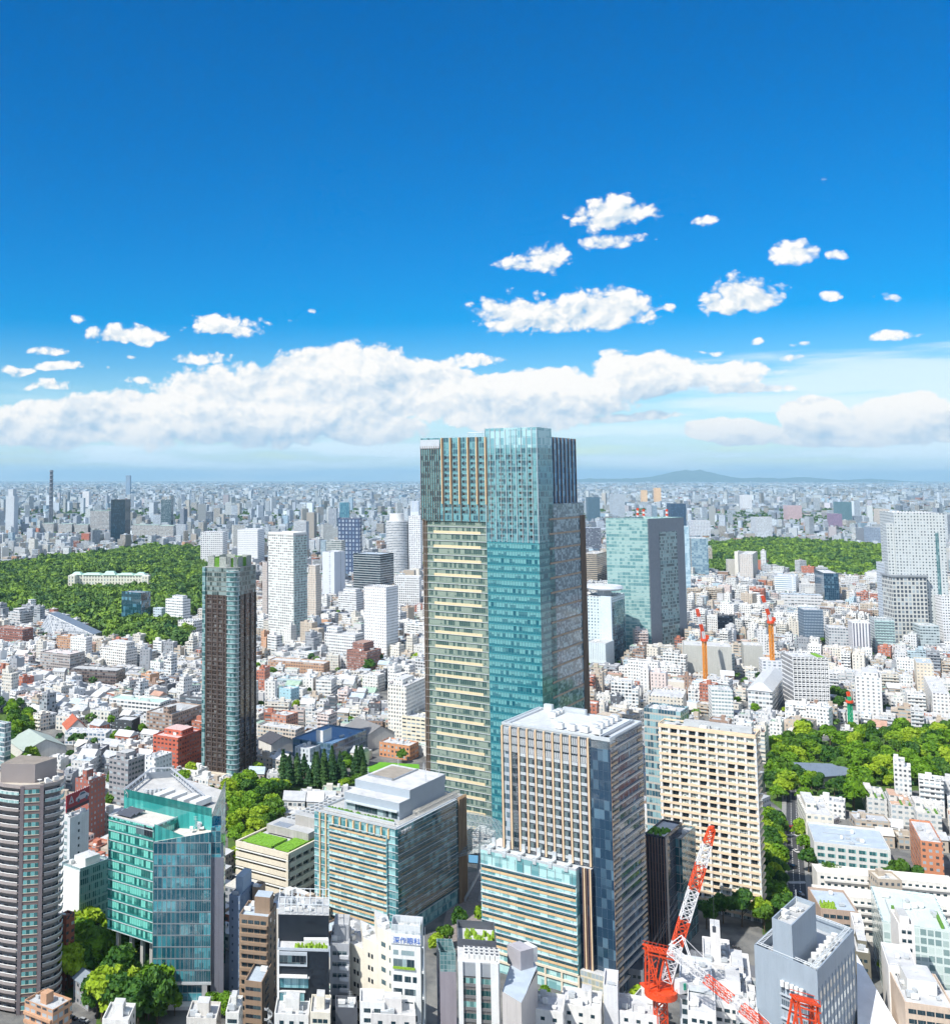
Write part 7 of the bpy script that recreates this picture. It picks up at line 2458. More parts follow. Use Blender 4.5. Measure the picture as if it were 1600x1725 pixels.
r_, f_ = add(OB, 'white office with a louvred teal glass front left of the teal office', 104, 135, 184, 1468, 0, 40, glass('louvred_teal', (.05, .12, .14), (.26, .40, .42), 1.2, 3.6, .25, (.34, .42, .43), band=.3, bcol=(.30, .40, .42), pl=.5), ROOFL, most=26, Y=505, gear=6, pent=(.2, .8, .3, .8, 3.5, MACH))
mb = MB()
strip_box(mb, f_[0], f_[1], 0, dist(f_[0], f_[1]), 0, f_[4], .02, .4)
mb.build('white_end_wall', WHITE, r_)
q = along(f_[1], f_[2], 4, .3)
lettering(r_, 'wall_sign', 'insea', 2.6, (q[0], q[1], f_[4] - 30), f_[1], f_[2], M('sign_white', (.8, .8, .8), .5))
add(AB, 'red brown brick apartment house behind the advertising board', 127, 150, 178, 1318, 0, 32, pw('red_brown_apt', (.34, .12, .09), 3, 3.1, .4, .45, win=(.2, .2, .22)), ROOFL, most=24, Y=650, pent=(.4, .7, .1, .5, 6))
add(AB, 'grey stepped apartment house with white roof left of the trees', 184, 216, 244, 1284, 0, 32, pw('grey_step_apt', (.30, .29, .30), 3.2, 3.1, .7, .45), ROOFG, most=24, Y=700, pent=(.2, .7, .2, .8, 4))
add(AB, 'white apartment house with railings above the red brick apartment house', 244, 262, 290, 1280, 0, 32, pw('white_rail_apt', (.66, .68, .70), 3.2, 3.1, .3, .45), ROOFL, most=24, Y=690, gear=5)
add(AB, 'dark red stepped brick house in the shade of the round tower', 100, 112, 126, 1548, 0, 32, pw('shade_brick', (.28, .09, .06), 3.2, 3.1, .5, .4), M('brick_roof', (.34, .22, .18), .8), most=14, Y=470, gear=1)
gable('house', 'narrow grey house with a slate roof among the street trees', 'house', 152, 1690, 9, 12, 9, 2.6, 40, pw('narrow_grey_house', (.30, .30, .31), 2.4, 3, .6, .4), M('slate_blue_roof', (.20, .24, .28), .6))
block('house', 'pale green pergola house under the street trees', 'house', dict(xl=184, xf=204, xr=220, yt=1668, Y=447, ang=20), M('pale_green_shed', (.50, .60, .52), .6), M('pale_green_roof3', (.55, .66, .58), .7), gear=0, seed=60)
# ================================================================== far cranes, canopy, park hall
def far_crane(label, xb, yb, xm, ym, xt, yt, Y=None, green=False):
 c = gnd(xb, yb) if Y is None else at(xb, yb, Y)
 Y = c.y
 m, t = at(xm, ym, Y), at(xt, yt, Y)
 root = thing('pile_driver' if green else 'tower_crane', label, 'pile driver' if green else 'tower crane', (m.x, Y, 0))
 k = Y / 1300
 claim([(m.x - 5, Y - 5), (m.x + 5, Y - 5), (m.x + 5, Y + 5), (m.x - 5, Y + 5)], m.z)
 amber = M('crane_amber', (.80, .30, .03), .5)
 grn = M('rig_green', (.02, .42, .20), .5)
 mb = MB()
 lattice(mb, (m.x, Y, 0), (m.x, Y, m.z), 3.4 * k, 3.4 * k, max(6, int(m.z / 5)), r=.5 * k)
 mb.build('mast', grn if green else amber, root)
 mb = MB()
 mb.cyl((m.x, Y), 4.2 * k, m.z, m.z + 2.5 * k, 12)
 mb.build('turntable', ORANGE, root)
 if not green:
  mb = MB()
  mb.box((m.x + 3 * k, Y), 4 * k, 4 * k, m.z + 2.5 * k, m.z + 7 * k)
  for dx_ in (-3, 1):
   mb.bar((m.x + dx_ * k, Y, m.z + 2.5 * k), (m.x - 4 * k, Y, m.z + 15 * k), .5 * k)
  mb.build('gantry_frame', ORANGE, root)
 P, T = Vector((m.x, Y, m.z + 3 * k)), Vector((t.x, Y, t.z))
 for i in range(4):
  mb = MB()
  lattice(mb, P.lerp(T, i / 4), P.lerp(T, (i + 1) / 4), 2.6 * k, 2.4 * k, 4, r=.45 * k)
  mb.build('jib_section', (ORANGE if (i % 2) else CRWHITE) if not green else (ORANGE if i > 1 else grn), root)
far_crane('red and white crane on an amber mast, left of the two by the wrapped buildings', 1189, 1152, 1186, 1080, 1174, 1026)
far_crane('red and white crane on an amber mast, right of the two by the wrapped buildings', 1301, 1142, 1298, 1050, 1284, 1004)
far_crane('bright green piling rig with an orange head among dark trees', 1434, 1228, 1431, 1184, 1428, 1166, green=True)
def red_pole(label, x, y0, y1, Y):
 a, b = at(x, y0, Y), at(x, y1, Y)
 root = thing('antenna_mast', label, 'antenna mast', (a.x, Y, a.z))
 for i in range(5):
  mb = MB()
  p, q = a.lerp(b, i / 5), a.lerp(b, (i + 1) / 5)
  lattice(mb, p, Vector((p.x, Y, q.z)), 2.2, 2.0, 2, r=.5)
  mb.build('mast_section', ORANGE if i % 2 == 0 else CRWHITE, root)
red_pole('red and white lattice mast beside the framed tower roof, left of two', 1074, 876, 856, 1700)
red_pole('red and white lattice mast beside the framed tower roof, right of two', 1084, 876, 858, 1700)
red_pole('red and white lattice mast in front of the dark blue skyline tower', 1123, 876, 858, 1700)

def canopy():
 c = gnd(806, 1505)
 c = Vector((c.x, c.y + 8, 0))
 root = thing('glass_canopy', 'curved glass lattice canopy between the two office blocks on slanted legs', 'canopy', (c.x, c.y, 0))
 rx, ry, zt = 19, 26, 24
 nx, ny = 16, 20
 mb, mg = MB(), MB()
 def P(i, j):
  u, v = i / nx * 2 - 1, j / ny * 2 - 1
  return Vector((c.x + rx * u, c.y + ry * v, zt + 4.5 * (1 - u * u) + 2 * v))
 for i in range(nx + 1):
  for j in range(ny + 1):
   if i < nx:
    mb.bar(P(i, j), P(i + 1, j), .13)
   if j < ny:
    mb.bar(P(i, j), P(i, j + 1), .13)
   if i < nx and j < ny:
    mg.face([P(i, j), P(i + 1, j), P(i + 1, j + 1), P(i, j + 1)])
 mb.build('canopy_lattice', STEEL, root)
 gm, t, b = newmat('canopy_glass')
 b.inputs['Base Color'].default_value = (.25, .33, .35, 1)
 b.inputs['Alpha'].default_value = .45
 b.inputs['Roughness'].default_value = .1
 mg.build('canopy_glazing', gm, root)
 for (u, v, fx, fy) in ((.2, -.9, -.5, -.7), (.2, -.9, -.1, -.7), (.6, -.9, .8, -.6), (.3, .5, .2, .4), (-.5, .3, -.5, .5)):
  mb = MB()
  p = Vector((c.x + rx * u, c.y + ry * v, zt + 3))
  mb.bar((c.x + rx * fx, c.y + ry * fy, 0), p, .75, 0, .5, 8)
  mb.build('slanted_leg', ALU, root)
 q = Vector((c.x + 3, c.y + 16, 9))
 scr = thing('video_screen', 'lit pale blue screen under the glass canopy', 'screen', (q.x, q.y, q.z - 3))
 mb = MB()
 mb.box((q.x, q.y), 7, .6, q.z - 2.4, q.z + 2.4, -.25)
 mb.build('screen_frame', DKSTEEL, scr)
 m, t, b = newmat('screen_light')
 b.inputs['Base Color'].default_value = (.1, .3, .6, 1)
 b.inputs['Emission Color'].default_value = (.25, .6, .9, 1)
 b.inputs['Emission Strength'].default_value = .5
 mb = MB()
 mb.box((q.x - .1, q.y - .36), 6.2, .1, q.z - 2, q.z + 2, -.25)
 mb.build('screen_face', m, scr)
canopy()
claim([gnd(740, 1590)[:2], gnd(835, 1590)[:2], gnd(840, 1470)[:2], gnd(770, 1470)[:2]], 0)
def park_hall():
 z = 8.0
 a, b, c_, d = gnd(1328, 1284, z + 3), gnd(1412, 1287, z + 3), gnd(1454, 1304, z), gnd(1372, 1310, z)
 root = thing('park_hall', 'long low hall with a blue grey slate roof among the park trees', 'hall', (d.x, d.y, 0))
 P = [(a.x, a.y), (b.x, b.y), (c_.x, c_.y), (d.x, d.y)]
 mb = MB()
 mb.prism(shrink(ccw(P), 1.5), 0, z - .5, 0)
 mb.build('wall', CONC, root)
 mb = MB()
 mb.face([(d.x, d.y, z), (c_.x, c_.y, z), (b.x, b.y, z + 3), (a.x, a.y, z + 3)])
 mb.face([(d.x, d.y, z - .4), (c_.x, c_.y, z - .4), (b.x, b.y, z + 2.6), (a.x, a.y, z + 2.6)][::-1])
 mb.build('roof', M('slate_blue_grey', (.17, .21, .26), .5), root)
 claim(P, z)
park_hall()

# ================================================================== ground, roads, lawns
def sheet_obj(name, pts, z, mat):
 mb = MB()
 P = ccw([tuple(gnd(x, y))[:2] for x, y in pts])
 mb.face([(*p, z) for p in P])
 o = mb.build(name, mat)
 o['kind'] = 'structure'
 return P
def ground_mat():
 m, t, b = newmat('city_ground')
 g = t.node('ShaderNodeNewGeometry').outputs['Position']
 sx, sy_, sz = t.sep(g)
 n1 = t.noise(g, .06, 5, .6)
 n2 = t.noise(g, .0035, 5, .65)
 c = t.mix(t.smooth(n1, .35, .65), (.085, .09, .095), (.20, .20, .19))
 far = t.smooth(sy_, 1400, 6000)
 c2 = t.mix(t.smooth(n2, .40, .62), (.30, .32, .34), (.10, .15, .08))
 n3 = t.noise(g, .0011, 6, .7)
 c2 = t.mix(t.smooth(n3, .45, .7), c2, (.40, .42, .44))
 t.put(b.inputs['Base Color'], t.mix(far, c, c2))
 b.inputs['Roughness'].default_value = .95
 return m
g0 = MB()
g0.face([(-60000, -2500, 0), (90000, -2500, 0), (90000, 86000, 0), (-60000, 86000, 0)])
o = g0.build('ground', ground_mat())
o['kind'] = 'structure'
ASPH = M('asphalt', (.055, .058, .065), .9, var=.2, scale=.4)
PAVE = M('pavement', (.26, .26, .25), .9, var=.15, scale=.5)
GRASS = M('grass_ground', (.07, .13, .025), .95, var=.35, scale=.2)
road_c = [(1336, 1330), (1337, 1400), (1341, 1470), (1346, 1560), (1352, 1680)]
def road(name, pts, w, mat, z):
 P = [v2(gnd(x, y)) for x, y in pts]
 l, r_ = [], []
 for i in range(len(P)):
  t_ = (P[min(i + 1, len(P) - 1)] - P[max(i - 1, 0)]).normalized()
  n_ = Vector((-t_.y, t_.x))
  l.append(tuple(P[i] + n_ * w / 2))
  r_.append(tuple(P[i] - n_ * w / 2))
 mb = MB()
 for i in range(len(P) - 1):
  mb.face([(*r_[i], z), (*l[i], z), (*l[i + 1], z), (*r_[i + 1], z)][::-1])
 o = mb.build(name, mat)
 o['kind'] = 'structure'
 return P, l, r_
ROADP, ll, rr = road('road', road_c, 11, ASPH, .012)
for side in (ll, rr):
 mb = MB()
 for i in range(len(side) - 1):
  strip_box(mb, side[i], side[i + 1], 0, dist(side[i], side[i + 1]), 0, .13, -1.3, 1.3)
 o = mb.build('pavement', PAVE)
 o['kind'] = 'structure'
LINE = M('road_paint', (.72, .72, .70), .7, var=.1)
mb = MB()
for i in range(len(ROADP) - 1):
 a, b = ROADP[i], ROADP[i + 1]
 n = int((b - a).length / 4)
 for k in range(n):
  p = a.lerp(b, k / n)
  q = a.lerp(b, (k + .55) / n)
  d_ = (b - a).normalized()
  n_ = Vector((-d_.y, d_.x)) * .12
  for off in (-1.5, 1.5):
   o_ = Vector((-d_.y, d_.x)) * off
   mb.face([(*(p + n_ + o_), .017), (*(q + n_ + o_), .017), (*(q - n_ + o_), .017), (*(p - n_ + o_), .017)])
for (x, y) in ((1343, 1487), (1337, 1407)):
 c = v2(gnd(x, y))
 for k in range(9):
  x0 = c.x - 4.6 + k * 1.05
  mb.face([(x0, c.y - 1.7, .022), (x0 + .55, c.y - 1.7, .022), (x0 + .55, c.y + 1.7, .022), (x0, c.y + 1.7, .022)])
o = mb.build('road_markings', LINE)
o['kind'] = 'structure'
mk = M('plaza_paving', (.25, .22, .21), .85, var=.3, scale=.6)
sheet_obj('plaza', [(735, 1600), (835, 1600), (838, 1470), (770, 1470)], .008, mk)
GREENS = {
 'park_right': [(1286, 1300), (1302, 1262), (1350, 1250), (1440, 1246), (1530, 1240), (1620, 1244), (1620, 1335), (1540, 1332), (1480, 1345), (1452, 1375), (1380, 1345), (1348, 1368), (1318, 1366), (1292, 1345)],
 'park_left': [(384, 1345), (400, 1330), (470, 1330), (480, 1345), (470, 1400), (440, 1440), (395, 1470), (384, 1440)],
 'conifer_strip': [(474, 1318), (560, 1312), (622, 1304), (622, 1318), (560, 1330), (474, 1334)],
 'street_trees': [(106, 1640), (150, 1592), (205, 1598), (258, 1640), (266, 1736), (160, 1736), (166, 1700), (110, 1684)],
 'left_trees': [(-20, 1205), (34, 1195), (56, 1230), (52, 1300), (20, 1300)],
 'road_trees': [(1284, 1395), (1318, 1395), (1326, 1480), (1320, 1575), (1284, 1575)],
}
WOODS = {
 'palace': [(-60, 972), (20, 958), (110, 944), (190, 936), (250, 926), (345, 930), (360, 1000), (345, 1035), (300, 1050), (318, 1075), (318, 1100), (260, 1102), (200, 1086), (165, 1066), (120, 1050), (60, 1040), (-60, 1046)],
 'moat': [(1196, 922), (1290, 914), (1400, 920), (1520, 928), (1520, 972), (1430, 990), (1390, 970), (1330, 974), (1280, 962), (1196, 968)],
}
for k, p in GREENS.items():
 sheet_obj('park_ground', p, .004, GRASS)
for k, p in WOODS.items():
 sheet_obj('park_ground', p, .004, GRASS)
sheet_obj('sports_lawn', [(606, 1298), (640, 1284), (706, 1288), (706, 1304), (660, 1312), (606, 1312)], .006, M('sports_turf', (.12, .34, .02), .95, var=.15, scale=.1))
sheet_obj('clearing', [(120, 1008), (150, 1004), (158, 1012), (130, 1022)], .05, M('meadow', (.26, .34, .05), .95, var=.2, scale=.05))

# ================================================================== trees
def leaf_mat(name, c1, c2, c3):
 m, t, b = newmat(name)
 g = t.node('ShaderNodeNewGeometry').outputs['Position']
 rnd = t.node('ShaderNodeObjectInfo').outputs['Random']
 n = t.noise(g, .35, 3, .6)
 c = t.mix(t.smooth(n, .35, .65), c1, c2)
 c = t.mix(t.smooth(t.math('ADD', rnd, t.math('MULTIPLY', t.math('SUBTRACT', n, .5), .6)), .45, .85), c, c3)
 t.put(b.inputs['Base Color'], c)
 b.inputs['Roughness'].default_value = .6
 b.inputs['Specular IOR Level'].default_value = .25
 tr = t.node('ShaderNodeBsdfTranslucent')
 t.put(tr.inputs[0], c)
 mx = t.node('ShaderNodeMixShader')
 mx.inputs[0].default_value = .22
 t.l.new(b.outputs[0], mx.inputs[1])
 t.l.new(tr.outputs[0], mx.inputs[2])
 t.l.new(mx.outputs[0], t.n['Material Output'].inputs[0])
 return m
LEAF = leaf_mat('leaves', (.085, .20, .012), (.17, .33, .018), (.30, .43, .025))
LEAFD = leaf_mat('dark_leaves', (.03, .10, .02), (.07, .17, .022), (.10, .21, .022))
LEAFC = leaf_mat('conifer_needles', (.025, .08, .03), (.05, .125, .04), (.07, .15, .04))
BARK = M('bark', (.10, .075, .05), .9, var=.25, scale=1.5)
def crown_mesh(seed, h, r, n, conifer=False, leaf=.62):
 rg = np.random.default_rng(seed)
 pts, nrm = [], []
 if conifer:
  t = rg.random(n) ** .8
  z = h * (.12 + .88 * t)
  rad = r * (1 - t) ** .85 * (.55 + .45 * rg.random(n) ** .4) * (1 + .25 * np.sin(z * 3.1))
  an = rg.random(n) * 2 * np.pi
  P = np.stack([rad * np.cos(an), rad * np.sin(an), z], 1)
  N = np.stack([np.cos(an), np.sin(an), np.full(n, .6)], 1)
 else:
  nl = rg.integers(12, 17)
  cs = []
  for i in range(nl):
   an, el_ = rg.random() * 2 * np.pi, rg.random() ** .7
   rr_ = r * .66 * np.sqrt(1 - (el_ * .85) ** 2) * (.55 + .55 * rg.random())
   cs.append((rr_ * np.cos(an), rr_ * np.sin(an), h * .46 + (h * .40) * el_, r * (.30 + .22 * rg.random())))
  cs.append((0, 0, h * .68, r * .55))
  cs = np.array(cs)
  k = rg.integers(0, len(cs), n)
  d = rg.normal(size=(n, 3))
  d /= np.linalg.norm(d, axis=1)[:, None]
  d[:, 2] = np.where(d[:, 2] < -.35, -d[:, 2], d[:, 2])
  rad = cs[k, 3] * (.72 + .30 * rg.random(n))
  P = cs[k, :3] + d * rad[:, None] * np.array([1, 1, .82])
  N = d
 N = N + rg.normal(size=(n, 3)) * .55
 N /= np.linalg.norm(N, axis=1)[:, None]
 a = np.cross(N, rg.normal(size=(n, 3)))
 a /= np.linalg.norm(a, axis=1)[:, None]
 b = np.cross(N, a)
 s = leaf * (.6 + .8 * rg.random(n))[:, None]
 V = np.stack([P - a * s - b * s * .7, P + a * s - b * s * .7, P + a * s * .6 + b * s, P - a * s * .6 + b * s], 1)
 return V
def mesh_quads(name, V, mat):
 n = V.shape[0]
 me = bpy.data.meshes.new(name)
 me.vertices.add(n * 4)
 me.vertices.foreach_set('co', V.reshape(-1).astype(np.float32))
 me.loops.add(n * 4)
 me.loops.foreach_set('vertex_index', np.arange(n * 4, dtype=np.int32))
 me.polygons.add(n)
 me.polygons.foreach_set('loop_start', np.arange(0, n * 4, 4, dtype=np.int32))
 me.polygons.foreach_set('loop_total', np.full(n, 4, dtype=np.int32))
 me.update()
 me.materials.append(mat)
 return me
def trunk_mesh(seed, h, r, conifer=False):
 rg = random.Random(seed)
 mb = MB()
 if conifer:
  mb.bar((0, 0, 0), (0, 0, h * .95), .28, 0, .05, 6)
 else:
  mb.bar((0, 0, 0), (.15, 0, h * .35), .34, 0, .24, 7)
  mb.bar((.15, 0, h * .35), (.1, .1, h * .72), .24, 0, .1, 6)
  for i in range(5):
   a = i * 1.26 + rg.random()
   mb.bar((.12, 0, h * (.32 + .06 * i)), (r * .6 * math.cos(a), r * .6 * math.sin(a), h * (.55 + .06 * i)), .14, 0, .04, 5)
 return mb
TREES = {}
def proto(kind, seed, h, r, n, mat, label, conifer=False):
 root = bpy.data.objects.new('pine_tree' if conifer else 'tree', None)
 tm = trunk_mesh(seed, h, r, conifer)
 me = mesh_quads('crown', crown_mesh(seed, h, r, n, conifer, .5 if conifer else .62), mat)
 TREES.setdefault(kind, []).append((root, tm, me, conifer))
for s_ in range(4):
 proto('broad', 10 + s_, 12, 5.6, 1500, LEAF, '')
for s_ in range(3):
 proto('dark', 30 + s_, 12, 5.2, 1400, LEAFD, '')
for s_ in range(2):
 proto('conifer', 50 + s_, 17, 3.4, 1100, LEAFC, '', True)
TMESH = {}
N_TREE = [0]
def plant(kind, x, y, s, label, group, rg, zs=1.0):
 i = rg.randrange(len(TREES[kind]))
 root, tm, me, con = TREES[kind][i]
 if (kind, i) not in TMESH:
  o = tm.build('trunk', BARK)
  TMESH[(kind, i)] = o.data
  bpy.data.objects.remove(o)
 e = thing('pine_tree' if con else 'tree', label, 'tree', (x, y, 0), group)
 e.rotation_euler = (0, 0, rg.random() * 6.28)
 e.scale = (s * rg.uniform(.88, 1.12), s * rg.uniform(.88, 1.12), s * zs * rg.uniform(.85, 1.15))
 for nm, data in (('trunk', TMESH[(kind, i)]), ('crown', me)):
  c = bpy.data.objects.new(nm, data)
  COL.objects.link(c)
  c.parent = e
 N_TREE[0] += 1
 return e
def inside(p, poly):
 c = False
 n = len(poly)
 j = n - 1
 for i in range(n):
  if (poly[i][1] > p[1]) != (poly[j][1] > p[1]) and p[0] < (poly[j][0] - poly[i][0]) * (p[1] - poly[i][1]) / (poly[j][1] - poly[i][1]) + poly[i][0]:
   c = not c
  j = i
 return c
BPOLY = [(p, z, min(q[0] for q in p), max(q[0] for q in p), min(q[1] for q in p), max(q[1] for q in p)) for p, z in BLOCKS]
def in_block(x, y, m=0):
 for p, z, x0, x1, y0, y1 in BPOLY:
  if x0 - m < x < x1 + m and y0 - m < y < y1 + m:
   if m == 0:
    if inside((x, y), p):
     return True
   else:
    for dx_, dy_ in ((0, 0), (m, 0), (-m, 0), (0, m), (0, -m)):
     if inside((x + dx_, y + dy_), p):
      return True
 return False
def fill(key, kind_w, step, smin, smax, labels, group, seed, most):
 poly = [tuple(gnd(x, y))[:2] for x, y in GREENS[key]]
 rg = random.Random(seed)
 x0, x1 = min(p[0] for p in poly), max(p[0] for p in poly)
 y0, y1 = min(p[1] for p in poly), max(p[1] for p in poly)
 spots = []
 y = y0
 while y < y1:
  x = x0
  while x < x1:
   q = (x + rg.uniform(-.45, .45) * step, y + rg.uniform(-.45, .45) * step)
   if inside(q, poly) and not in_block(q[0], q[1], 1.5):
    spots.append(q)
   x += step
  y += step
 rg.shuffle(spots)
 for q in spots[:most]:
  r_ = rg.random()
  kind = kind_w[0][0]
  acc = 0
  for kk, w in kind_w:
   acc += w
   if r_ < acc:
    kind = kk
    break
  plant(kind, q[0], q[1], rg.uniform(smin, smax), labels[kind], group, rg)
GR_T = 'trees of the '
fill('park_right', [('broad', .62), ('dark', .38)], 9.8, .8, 1.5, {'broad': 'bright leafy tree in the park around the slate roofed hall', 'dark': 'dark dense tree in the park around the slate roofed hall'}, 'trees of the park round the slate roofed hall', 1, 150)
fill('park_left', [('broad', .7), ('dark', .3)], 8.5, .7, 1.3, {'broad': 'bright leafy tree in the garden beside the lawn roofed office', 'dark': 'dark dense tree in the garden beside the lawn roofed office'}, 'trees of the garden beside the lawn roofed office', 2, 45)
fill('conifer_strip', [('conifer', 1.0)], 6.0, .95, 1.35, {'conifer': 'tall slender conifer in the row before the dark blue school'}, 'conifers in a row before the dark blue school', 3, 32)
fill('street_trees', [('broad', .6), ('dark', .4)], 5.6, .95, 1.6, {'broad': 'green tree between the round tower and the teal office', 'dark': 'dark green tree between the round tower and the teal office'}, 'trees between the round tower and the teal office', 4, 40)
fill('left_trees', [('broad', .6), ('dark', .4)], 9, .9, 1.4, {'broad': 'bright tree in the clump at the left edge behind the lattice tower', 'dark': 'dark tree in the clump at the left edge behind the lattice tower'}, 'clump of trees at the left edge', 5, 24)
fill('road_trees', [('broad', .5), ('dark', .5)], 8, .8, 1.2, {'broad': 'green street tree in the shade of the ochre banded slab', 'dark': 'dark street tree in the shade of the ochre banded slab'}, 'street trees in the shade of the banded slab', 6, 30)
rg = random.Random(77)
for (x, y, s, kind, lab) in [(150, 1400, 1.2, 'broad', 'yellow green round tree below the advertising board'), (162, 1385, 1.1, 'broad', 'round tree just behind the red advertising board'), (196, 1345, 1.3, 'dark', 'dark tall tree behind the teal office, left of the pair'), (212, 1330, 1.4, 'dark', 'dark tall tree behind the teal office, right of the pair'), (190, 1370, 1.1, 'dark', 'dark tree at the back corner of the teal office'),
  (310, 1325, .9, 'broad', 'small bright tree between the red brick block and the dark brown tower'), (322, 1318, 1.0, 'broad', 'bright tree at the left foot of the dark brown tower'), (368, 1335, .8, 'dark', 'small tree at the foot of the dark brown tower'), (420, 1345, 1.3, 'broad', 'large bright tree at the right foot of the dark brown tower'),
  (215, 1722, .75, 'broad', 'rounded tree at the bottom edge before the teal office entrance, leftmost'), (245, 1718, .8, 'broad', 'rounded tree at the bottom edge before the teal office entrance, second'), (294, 1712, .75, 'broad', 'upright tree in front of the teal office steps'), (360, 1718, .8, 'broad', 'olive green tree right of the teal office steps'), (385, 1722, .9, 'broad', 'bright tree at the bottom edge by the shaded lane'), (270, 1724, .7, 'dark', 'dark tree at the bottom edge before the teal office'),
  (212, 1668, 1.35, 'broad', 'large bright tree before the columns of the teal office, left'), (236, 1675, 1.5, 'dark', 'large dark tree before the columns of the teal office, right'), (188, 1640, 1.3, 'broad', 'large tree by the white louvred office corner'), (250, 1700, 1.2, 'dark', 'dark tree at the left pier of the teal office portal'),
  (752, 1598, .9, 'dark', 'dark tree beside the clinic fire stair'), (775, 1575, .9, 'dark', 'dark plaza tree in the shade of the glass office block'), (815, 1572, 1.0, 'broad', 'green plaza tree at the left foot of the finned office tower'), (738, 1612, .8, 'broad', 'green tree low beside the clinic'),
  (1080, 1712, .9, 'broad', 'bright tree left of the orange crane mast'), (1098, 1718, .8, 'broad', 'bright tree at the foot of the orange crane mast'), (918, 1705, .7, 'broad', 'bright tree by the entrance of the finned office tower'), (938, 1712, .6, 'broad', 'small bright tree behind the white lift towers'),
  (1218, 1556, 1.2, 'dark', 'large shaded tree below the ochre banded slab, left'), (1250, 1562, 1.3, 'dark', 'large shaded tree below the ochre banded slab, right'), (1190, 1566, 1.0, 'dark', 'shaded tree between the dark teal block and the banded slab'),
  (1352, 1420, 1.1, 'broad', 'bright street tree left of the cream white apartment block'), (1356, 1445, 1.1, 'broad', 'second bright street tree below the cream white apartment block'), (1362, 1470, 1.0, 'dark', 'dark street tree at the corner of the grey white block'), (1404, 1520, 1.4, 'dark', 'dark conical tree before the nearer long white slab'),
  (1500, 1495, 1.0, 'dark', 'tree between the two long white slabs, left'), (1520, 1498, 1.1, 'dark', 'tree between the two long white slabs, middle'), (1545, 1502, 1.0, 'dark', 'tree between the two long white slabs, right'), (1458, 1560, 1.0, 'broad', 'tree behind the brown apartment block, left'), (1478, 1572, 1.0, 'broad', 'bright tree at the right end of the brown apartment block'),
  (1490, 1650, .6, 'broad', 'small tree beside the white wedge house'), (1580, 1650, .9, 'broad', 'bright tree at the right edge beside the white flat-roofed house'), (1508, 1712, .6, 'broad', 'small tree at the foot of the white wedge house'),
  (636, 1128, 1.6, 'dark', 'dark tree cluster right of the stepped red brown block'), (622, 1136, 1.5, 'dark', 'dark tree in front of the stepped red brown block'), (690, 1105, 1.4, 'dark', 'dark tree right of the white slab tower'), (672, 1112, 1.3, 'broad', 'bright tree at the foot of the white slab tower'), (704, 1120, 1.2, 'broad', 'tree beside the skyscraper, above the white bay block'),
  (1412, 1206, 1.5, 'dark', 'dark tree left of the green piling rig'), (1420, 1190, 1.5, 'dark', 'tall dark tree behind the green piling rig'), (1408, 1185, 1.4, 'dark', 'dark tree beside the coarse-grid office'),
  (1240, 1042, 1.6, 'broad', 'bright tree above the wrapped buildings, left'), (1262, 1046, 1.6, 'broad', 'bright tree above the wrapped buildings, middle'), (1300, 1042, 1.7, 'broad', 'bright tree above the wrapped buildings, right'), (1318, 1048, 1.6, 'dark', 'dark tree left of the checkerboard office'), (1404, 1058, 1.5, 'dark', 'dark tree right of the checkerboard office')]:
 c = gnd(x, y)
 plant(kind, c.x, c.y, s, lab, None, rg)
print('trees', N_TREE[0])

# cars
def car_proto():
 r_ = bpy.data.objects.new('car', None)
 mb = MB()
 mb.box((0, 0), 1.75, 4.3, .35, .85)
 mb.prism([(-.84, -2.1), (.84, -2.1), (.84, 2.1), (-.84, 2.1)], .85, .95)
 body = mb
 cb = MB()
 A, B = [(-.78, -1.2), (.78, -1.2), (.78, 1.75), (-.78, 1.75)], [(-.66, -.55), (.66, -.55), (.66, 1.3), (-.66, 1.3)]
 for i in range(4):
  j = (i + 1) % 4
  cb.face([(*A[i], .95), (*A[j], .95), (*B[j], 1.42), (*B[i], 1.42)])
 cb.face([(*q, 1.43) for q in B], 1)
 return body, cb
CARB, CARC = car_proto()
PAINT = M('car_paint', (.6, .6, .6), .25, var=.02, spec=.6, objcol=True)
CARGL = M('car_glass', (.015, .02, .025), .08, spec=.9)
TYRE = M('tyre', (.02, .02, .02), .8)
for i, (x, y, rot, col, lab) in enumerate([(1341, 1436, 3, (.75, .75, .75), 'white car driving down the wooded street near the upper crossing'), (1336, 1462, 183, (.03, .03, .035), 'black car on the wooded street between the two crossings'), (1349, 1508, 4, (.40, .42, .44), 'silver car on the shaded lower part of the wooded street'), (1341, 1532, 184, (.70, .70, .70), 'white car low on the shaded wooded street'), (1334, 1395, 182, (.45, .03, .03), 'red car at the top of the wooded street'),
  (112, 1706, 60, (.72, .72, .72), 'white car parked at the foot of the round tower'), (122, 1718, 62, (.05, .06, .09), 'dark car parked at the foot of the round tower'), (141, 1722, 60, (.36, .38, .40), 'grey car on the lane beside the narrow grey house'), (402, 1715, 10, (.7, .7, .7), 'white car in the shaded lane below the brown annex'), (1212, 1590, 80, (.70, .71, .72), 'white van-like car in the yard below the banded slab'), (1238, 1600, 82, (.06, .06, .07), 'black car in the yard below the banded slab')]):
 c = gnd(x, y)
 r_ = thing('car', lab, 'car', (c.x, c.y, .03))
 b_ = CARB.build('body', PAINT, None)
 b_.parent = r_
 b_.color = (*col, 1)
 g_ = CARC.build('cabin', [CARGL, PAINT], None)
 g_.parent = r_
 g_.color = (*col, 1)
 for sx in (-.8, .8):
  for sy in (-1.35, 1.35):
   mb = MB()
   mb.bar((sx - .11, sy, .32), (sx + .11, sy, .32), .33, 0, None, 10)
   mb.build('wheel', TYRE, None).parent = r_
 r_.rotation_euler = (0, 0, R(rot))

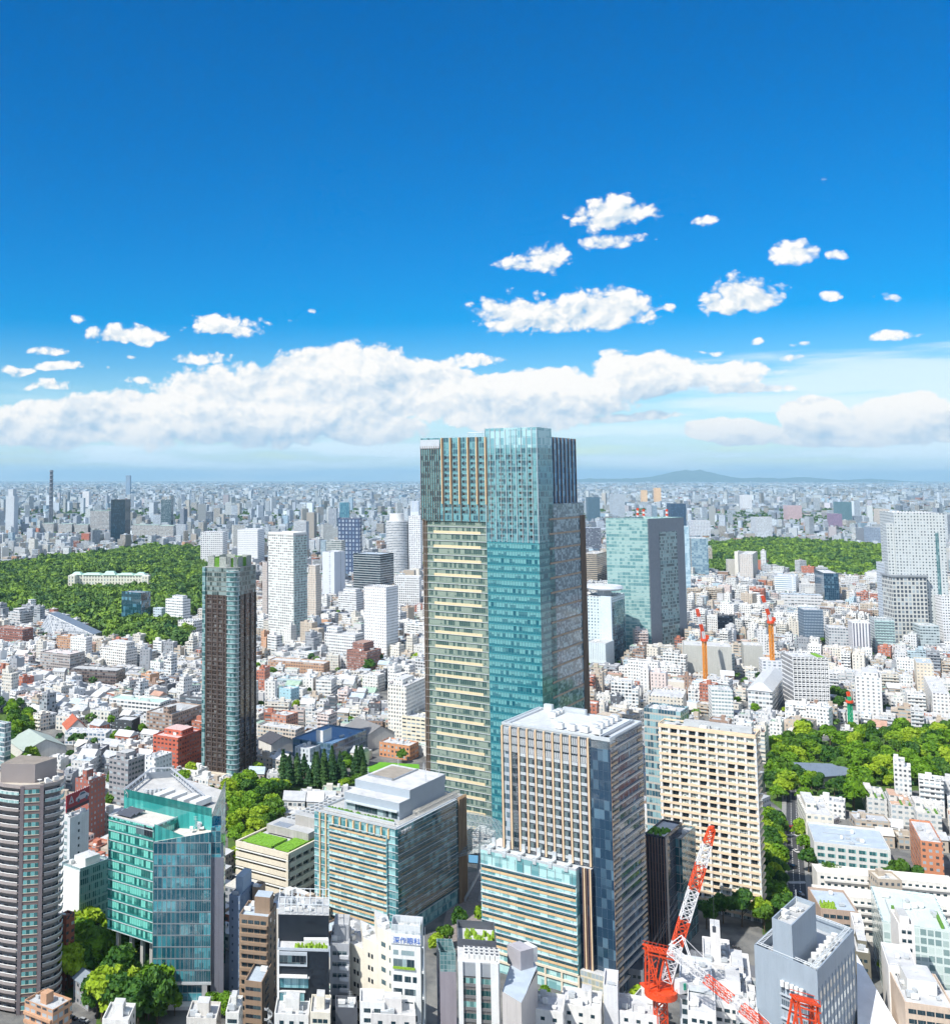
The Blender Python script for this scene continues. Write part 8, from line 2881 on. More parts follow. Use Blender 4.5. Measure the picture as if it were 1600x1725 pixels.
# far woods: one mass of foliage each
def wood(name, polys, step, nleaf, seed, leaf):
 rgn = np.random.default_rng(seed)
 out, tints = [], []
 for poly in polys:
  P = [tuple(gnd(x, y))[:2] for x, y in poly]
  x0, x1 = min(p[0] for p in P), max(p[0] for p in P)
  y0, y1 = min(p[1] for p in P), max(p[1] for p in P)
  var = [crown_mesh(900 + k, 15, 8.6, nleaf, False, leaf) for k in range(5)]
  xs, ys = np.arange(x0, x1, step), np.arange(y0, y1, step)
  for yy in ys:
   for xx in xs:
    q = (xx + rgn.uniform(-.5, .5) * step, yy + rgn.uniform(-.5, .5) * step)
    if rgn.random() > .06 and inside(q, P) and not in_block(q[0], q[1], 3):
     V = var[rgn.integers(0, 5)]
     a = rgn.random() * 6.28
     ca, sa = math.cos(a), math.sin(a)
     s_ = rgn.uniform(.5, 1.45)
     tints.append((rgn.choice([.0, .25, .5, .75, 1.0], p=[.30, .27, .2, .13, .10]), rgn.random(), 0, 1))
     W_ = V.copy()
     W_[..., 0] = (V[..., 0] * ca - V[..., 1] * sa) * s_ + q[0]
     W_[..., 1] = (V[..., 0] * sa + V[..., 1] * ca) * s_ + q[1]
     W_[..., 2] = V[..., 2] * s_ * rgn.uniform(.9, 1.2)
     out.append(W_)
 V = np.concatenate(out)
 print(name, len(out), V.shape)
 m, t, b = newmat('wood_leaves')
 g = t.node('ShaderNodeNewGeometry').outputs['Position']
 sx, sy_, sz = t.sep(g)
 n = t.noise(t.comb(sx, sy_, 0), .035, 3, .6)
 n2 = t.noise(g, .3, 3, .6)
 nb = t.noise(t.comb(sx, sy_, 3), .008, 3, .6)
 n = t.math('MULTIPLY_ADD', t.math('SUBTRACT', nb, .5), .9, n)
 c = t.mix(t.smooth(n, .36, .62), (.02, .085, .02), (.19, .33, .02))
 c = t.mix(t.smooth(n2, .5, .75), c, (.17, .27, .02))
 tr_, tg_, _b = t.sep(t.node('ShaderNodeAttribute', attribute_name='tint').outputs['Vector'])
 c = t.mix(.62, c, t.mix(tr_, (.02, .085, .022), (.22, .36, .03)))
 t.put(b.inputs['Base Color'], c)
 b.inputs['Roughness'].default_value = .7
 me = mesh_quads(name, V, m)
 at_ = me.attributes.new('tint', 'FLOAT_COLOR', 'FACE')
 at_.data.foreach_set('color', np.repeat(np.array(tints), nleaf, axis=0).reshape(-1).astype(np.float32))
 o = bpy.data.objects.new(name, me)
 COL.objects.link(o)
 tag(o, 'dense green woods', None, None, 'stuff')
claim([gnd(112, 1001)[:2], gnd(256, 1001)[:2], gnd(256, 971)[:2], gnd(112, 971)[:2]], 0)
BPOLY.append((BLOCKS[-1][0], 0, *[f(q[i] for q in BLOCKS[-1][0]) for i in (0, 1) for f in (min, max)]))
wood('woodland', [WOODS['palace'], WOODS['moat']], 11.5, 150, 8, 1.5)
# ================================================================== the city between: individual buildings first, then the mass
CELL = 2.0
OX, OY, NX, NY = -1100.0, 60.0, 1500, 1150       # occupancy raster, 2 m cells
OCC = np.zeros((NY, NX), dtype=bool)
def raster(poly, grow=0.0):
 P = shrink(ccw(poly), -grow) if grow else poly
 xs, ys = [p[0] for p in P], [p[1] for p in P]
 i0, i1 = max(0, int((min(xs) - OX) / CELL)), min(NX, int((max(xs) - OX) / CELL) + 2)
 j0, j1 = max(0, int((min(ys) - OY) / CELL)), min(NY, int((max(ys) - OY) / CELL) + 2)
 if i1 <= i0 or j1 <= j0:
  return None
 X, Y = np.meshgrid(OX + (np.arange(i0, i1) + .5) * CELL, OY + (np.arange(j0, j1) + .5) * CELL)
 ins = np.zeros(X.shape, dtype=bool)
 n = len(P)
 j = n - 1
 for i in range(n):
  (xa, ya), (xb, yb) = P[i][:2], P[j][:2]
  if abs(yb - ya) > 1e-9:
   ins ^= ((ya > Y) != (yb > Y)) & (X < (xb - xa) * (Y - ya) / (yb - ya) + xa)
  j = i
 return (slice(j0, j1), slice(i0, i1)), ins
def occupy(poly, grow=0.0):
 r_ = raster(poly, grow)
 if r_:
  OCC[r_[0]] |= r_[1]
def free(poly):
 r_ = raster(poly)
 return r_ is None or not (OCC[r_[0]] & r_[1]).any()
for p, z in BLOCKS:
 occupy(p, 2.5)
for d_ in (GREENS, WOODS):
 for p in d_.values():
  occupy([tuple(gnd(x, y))[:2] for x, y in p])
occupy([tuple(gnd(x, y))[:2] for x, y in [(604, 1300), (640, 1284), (708, 1288), (708, 1306), (660, 1314), (604, 1314)]])
for side in range(len(ROADP) - 1):
 a, b = ROADP[side], ROADP[side + 1]
 d_ = (b - a).normalized()
 n_ = Vector((-d_.y, d_.x)) * 8
 occupy([tuple(a + n_), tuple(b + n_), tuple(b - n_), tuple(a - n_)])
for q_ in ([(700, 1735), (1100, 1735), (1100, 1450), (700, 1450)], [(185, 1745), (430, 1745), (430, 1610), (185, 1610)], [(1100, 1620), (1300, 1620), (1300, 1540), (1100, 1540)]):
 occupy([tuple(gnd(x, y))[:2] for x, y in q_])
SIGHT = []
for p, z in BLOCKS + [([tuple(gnd(x, y))[:2] for x, y in ((606, 1312), (706, 1304), (706, 1288), (606, 1290))], .1)] + [([tuple(gnd(x, y))[:2] for x, y in GREENS[g_]], 9) for g_ in ('park_right', 'park_left', 'conifer_strip')]:
 if min(q[1] for q in p) < 3200:
  xs_ = [proj((q[0], q[1], 0))[0] for q in p]
  SIGHT.append((min(xs_), max(xs_), min(q[1] for q in p), z))
SIGHT_FAR = [(min(proj((q[0], q[1], 0))[0] for q in p), max(proj((q[0], q[1], 0))[0] for q in p), min(q[1] for q in p), z) for p, z in BLOCKS if 1400 < min(q[1] for q in p) < 9000]
def sight_limit(x, y, w):
 px_ = proj((x, y, 5))[0]
 hw = w * .5 * FPX / y
 lim = 999
 for x0, x1, yb, z in SIGHT:
  if y < yb and yb - y < 260 and px_ + hw > x0 and px_ - hw < x1:
   lim = min(lim, .22 * z + (yb - y) * (EYE - .22 * z) / yb)
 return lim
rg = random.Random(2024)
WALLC = [((.74, .74, .72), 'white', 38), ((.70, .67, .60), 'cream', 17), ((.62, .63, .64), 'pale grey', 17), ((.50, .43, .35), 'beige', 12), ((.32, .22, .17), 'brown', 4), ((.45, .17, .11), 'brick red', 3), ((.54, .32, .20), 'tan brick', 3), ((.33, .35, .38), 'grey', 7), ((.12, .13, .15), 'charcoal', 3), ((.66, .57, .54), 'pale pink', 3), ((.44, .56, .62), 'pale blue', 3)]
WTOT = sum(w for _, _, w in WALLC)
def pick_wall():
 r_ = rg.random() * WTOT
 for c, n, w in WALLC:
  r_ -= w
  if r_ <= 0:
   k = rg.uniform(.9, 1.04)
   return tuple(min(.8, v * k) for v in c), n
 return WALLC[0][:2]
ROOFC = [((.52, .53, .54), 'pale', 34), ((.42, .44, .46), 'grey', 26), ((.40, .48, .55), 'blue grey', 12), ((.56, .54, .49), 'cream', 8), ((.30, .42, .34), 'green', 6), ((.17, .18, .20), 'dark', 9), ((.42, .26, .20), 'reddish', 5)]
RTOT = sum(w for _, _, w in ROOFC)
def pick_roof():
 r_ = rg.random() * RTOT
 for c, n, w in ROOFC:
  r_ -= w
  if r_ <= 0:
   return c, n
 return ROOFC[0][:2]
def rect(cx, cyy, w, d, a):
 ca, sa = math.cos(a), math.sin(a)
 return [(cx + x * ca - y * sa, cyy + x * sa + y * ca) for x, y in ((-w / 2, -d / 2), (w / 2, -d / 2), (w / 2, d / 2), (-w / 2, d / 2))]
LOTS = []
def try_lot(cx, cyy, w, d, a, h, style):
 P = rect(cx, cyy, w, d, a)
 if not free(P):
  return False
 occupy(P, .4)
 LOTS.append([cx, cyy, w, d, a, h, style])
 return True
ANG = [-36, -36, -30, -12, -48, -24]
cs = 120.0
for cj in range(int((2250 - 70) / cs)):
 for ci in range(-6, 14):
  yc, xc = 70 + (cj + .5) * cs, (ci + .5) * cs
  if not (-.36 * yc - 130 < xc < .74 * yc + 130):
   continue
  a = R(ANG[rg.randrange(len(ANG))] + rg.uniform(-5, 5))
  ca, sa = math.cos(a), math.sin(a)
  high = .06 + (.30 if xc > .16 * yc else 0) + (.22 if yc > 1250 else 0)
  v = -cs * .75
  row = 0
  while v < cs * .75:
   dep = rg.uniform(10, 15)
   u = -cs * .75 + rg.uniform(0, 6)
   while u < cs * .75:
    big = rg.random() < high * .5
    w = rg.uniform(15, 30) if big else rg.uniform(8, 15)
    x, y = xc + u * ca - v * sa + w / 2 * ca, yc + u * sa + v * ca + w / 2 * sa
    u += w + (rg.uniform(.8, 2.2) if rg.random() < .85 else rg.uniform(4, 9))
    if abs(x - xc) > cs * .5 or abs(y - yc) > cs * .5:
     continue
    r_ = rg.random()
    if big:
     fl = rg.choice([4, 5, 5, 6, 7, 8, 9, 11] if rg.random() < high * 1.6 else [3, 4, 5])
    else:
     fl = rg.choice([2, 2, 2, 2, 3, 3, 4]) if r_ > high else rg.choice([4, 5, 6, 7, 8, 9])
    h = fl * 3.1 + rg.uniform(.3, 1.2)
    if y < 432:
     lim = EYE - (1740 - HZ) * y / FPX
     if h > lim - 2:
      h = max(3.2, lim - 3)
      if lim < 5:
       continue
    if y > 432:
     lim = sight_limit(x, y, w)
     if h > lim:
      if lim < 3.4:
       continue
      fl = max(1, int(lim / 3.1))
      h = fl * 3.1 + .4
    if not big and fl <= 3 and rg.random() < .40:
     st = 'gable'
    else:
     st = 'flat'
    if rg.random() < .05:
     continue
    try_lot(x, y, w, dep * rg.uniform(.85, 1.0) if not big else dep, a, h, st)
   v += dep + (1.0 if row % 2 == 0 else rg.uniform(4.5, 6.5))
   row += 1
print('lots', len(LOTS))
# ---- which of them are seen, and how large: rays from the camera against everything's boxes
bv, bf, own = [], [], []
def add_box_tri(P, h, k):
 P = ccw(P)
 i0 = len(bv)
 bv.extend([(p[0], p[1], 0) for p in P] + [(p[0], p[1], h) for p in P])
 n = len(P)
 for i in range(n):
  j = (i + 1) % n
  bf.append((i0 + i, i0 + j, i0 + n + j, i0 + n + i))
  own.append(k)
 bf.append(tuple(range(i0 + n, i0 + 2 * n)))
 own.append(k)
for k, L_ in enumerate(LOTS):
 add_box_tri(rect(*L_[:5]), L_[5], k)
for p, z in BLOCKS:
 add_box_tri([q[:2] for q in p], z, -1)
tree = BVHTree.FromPolygons(bv, bf)
org = Vector((0, 0, EYE))
seen = []
for k, L_ in enumerate(LOTS):
 x, y, w, d, a, h, st = L_
 if y < 420:
  continue
 px_, py_ = proj((x, y, h))
 if not (-15 < px_ < 1615 and py_ < 1735):
  continue
 P = rect(x, y, w * .8, d * .8, a)
 pts = [(x, y, h + .05)] + [(p[0], p[1], h + .05) for p in P] + [(p[0], p[1], h * .55) for p in rect(x, y, w * .99, d * .99, a)]
 hits = 0
 for q in pts:
  dv = Vector(q) - org
  hit = tree.ray_cast(org, dv.normalized(), dv.length - .4)
  if hit[0] is None or own[hit[2]] == k:
   hits += 1
 if hits >= 2:
  area = hits / 9 * (w + d) * (h * .8 + d * .4) / (y * y + (EYE - h) ** 2)
  seen.append((area, k))
seen.sort(reverse=True)
IND = [k for _, k in seen[:420]]
print('seen', len(seen))
n_house = n_apt = n_off = 0
# ---- individual ones
GW = {
 'punched': winwall('gen_punched', WHITE and (.7, .7, .7), fw=2.6, fh=3.1, wf=.5, hf=.45, objcol=True, win=(.07, .09, .11), pl=.3),
 'ribbon': winwall('gen_ribbon', (.7, .7, .7), fw=6.0, fh=3.1, wf=.86, hf=.42, objcol=True, win=(.08, .11, .13), pl=.3),
 'narrow': winwall('gen_narrow', (.7, .7, .7), fw=3.4, fh=3.1, wf=.28, hf=.5, objcol=True, win=(.07, .09, .11), pl=.2),
 'balcony': winwall('gen_balcony', (.7, .7, .7), fw=3.0, fh=3.1, wf=.74, hf=.58, objcol=True, win=(.06, .075, .09), pl=.35, sill=.1),
}
GROOF = M('gen_roof', (.6, .6, .6), .85, var=.2, scale=.22, objcol=True)
GPLAIN = M('gen_plain', (.6, .6, .6), .75, var=.08, objcol=True, streak=.1)
LAND = [((40, 1500), 'round brown tower'), ((270, 1480), 'teal office'), ((385, 1150), 'dark brown tower'), ((300, 1275), 'bright red brick block'), ((485, 1020), 'white lattice tower'), ((640, 1060), 'white slab tower'), ((765, 1100), 'glass skyscraper'), ((620, 1120), 'stepped red brown block'), ((690, 1205), 'white bay block'), ((565, 1270), 'dark blue school'),
  ((655, 1460), 'glass office block'), ((1190, 1390), 'ochre banded slab'), ((1085, 1000), 'framed teal tower'), ((1200, 1115), 'wrapped buildings'), ((1365, 1150), 'coarse-grid office'), ((1430, 1195), 'green piling rig'), ((1530, 1030), 'stone grid tower'), ((1480, 1180), 'white tower pair'), ((1400, 1290), 'slate roofed hall'), ((1440, 1415), 'grey white block'), ((1500, 1500), 'long white slabs'), ((1355, 1620), 'blue grey office'), ((1115, 1640), 'orange crane'),
  ((230, 1195), 'green roofed school'), ((100, 1120), 'grey balcony block'), ((155, 1145), 'dark brown balcony block'), ((200, 1110), 'stepped white terraces'), ((230, 1030), 'mirror glass box'), ((126, 1240), 'red chapel'), ((130, 1360), 'advertising board'), ((1290, 1185), 'hipped white office'), ((1220, 1195), 'green balcony block'), ((1140, 1190), 'beige stepped block'), ((1565, 1150), 'beige banded tower'), ((20, 1060), 'dark red brick block'), ((1015, 1050), 'disc tower'), ((460, 1440), 'lawn roofed office'), ((660, 1640), 'clinic'), ((1345, 1000), 'navy glass office')]
ORD = ['', 'second ', 'third ', 'fourth ', 'fifth ', 'sixth ', 'seventh ', 'eighth ', 'ninth ', 'tenth ', 'eleventh ', 'twelfth ', 'thirteenth ', 'fourteenth ', 'fifteenth ', 'sixteenth ', 'seventeenth ', 'eighteenth ', 'nineteenth ', 'twentieth ']
NUMW = {1: 'one', 2: 'two', 3: 'three', 4: 'four', 5: 'five', 6: 'six', 7: 'seven', 8: 'eight', 9: 'nine', 10: 'ten', 11: 'eleven', 12: 'twelve'}
descr = {}
for k in IND:
 x, y, w, d, a, h, st = LOTS[k]
 px_, py_ = proj((x, y, h))
 best = min(range(len(LAND)), key=lambda i: (LAND[i][0][0] - px_) ** 2 + ((LAND[i][0][1] - py_) * 1.4) ** 2)
 lx, ly = LAND[best][0]
 if abs(px_ - lx) > abs(py_ - ly) * 1.2:
  rel = 'left of the' if px_ < lx else 'right of the'
 else:
  rel = 'behind the' if py_ < ly else 'in front of the'
 fl = max(1, int(h / 3.1))
 wc, wn = pick_wall()
 rc, rn = pick_roof()
 house = fl <= 3 and w < 16
 kind = 'house' if house else ('office_building' if rg.random() < .3 else 'apartment_building')
 key = (wn, NUMW.get(fl, 'many'), kind, rn if st == 'flat' else 'gabled ' + ('dark' if rn == 'dark' else rn), rel, LAND[best][1])
 descr[k] = [wc, rc, kind, fl, key, (px_ - lx) ** 2 + (py_ - ly) ** 2]
groups = {}
for k, v in descr.items():
 groups.setdefault(v[4], []).append((v[5], k))
LAB = {}
for key, lst in groups.items():
 lst.sort()
 for i, (_, k) in enumerate(lst):
  o_ = ORD[i] if len(lst) > 1 else ''
  near = ('' if len(lst) == 1 else (o_ or '') + 'nearest ')
  LAB[k] = '%s %s-storey %s with %s roof, %s%s %s' % (key[0], key[1], key[2].replace('_', ' '), key[3], near, key[4], key[5])
  if len(LAB[k].split()) > 16:
   LAB[k] = LAB[k].replace('apartment building', 'block').replace('office building', 'office').replace(', ', ' ')
   LAB[k] = ' '.join(LAB[k].split()[:16]) if len(LAB[k].split()) > 16 else LAB[k]
GRPN = {'house': 'houses among the streets', 'apartment_building': 'apartment buildings among the streets', 'office_building': 'office buildings among the streets'}
def up_obj(o, c):
 o.color = (*c, 1)
 return o
for k in IND:
 x, y, w, d, a, h, st = LOTS[k]
 wc, rc, kind, fl, key, _ = descr[k]
 P = rect(x, y, w, d, a)
 sty = rg.choice(['punched', 'punched', 'ribbon', 'narrow', 'balcony', 'balcony'])
 root = thing(kind, LAB[k], kind.replace('_', ' '), (x, y, 0), GRPN[kind])
 mb = MB()
 # window grid restarts on every wall
 for i in range(4):
  p, q = P[i], P[(i + 1) % 4]
  blank = i in (1, 3) and rg.random() < .4
  mb.wall(p, q, 0, h, 1 if blank else 0, 0.0)
 stepped = st == 'flat' and fl >= 4 and rg.random() < .4
 if stepped:
  hs = h - 3.1 * rg.randint(1, 2)
  mb = MB()
  for i in range(4):
   mb.wall(P[i], P[(i + 1) % 4], 0, hs, 0, 0.0)
  mb.face([(*p, hs) for p in P], 2)
  sx = rg.uniform(.5, .8)
  cx2, cy2 = x + math.cos(a) * w * (1 - sx) / 2 * rg.choice([-1, 1]), y + math.sin(a) * w * (1 - sx) / 2
  cx2 = x + (cx2 - x)
  Q = [tuple(v2(P[i]).lerp(v2(P[(i + 1) % 4] if i in (0,) else P[i]), 0)) for i in range(4)]
  e1 = v2(P[1]) - v2(P[0])
  t0 = 0 if rg.random() < .5 else 1 - sx
  Q = [tuple(v2(P[0]) + e1 * t0), tuple(v2(P[0]) + e1 * (t0 + sx)), tuple(v2(P[3]) + e1 * (t0 + sx)), tuple(v2(P[3]) + e1 * t0)]
  for i in range(4):
   mb.wall(Q[i], Q[(i + 1) % 4], hs, h, 0, 0.0)
  TOP = Q
 else:
  TOP = P
 up_obj(mb.build('wall', [GW[sty], GPLAIN, GROOF], root), wc)
 if st == 'gable':
  mb = MB()
  rise = d * .28
  m0, m1 = (v2(P[0]) + v2(P[3])) / 2, (v2(P[1]) + v2(P[2])) / 2
  e = (v2(P[1]) - v2(P[0])).normalized() * .4
  n_ = (v2(P[3]) - v2(P[0])).normalized() * .5
  A, B, C_, D_ = v2(P[0]) - e - n_, v2(P[1]) + e - n_, v2(P[2]) + e + n_, v2(P[3]) - e + n_
  m0, m1 = m0 - e, m1 + e
  mb.face([(*A, h - .2), (*B, h - .2), (*m1, h + rise), (*m0, h + rise)])
  mb.face([(*m0, h + rise), (*m1, h + rise), (*C_, h - .2), (*D_, h - .2)])
  mb.face([(*D_, h - .2), (*A, h - .2), (*m0, h + rise)])
  mb.face([(*B, h - .2), (*C_, h - .2), (*m1, h + rise)])
  up_obj(mb.build('roof', GROOF, root), rc)
  continue
 mb = MB()
 Q = shrink(ccw(TOP), .28)
 Pc = ccw(TOP)
 mb.face([(*q, h - .55) for q in Q])
 up_obj(mb.build('roof', GROOF, root), rc)
 mb = MB()
 for i in range(4):
  j = (i + 1) % 4
  mb.wall(Q[j], Q[i], h - .6, h + .35)
  mb.wall(Pc[i], Pc[j], h, h + .35)
  mb.face([(*Pc[i], h + .35), (*Pc[j], h + .35), (*Q[j], h + .35), (*Q[i], h + .35)])
 up_obj(mb.build('parapet', GPLAIN, root), wc)
 if fl >= 3 or rg.random() < .4:
  u, v = rg.uniform(.25, .7), rg.uniform(.3, .7)
  c = v2(TOP[0]) + (v2(TOP[1]) - v2(TOP[0])) * u + (v2(TOP[3]) - v2(TOP[0])) * v
  mb = MB()
  ww = min(dist(TOP[0], TOP[1]) * .4, rg.uniform(2.5, 5))
  mb.box(tuple(c), ww, min(d * .4, 4), h - .55, h + rg.uniform(2.0, 3.4), a)
  up_obj(mb.build('stair_house', GPLAIN, root), wc)
 for _ in range(rg.randint(1, 4) + (2 if w > 15 else 0)):
  u, v = rg.uniform(.12, .88), rg.uniform(.15, .85)
  c = v2(TOP[0]) + (v2(TOP[1]) - v2(TOP[0])) * u + (v2(TOP[3]) - v2(TOP[0])) * v
  mb = MB()
  if rg.random() < .22:
   mb.cyl(tuple(c), .95, h + .4, h + 2.3, 10, 0)
   for q in range(4):
    mb.bar((c.x + .7 * math.cos(q * 1.57), c.y + .7 * math.sin(q * 1.57), h - .5), (c.x + .7 * math.cos(q * 1.57), c.y + .7 * math.sin(q * 1.57), h + .4), .1)
   mb.build('water_tank', MACH, root)
  else:
   mb.box(tuple(c), rg.uniform(.9, 2.2), rg.uniform(.7, 1.4), h - .55, h + rg.uniform(.3, .9), a)
   mb.build('air_conditioner', rg.choice([MACH, MACHG]), root)
 if sty == 'balcony' and fl >= 3 and not stepped:
  up_c = tuple(min(.8, v * 1.05) for v in wc)
  f0 = bands(root, 'balcony', GPLAIN, P[0], P[1], [3.1 * (i + 1) - .1 for i in range(fl - 1)], 1.0, .02, 1.15, .4, w - .4)
  for c in root.children:
   if c.name.startswith('balcony'):
    c.color = (*up_c, 1)
INDS = set(IND)
# ---- small trees in the gaps between the houses
tr = 0
for _ in range(9000):
 if tr >= 42:
  break
 Y_ = rg.uniform(640, 1500)
 X_ = rg.uniform(-.24 * Y_, .65 * Y_)
 if free(rect(X_, Y_, 4.5, 4.5, 0)):
  occupy(rect(X_, Y_, 8, 8, 0))
  px_, py_ = proj((X_, Y_, 4))
  dv = Vector((X_, Y_, 6)) - org
  hit = tree.ray_cast(org, dv.normalized(), dv.length - 1)
  if hit[0] is None and 0 < px_ < 1600:
   best = min(range(len(LAND)), key=lambda i: (LAND[i][0][0] - px_) ** 2 + ((LAND[i][0][1] - py_) * 1.4) ** 2)
   plant(rg.choice(['broad', 'broad', 'dark']), X_, Y_, rg.uniform(.55, .95), 'small garden tree between houses near the ' + LAND[best][1], 'garden trees between houses near the ' + LAND[best][1], rg)
   tr += 1

# ================================================================== the mass of the city to the horizon, one object
rn = np.random.default_rng(11)
B = [[], [], [], [], [], [], [], []]     # cx, cy, w, d, ang, z0, z1, kind
def many(cx, cyy, w, d, a, z0, z1):
 for lst, v in zip(B, (cx, cyy, w, d, a, z0, z1)):
  lst.append(np.asarray(v, dtype=np.float64))
rest = [L_ for k, L_ in enumerate(LOTS) if k not in INDS]
A_ = np.array([L_[:6] for L_ in rest])
many(A_[:, 0], A_[:, 1], A_[:, 2], A_[:, 3], A_[:, 4], np.zeros(len(A_)), A_[:, 5])
sel = rn.random(len(A_)) < .6
s_ = A_[sel]
many(s_[:, 0] + rn.uniform(-2, 2, len(s_)), s_[:, 1] + rn.uniform(-2, 2, len(s_)), s_[:, 2] * rn.uniform(.2, .5, len(s_)), s_[:, 3] * rn.uniform(.25, .5, len(s_)), s_[:, 4], s_[:, 5], s_[:, 5] + rn.uniform(1, 3.4, len(s_)))
for q_ in range(3):
 sel = (rn.random(len(A_)) < .7) & (A_[:, 1] < 1500)
 s_ = A_[sel]
 many(s_[:, 0] + rn.uniform(-.32, .32, len(s_)) * s_[:, 2], s_[:, 1] + rn.uniform(-.32, .32, len(s_)) * s_[:, 3], rn.uniform(.8, 2.6, len(s_)), rn.uniform(.7, 1.6, len(s_)), s_[:, 4], s_[:, 5], s_[:, 5] + rn.uniform(.7, 2.2, len(s_)))
polys_far = [np.array([tuple(gnd(x, y))[:2] for x, y in p]) for p in WOODS.values()] + [np.array([q[:2] for q in p]) for p, z in BLOCKS if min(q[1] for q in p) > 1000]
def keep(X, Y, m=0):
 ok = np.ones(len(X), dtype=bool)
 for P in polys_far:
  if Y.max() < P[:, 1].min() - 60 or Y.min() > P[:, 1].max() + 60:
   continue
  ins = np.zeros(len(X), dtype=bool)
  j = len(P) - 1
  for i in range(len(P)):
   xa, ya = P[i]
   xb, yb = P[j]
   if abs(yb - ya) > 1e-9:
    ins ^= ((ya > Y) != (yb > Y)) & (X < (xb - xa) * (Y - ya) / (yb - ya) + xa)
   j = i
  c = P.mean(0)
  ok &= ~ins
 return ok
for (ya, yb, spacing, wlo, whi, hmean, hmin, tall) in [(2220, 3200, 24, 9, 24, 10, 6, .05), (3200, 5200, 32, 11, 32, 11, 6, .05), (5200, 9000, 50, 15, 48, 11, 6, .045), (9000, 16000, 84, 20, 75, 11, 6, .05), (16000, 30000, 165, 35, 150, 11, 6, .05), (30000, 60000, 380, 60, 300, 10, 6, .06)]:
 area = (yb * yb - ya * ya) / 2 * 1.05
 n = int(area / spacing ** 2)
 Y = np.sqrt(rn.uniform(ya * ya, yb * yb, n))
 X = rn.uniform(-.28, .70, n) * Y
 # snap to a loose grid so blocks do not pile into one another
 gx = np.round((X + .3 * Y) / spacing) * spacing - .3 * (np.round(Y / spacing) * spacing)
 gy = np.round(Y / spacing) * spacing
 u, ix = np.unique(np.stack([np.round(gx), np.round(gy)], 1), axis=0, return_index=True)
 X, Y = gx[ix] + rn.uniform(-.2, .2, len(ix)) * spacing, gy[ix] + rn.uniform(-.2, .2, len(ix)) * spacing
 # greener and barer patches
 patch = np.sin(X * .0011 + 1.3) * np.sin(Y * .0009 + .7) + .5 * np.sin(X * .0031 - Y * .0023)
 ok = keep(X, Y) & (rn.random(len(X)) < np.where(patch > .75, .35, .95))
 X, Y = X[ok], Y[ok]
 n = len(X)
 w, d = rn.uniform(wlo, whi, n), rn.uniform(wlo, whi, n)
 w, d = np.minimum(w, spacing * .85), np.minimum(d, spacing * .85)
 h = hmin + rn.exponential(hmean, n)
 h = np.minimum(h, 55)
 t_ = rn.random(n) < tall
 clus = (np.sin(X * .0017 + 2.0) + np.sin(Y * .0013 + X * .0006)) > .55
 t_ &= clus | (rn.random(n) < .3)
 h = np.where(t_, rn.uniform(38, 105, n), h)
 w = np.where(t_, rn.uniform(16, 34, n), w)
 d = np.where(t_, rn.uniform(16, 30, n), d)
 if ya >= 9000:
  h = np.where(t_ & (rn.random(n) < .5), h * .7, h)
 pxx = PX0 + FPX * X / (Y * CT)
 for x0_, x1_, yb_, z_ in SIGHT_FAR:
  if yb_ < ya - 10 or yb_ - 900 > yb:
   continue
  mk_ = (pxx > x0_ - 3) & (pxx < x1_ + 3) & (Y < yb_ + 30) & (Y > yb_ - 900)
  lim_ = .25 * z_ + np.maximum(0, yb_ - Y) * (EYE - .25 * z_) / yb_
  h = np.where(mk_, np.minimum(h, np.maximum(4, lim_)), h)
 ang = np.radians(rn.choice([-36, -20, -5, 12, 30], n)) + rn.uniform(-.1, .1, n)
 many(X, Y, w, d, ang, np.zeros(n), h)
 if ya < 5000:
  s_ = rn.random(n) < .55
  many(X[s_], Y[s_], w[s_] * rn.uniform(.25, .5, s_.sum()), d[s_] * rn.uniform(.25, .5, s_.sum()), ang[s_], h[s_], h[s_] + rn.uniform(1.5, 5, s_.sum()))
C = [np.concatenate(b_) for b_ in B[:7]]
N = len(C[0])
cx, cyy, w, d, a, z0, z1 = C
ca, sa = np.cos(a), np.sin(a)
corn = []
for sx, sy_ in ((-.5, -.5), (.5, -.5), (.5, .5), (-.5, .5)):
 corn.append(np.stack([cx + sx * w * ca - sy_ * d * sa, cyy + sx * w * sa + sy_ * d * ca], 1))
corn = np.stack(corn, 1)                                   # N,4,2
V = np.zeros((N, 8, 3))
V[:, :4, :2] = corn
V[:, 4:, :2] = corn
V[:, :4, 2] = z0[:, None]
V[:, 4:, 2] = z1[:, None]
F_ = np.array([[0, 1, 5, 4], [1, 2, 6, 5], [2, 3, 7, 6], [3, 0, 4, 7], [4, 5, 6, 7]])
idx = (F_[None] + (np.arange(N) * 8)[:, None, None]).reshape(-1)
me = bpy.data.meshes.new('city_buildings')
me.vertices.add(N * 8)
me.vertices.foreach_set('co', V.reshape(-1).astype(np.float32))
me.loops.add(N * 20)
me.loops.foreach_set('vertex_index', idx.astype(np.int32))
me.polygons.add(N * 5)
me.polygons.foreach_set('loop_start', np.arange(0, N * 20, 4, dtype=np.int32))
me.polygons.foreach_set('loop_total', np.full(N * 5, 4, dtype=np.int32))
me.polygons.foreach_set('material_index', np.tile([0, 0, 0, 0, 1], N).astype(np.int32))
UV = np.zeros((N, 5, 4, 2))
off = rn.integers(0, 50, N) * 3.0
for k, L_ in ((0, w), (1, d), (2, w), (3, d)):
 UV[:, k, 0, 0] = off
 UV[:, k, 3, 0] = off
 UV[:, k, 1, 0] = off + L_
 UV[:, k, 2, 0] = off + L_
 UV[:, k, 2, 1] = z1
 UV[:, k, 3, 1] = z1
 UV[:, k, 0, 1] = z0
 UV[:, k, 1, 1] = z0
UV[:, 4] = 0
uvl = me.uv_layers.new(name='UVMap')
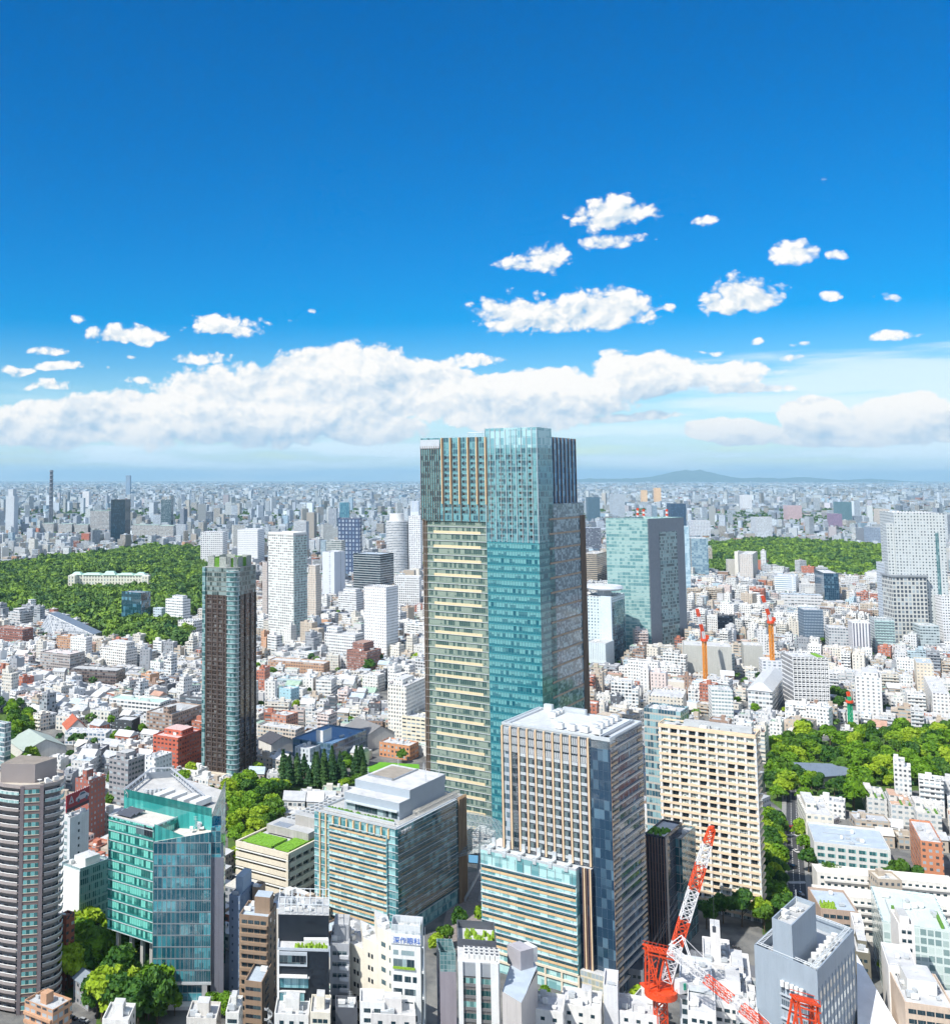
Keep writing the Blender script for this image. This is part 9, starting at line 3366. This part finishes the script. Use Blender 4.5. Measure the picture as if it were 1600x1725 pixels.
uvl.data.foreach_set('uv', UV.reshape(-1).astype(np.float32))
wc = np.array([c for c, _, _ in WALLC])
wp = np.array([q for _, _, q in WALLC], dtype=float)
rc = np.array([c for c, _, _ in ROOFC])
rp_ = np.array([q for _, _, q in ROOFC], dtype=float)
tint = np.ones((N, 5, 4))
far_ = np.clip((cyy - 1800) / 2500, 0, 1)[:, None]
ch = rn.choice(len(wc), N, p=wp / wp.sum())
ch = np.where((z1 > 32) & np.isin(ch, (4, 5, 6, 8)), rn.integers(0, 4, N), ch)
cw = wc[ch] * rn.uniform(.78, 1.04, N)[:, None]
cw = cw * (1 - far_ * rn.uniform(0, .45, N)[:, None]) * (1 + far_ * np.array([-.16, -.04, .10]))  # distant walls darker and bluer: haze and shadow put into their colour
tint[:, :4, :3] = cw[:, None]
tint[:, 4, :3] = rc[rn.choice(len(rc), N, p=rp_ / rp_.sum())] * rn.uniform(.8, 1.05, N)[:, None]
tint[:, 4, :3] *= (1 - far_ * rn.uniform(0, .3, N)[:, None]) * (1 + far_ * np.array([-.14, -.03, .08]))  # distant roofs carry the same painted haze
tint[:, :4, 3] = np.where(rn.random((N, 4)) < .22, 0.0, 1.0)
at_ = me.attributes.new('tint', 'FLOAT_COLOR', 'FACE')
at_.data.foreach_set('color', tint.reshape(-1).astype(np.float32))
me.update()
me.polygons.foreach_set('use_smooth', np.zeros(N * 5, dtype=bool))
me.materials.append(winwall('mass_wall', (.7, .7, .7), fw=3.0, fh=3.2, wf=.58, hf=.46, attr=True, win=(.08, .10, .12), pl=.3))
rm, t, b = newmat('mass_roof')
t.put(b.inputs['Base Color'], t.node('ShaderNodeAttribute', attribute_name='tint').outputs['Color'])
b.inputs['Roughness'].default_value = .85
me.materials.append(rm)
o = bpy.data.objects.new('city_buildings', me)
COL.objects.link(o)
tag(o, 'sea of small pale buildings reaching to the horizon', None, None, 'stuff')
print('mass', N)
# trees sprinkled through the city mass
pts = []
rgn = np.random.default_rng(5)
n = 11000
Y = np.sqrt(rgn.uniform(700 ** 2, 7000 ** 2, n))
X = rgn.uniform(-.26, .67, n) * Y
V0 = [crown_mesh(700 + k, 11, 5.5, 60, False, 1.5) for k in range(4)]
outV = []
for x, y in zip(X, Y):
 if y < 2300:
  i, j = int((x - OX) / CELL), int((y - OY) / CELL)
  if 0 <= i < NX and 0 <= j < NY and OCC[max(0, j - 1):j + 2, max(0, i - 1):i + 2].any():
   continue
 s_ = rgn.uniform(.5, 1.0) * (1 + max(0, y - 2000) / 3500)
 outV.append(V0[rgn.integers(0, 4)] * s_ + np.array([x, y, 0]))
VV = np.concatenate(outV)
o = bpy.data.objects.new('city_greenery', mesh_quads('city_greenery', VV, bpy.data.materials['wood_leaves']))
COL.objects.link(o)
tag(o, 'scattered greenery between the city buildings', None, None, 'stuff')

# ================================================================== hills on the horizon
def ridge(name, pts, Y, depth, col):
 mb = MB()
 prof = []
 for i in range(len(pts) - 1):
  for k in range(8):
   t = k / 8
   x = pts[i][0] + (pts[i + 1][0] - pts[i][0]) * t
   y = pts[i][1] + (pts[i + 1][1] - pts[i][1]) * t
   prof.append((x, y + .5 * math.sin(x * .31) + .35 * math.sin(x * .83)))
 prof.append(pts[-1])
 P = [at(x, y, Y) for x, y in prof]
 for i in range(len(P) - 1):
  a, b = P[i], P[i + 1]
  rows = [(0, 0), (.35, .30), (.7, .55), (1.0, .85), (.8, 1.2), (0, 2.0)]
  for r0, r1 in zip(rows[:-1], rows[1:]):
   mb.face([(a.x, Y + depth * (r0[1] - 1), max(-2, a.z * r0[0])), (b.x, Y + depth * (r0[1] - 1), max(-2, b.z * r0[0])), (b.x, Y + depth * (r1[1] - 1), max(-2, b.z * r1[0])), (a.x, Y + depth * (r1[1] - 1), max(-2, a.z * r1[0]))])
 o = mb.build(name, M('hill_forest', col, .95, var=.25, scale=.0006))
 o['kind'] = 'structure'
ridge('mountains', [(955, 809), (985, 806), (1020, 806.5), (1060, 806), (1085, 804.5), (1110, 800), (1128, 795), (1146, 791.5), (1158, 793), (1172, 791.5), (1190, 796), (1215, 802), (1240, 806), (1280, 804.5), (1310, 806.5), (1345, 803.5), (1370, 806), (1420, 809.5), (1455, 806.5), (1480, 808.5), (1530, 812)], 62000, 4000, (.06, .09, .05))

# ================================================================== haze over everything
mb = MB()
mb.prism([(-62000, -3000), (92000, -3000), (92000, 88000), (-62000, 88000)], -1.0, 790.0, 0, None, True)
hz = mb.build('haze', [bpy.data.materials.new('haze_air')])
hm = hz.data.materials[0]
hm.use_nodes = True
t = NT(hm.node_tree)
t.n.clear()
pv = t.node('ShaderNodeVolumePrincipled')
pv.inputs['Color'].default_value = (.46, .78, 1.0, 1)
pv.inputs['Density'].default_value = HAZE
pv.inputs['Anisotropy'].default_value = 0.0
mo = t.node('ShaderNodeOutputMaterial')
t.l.new(pv.outputs[0], mo.inputs['Volume'])
hz['kind'] = 'stuff'
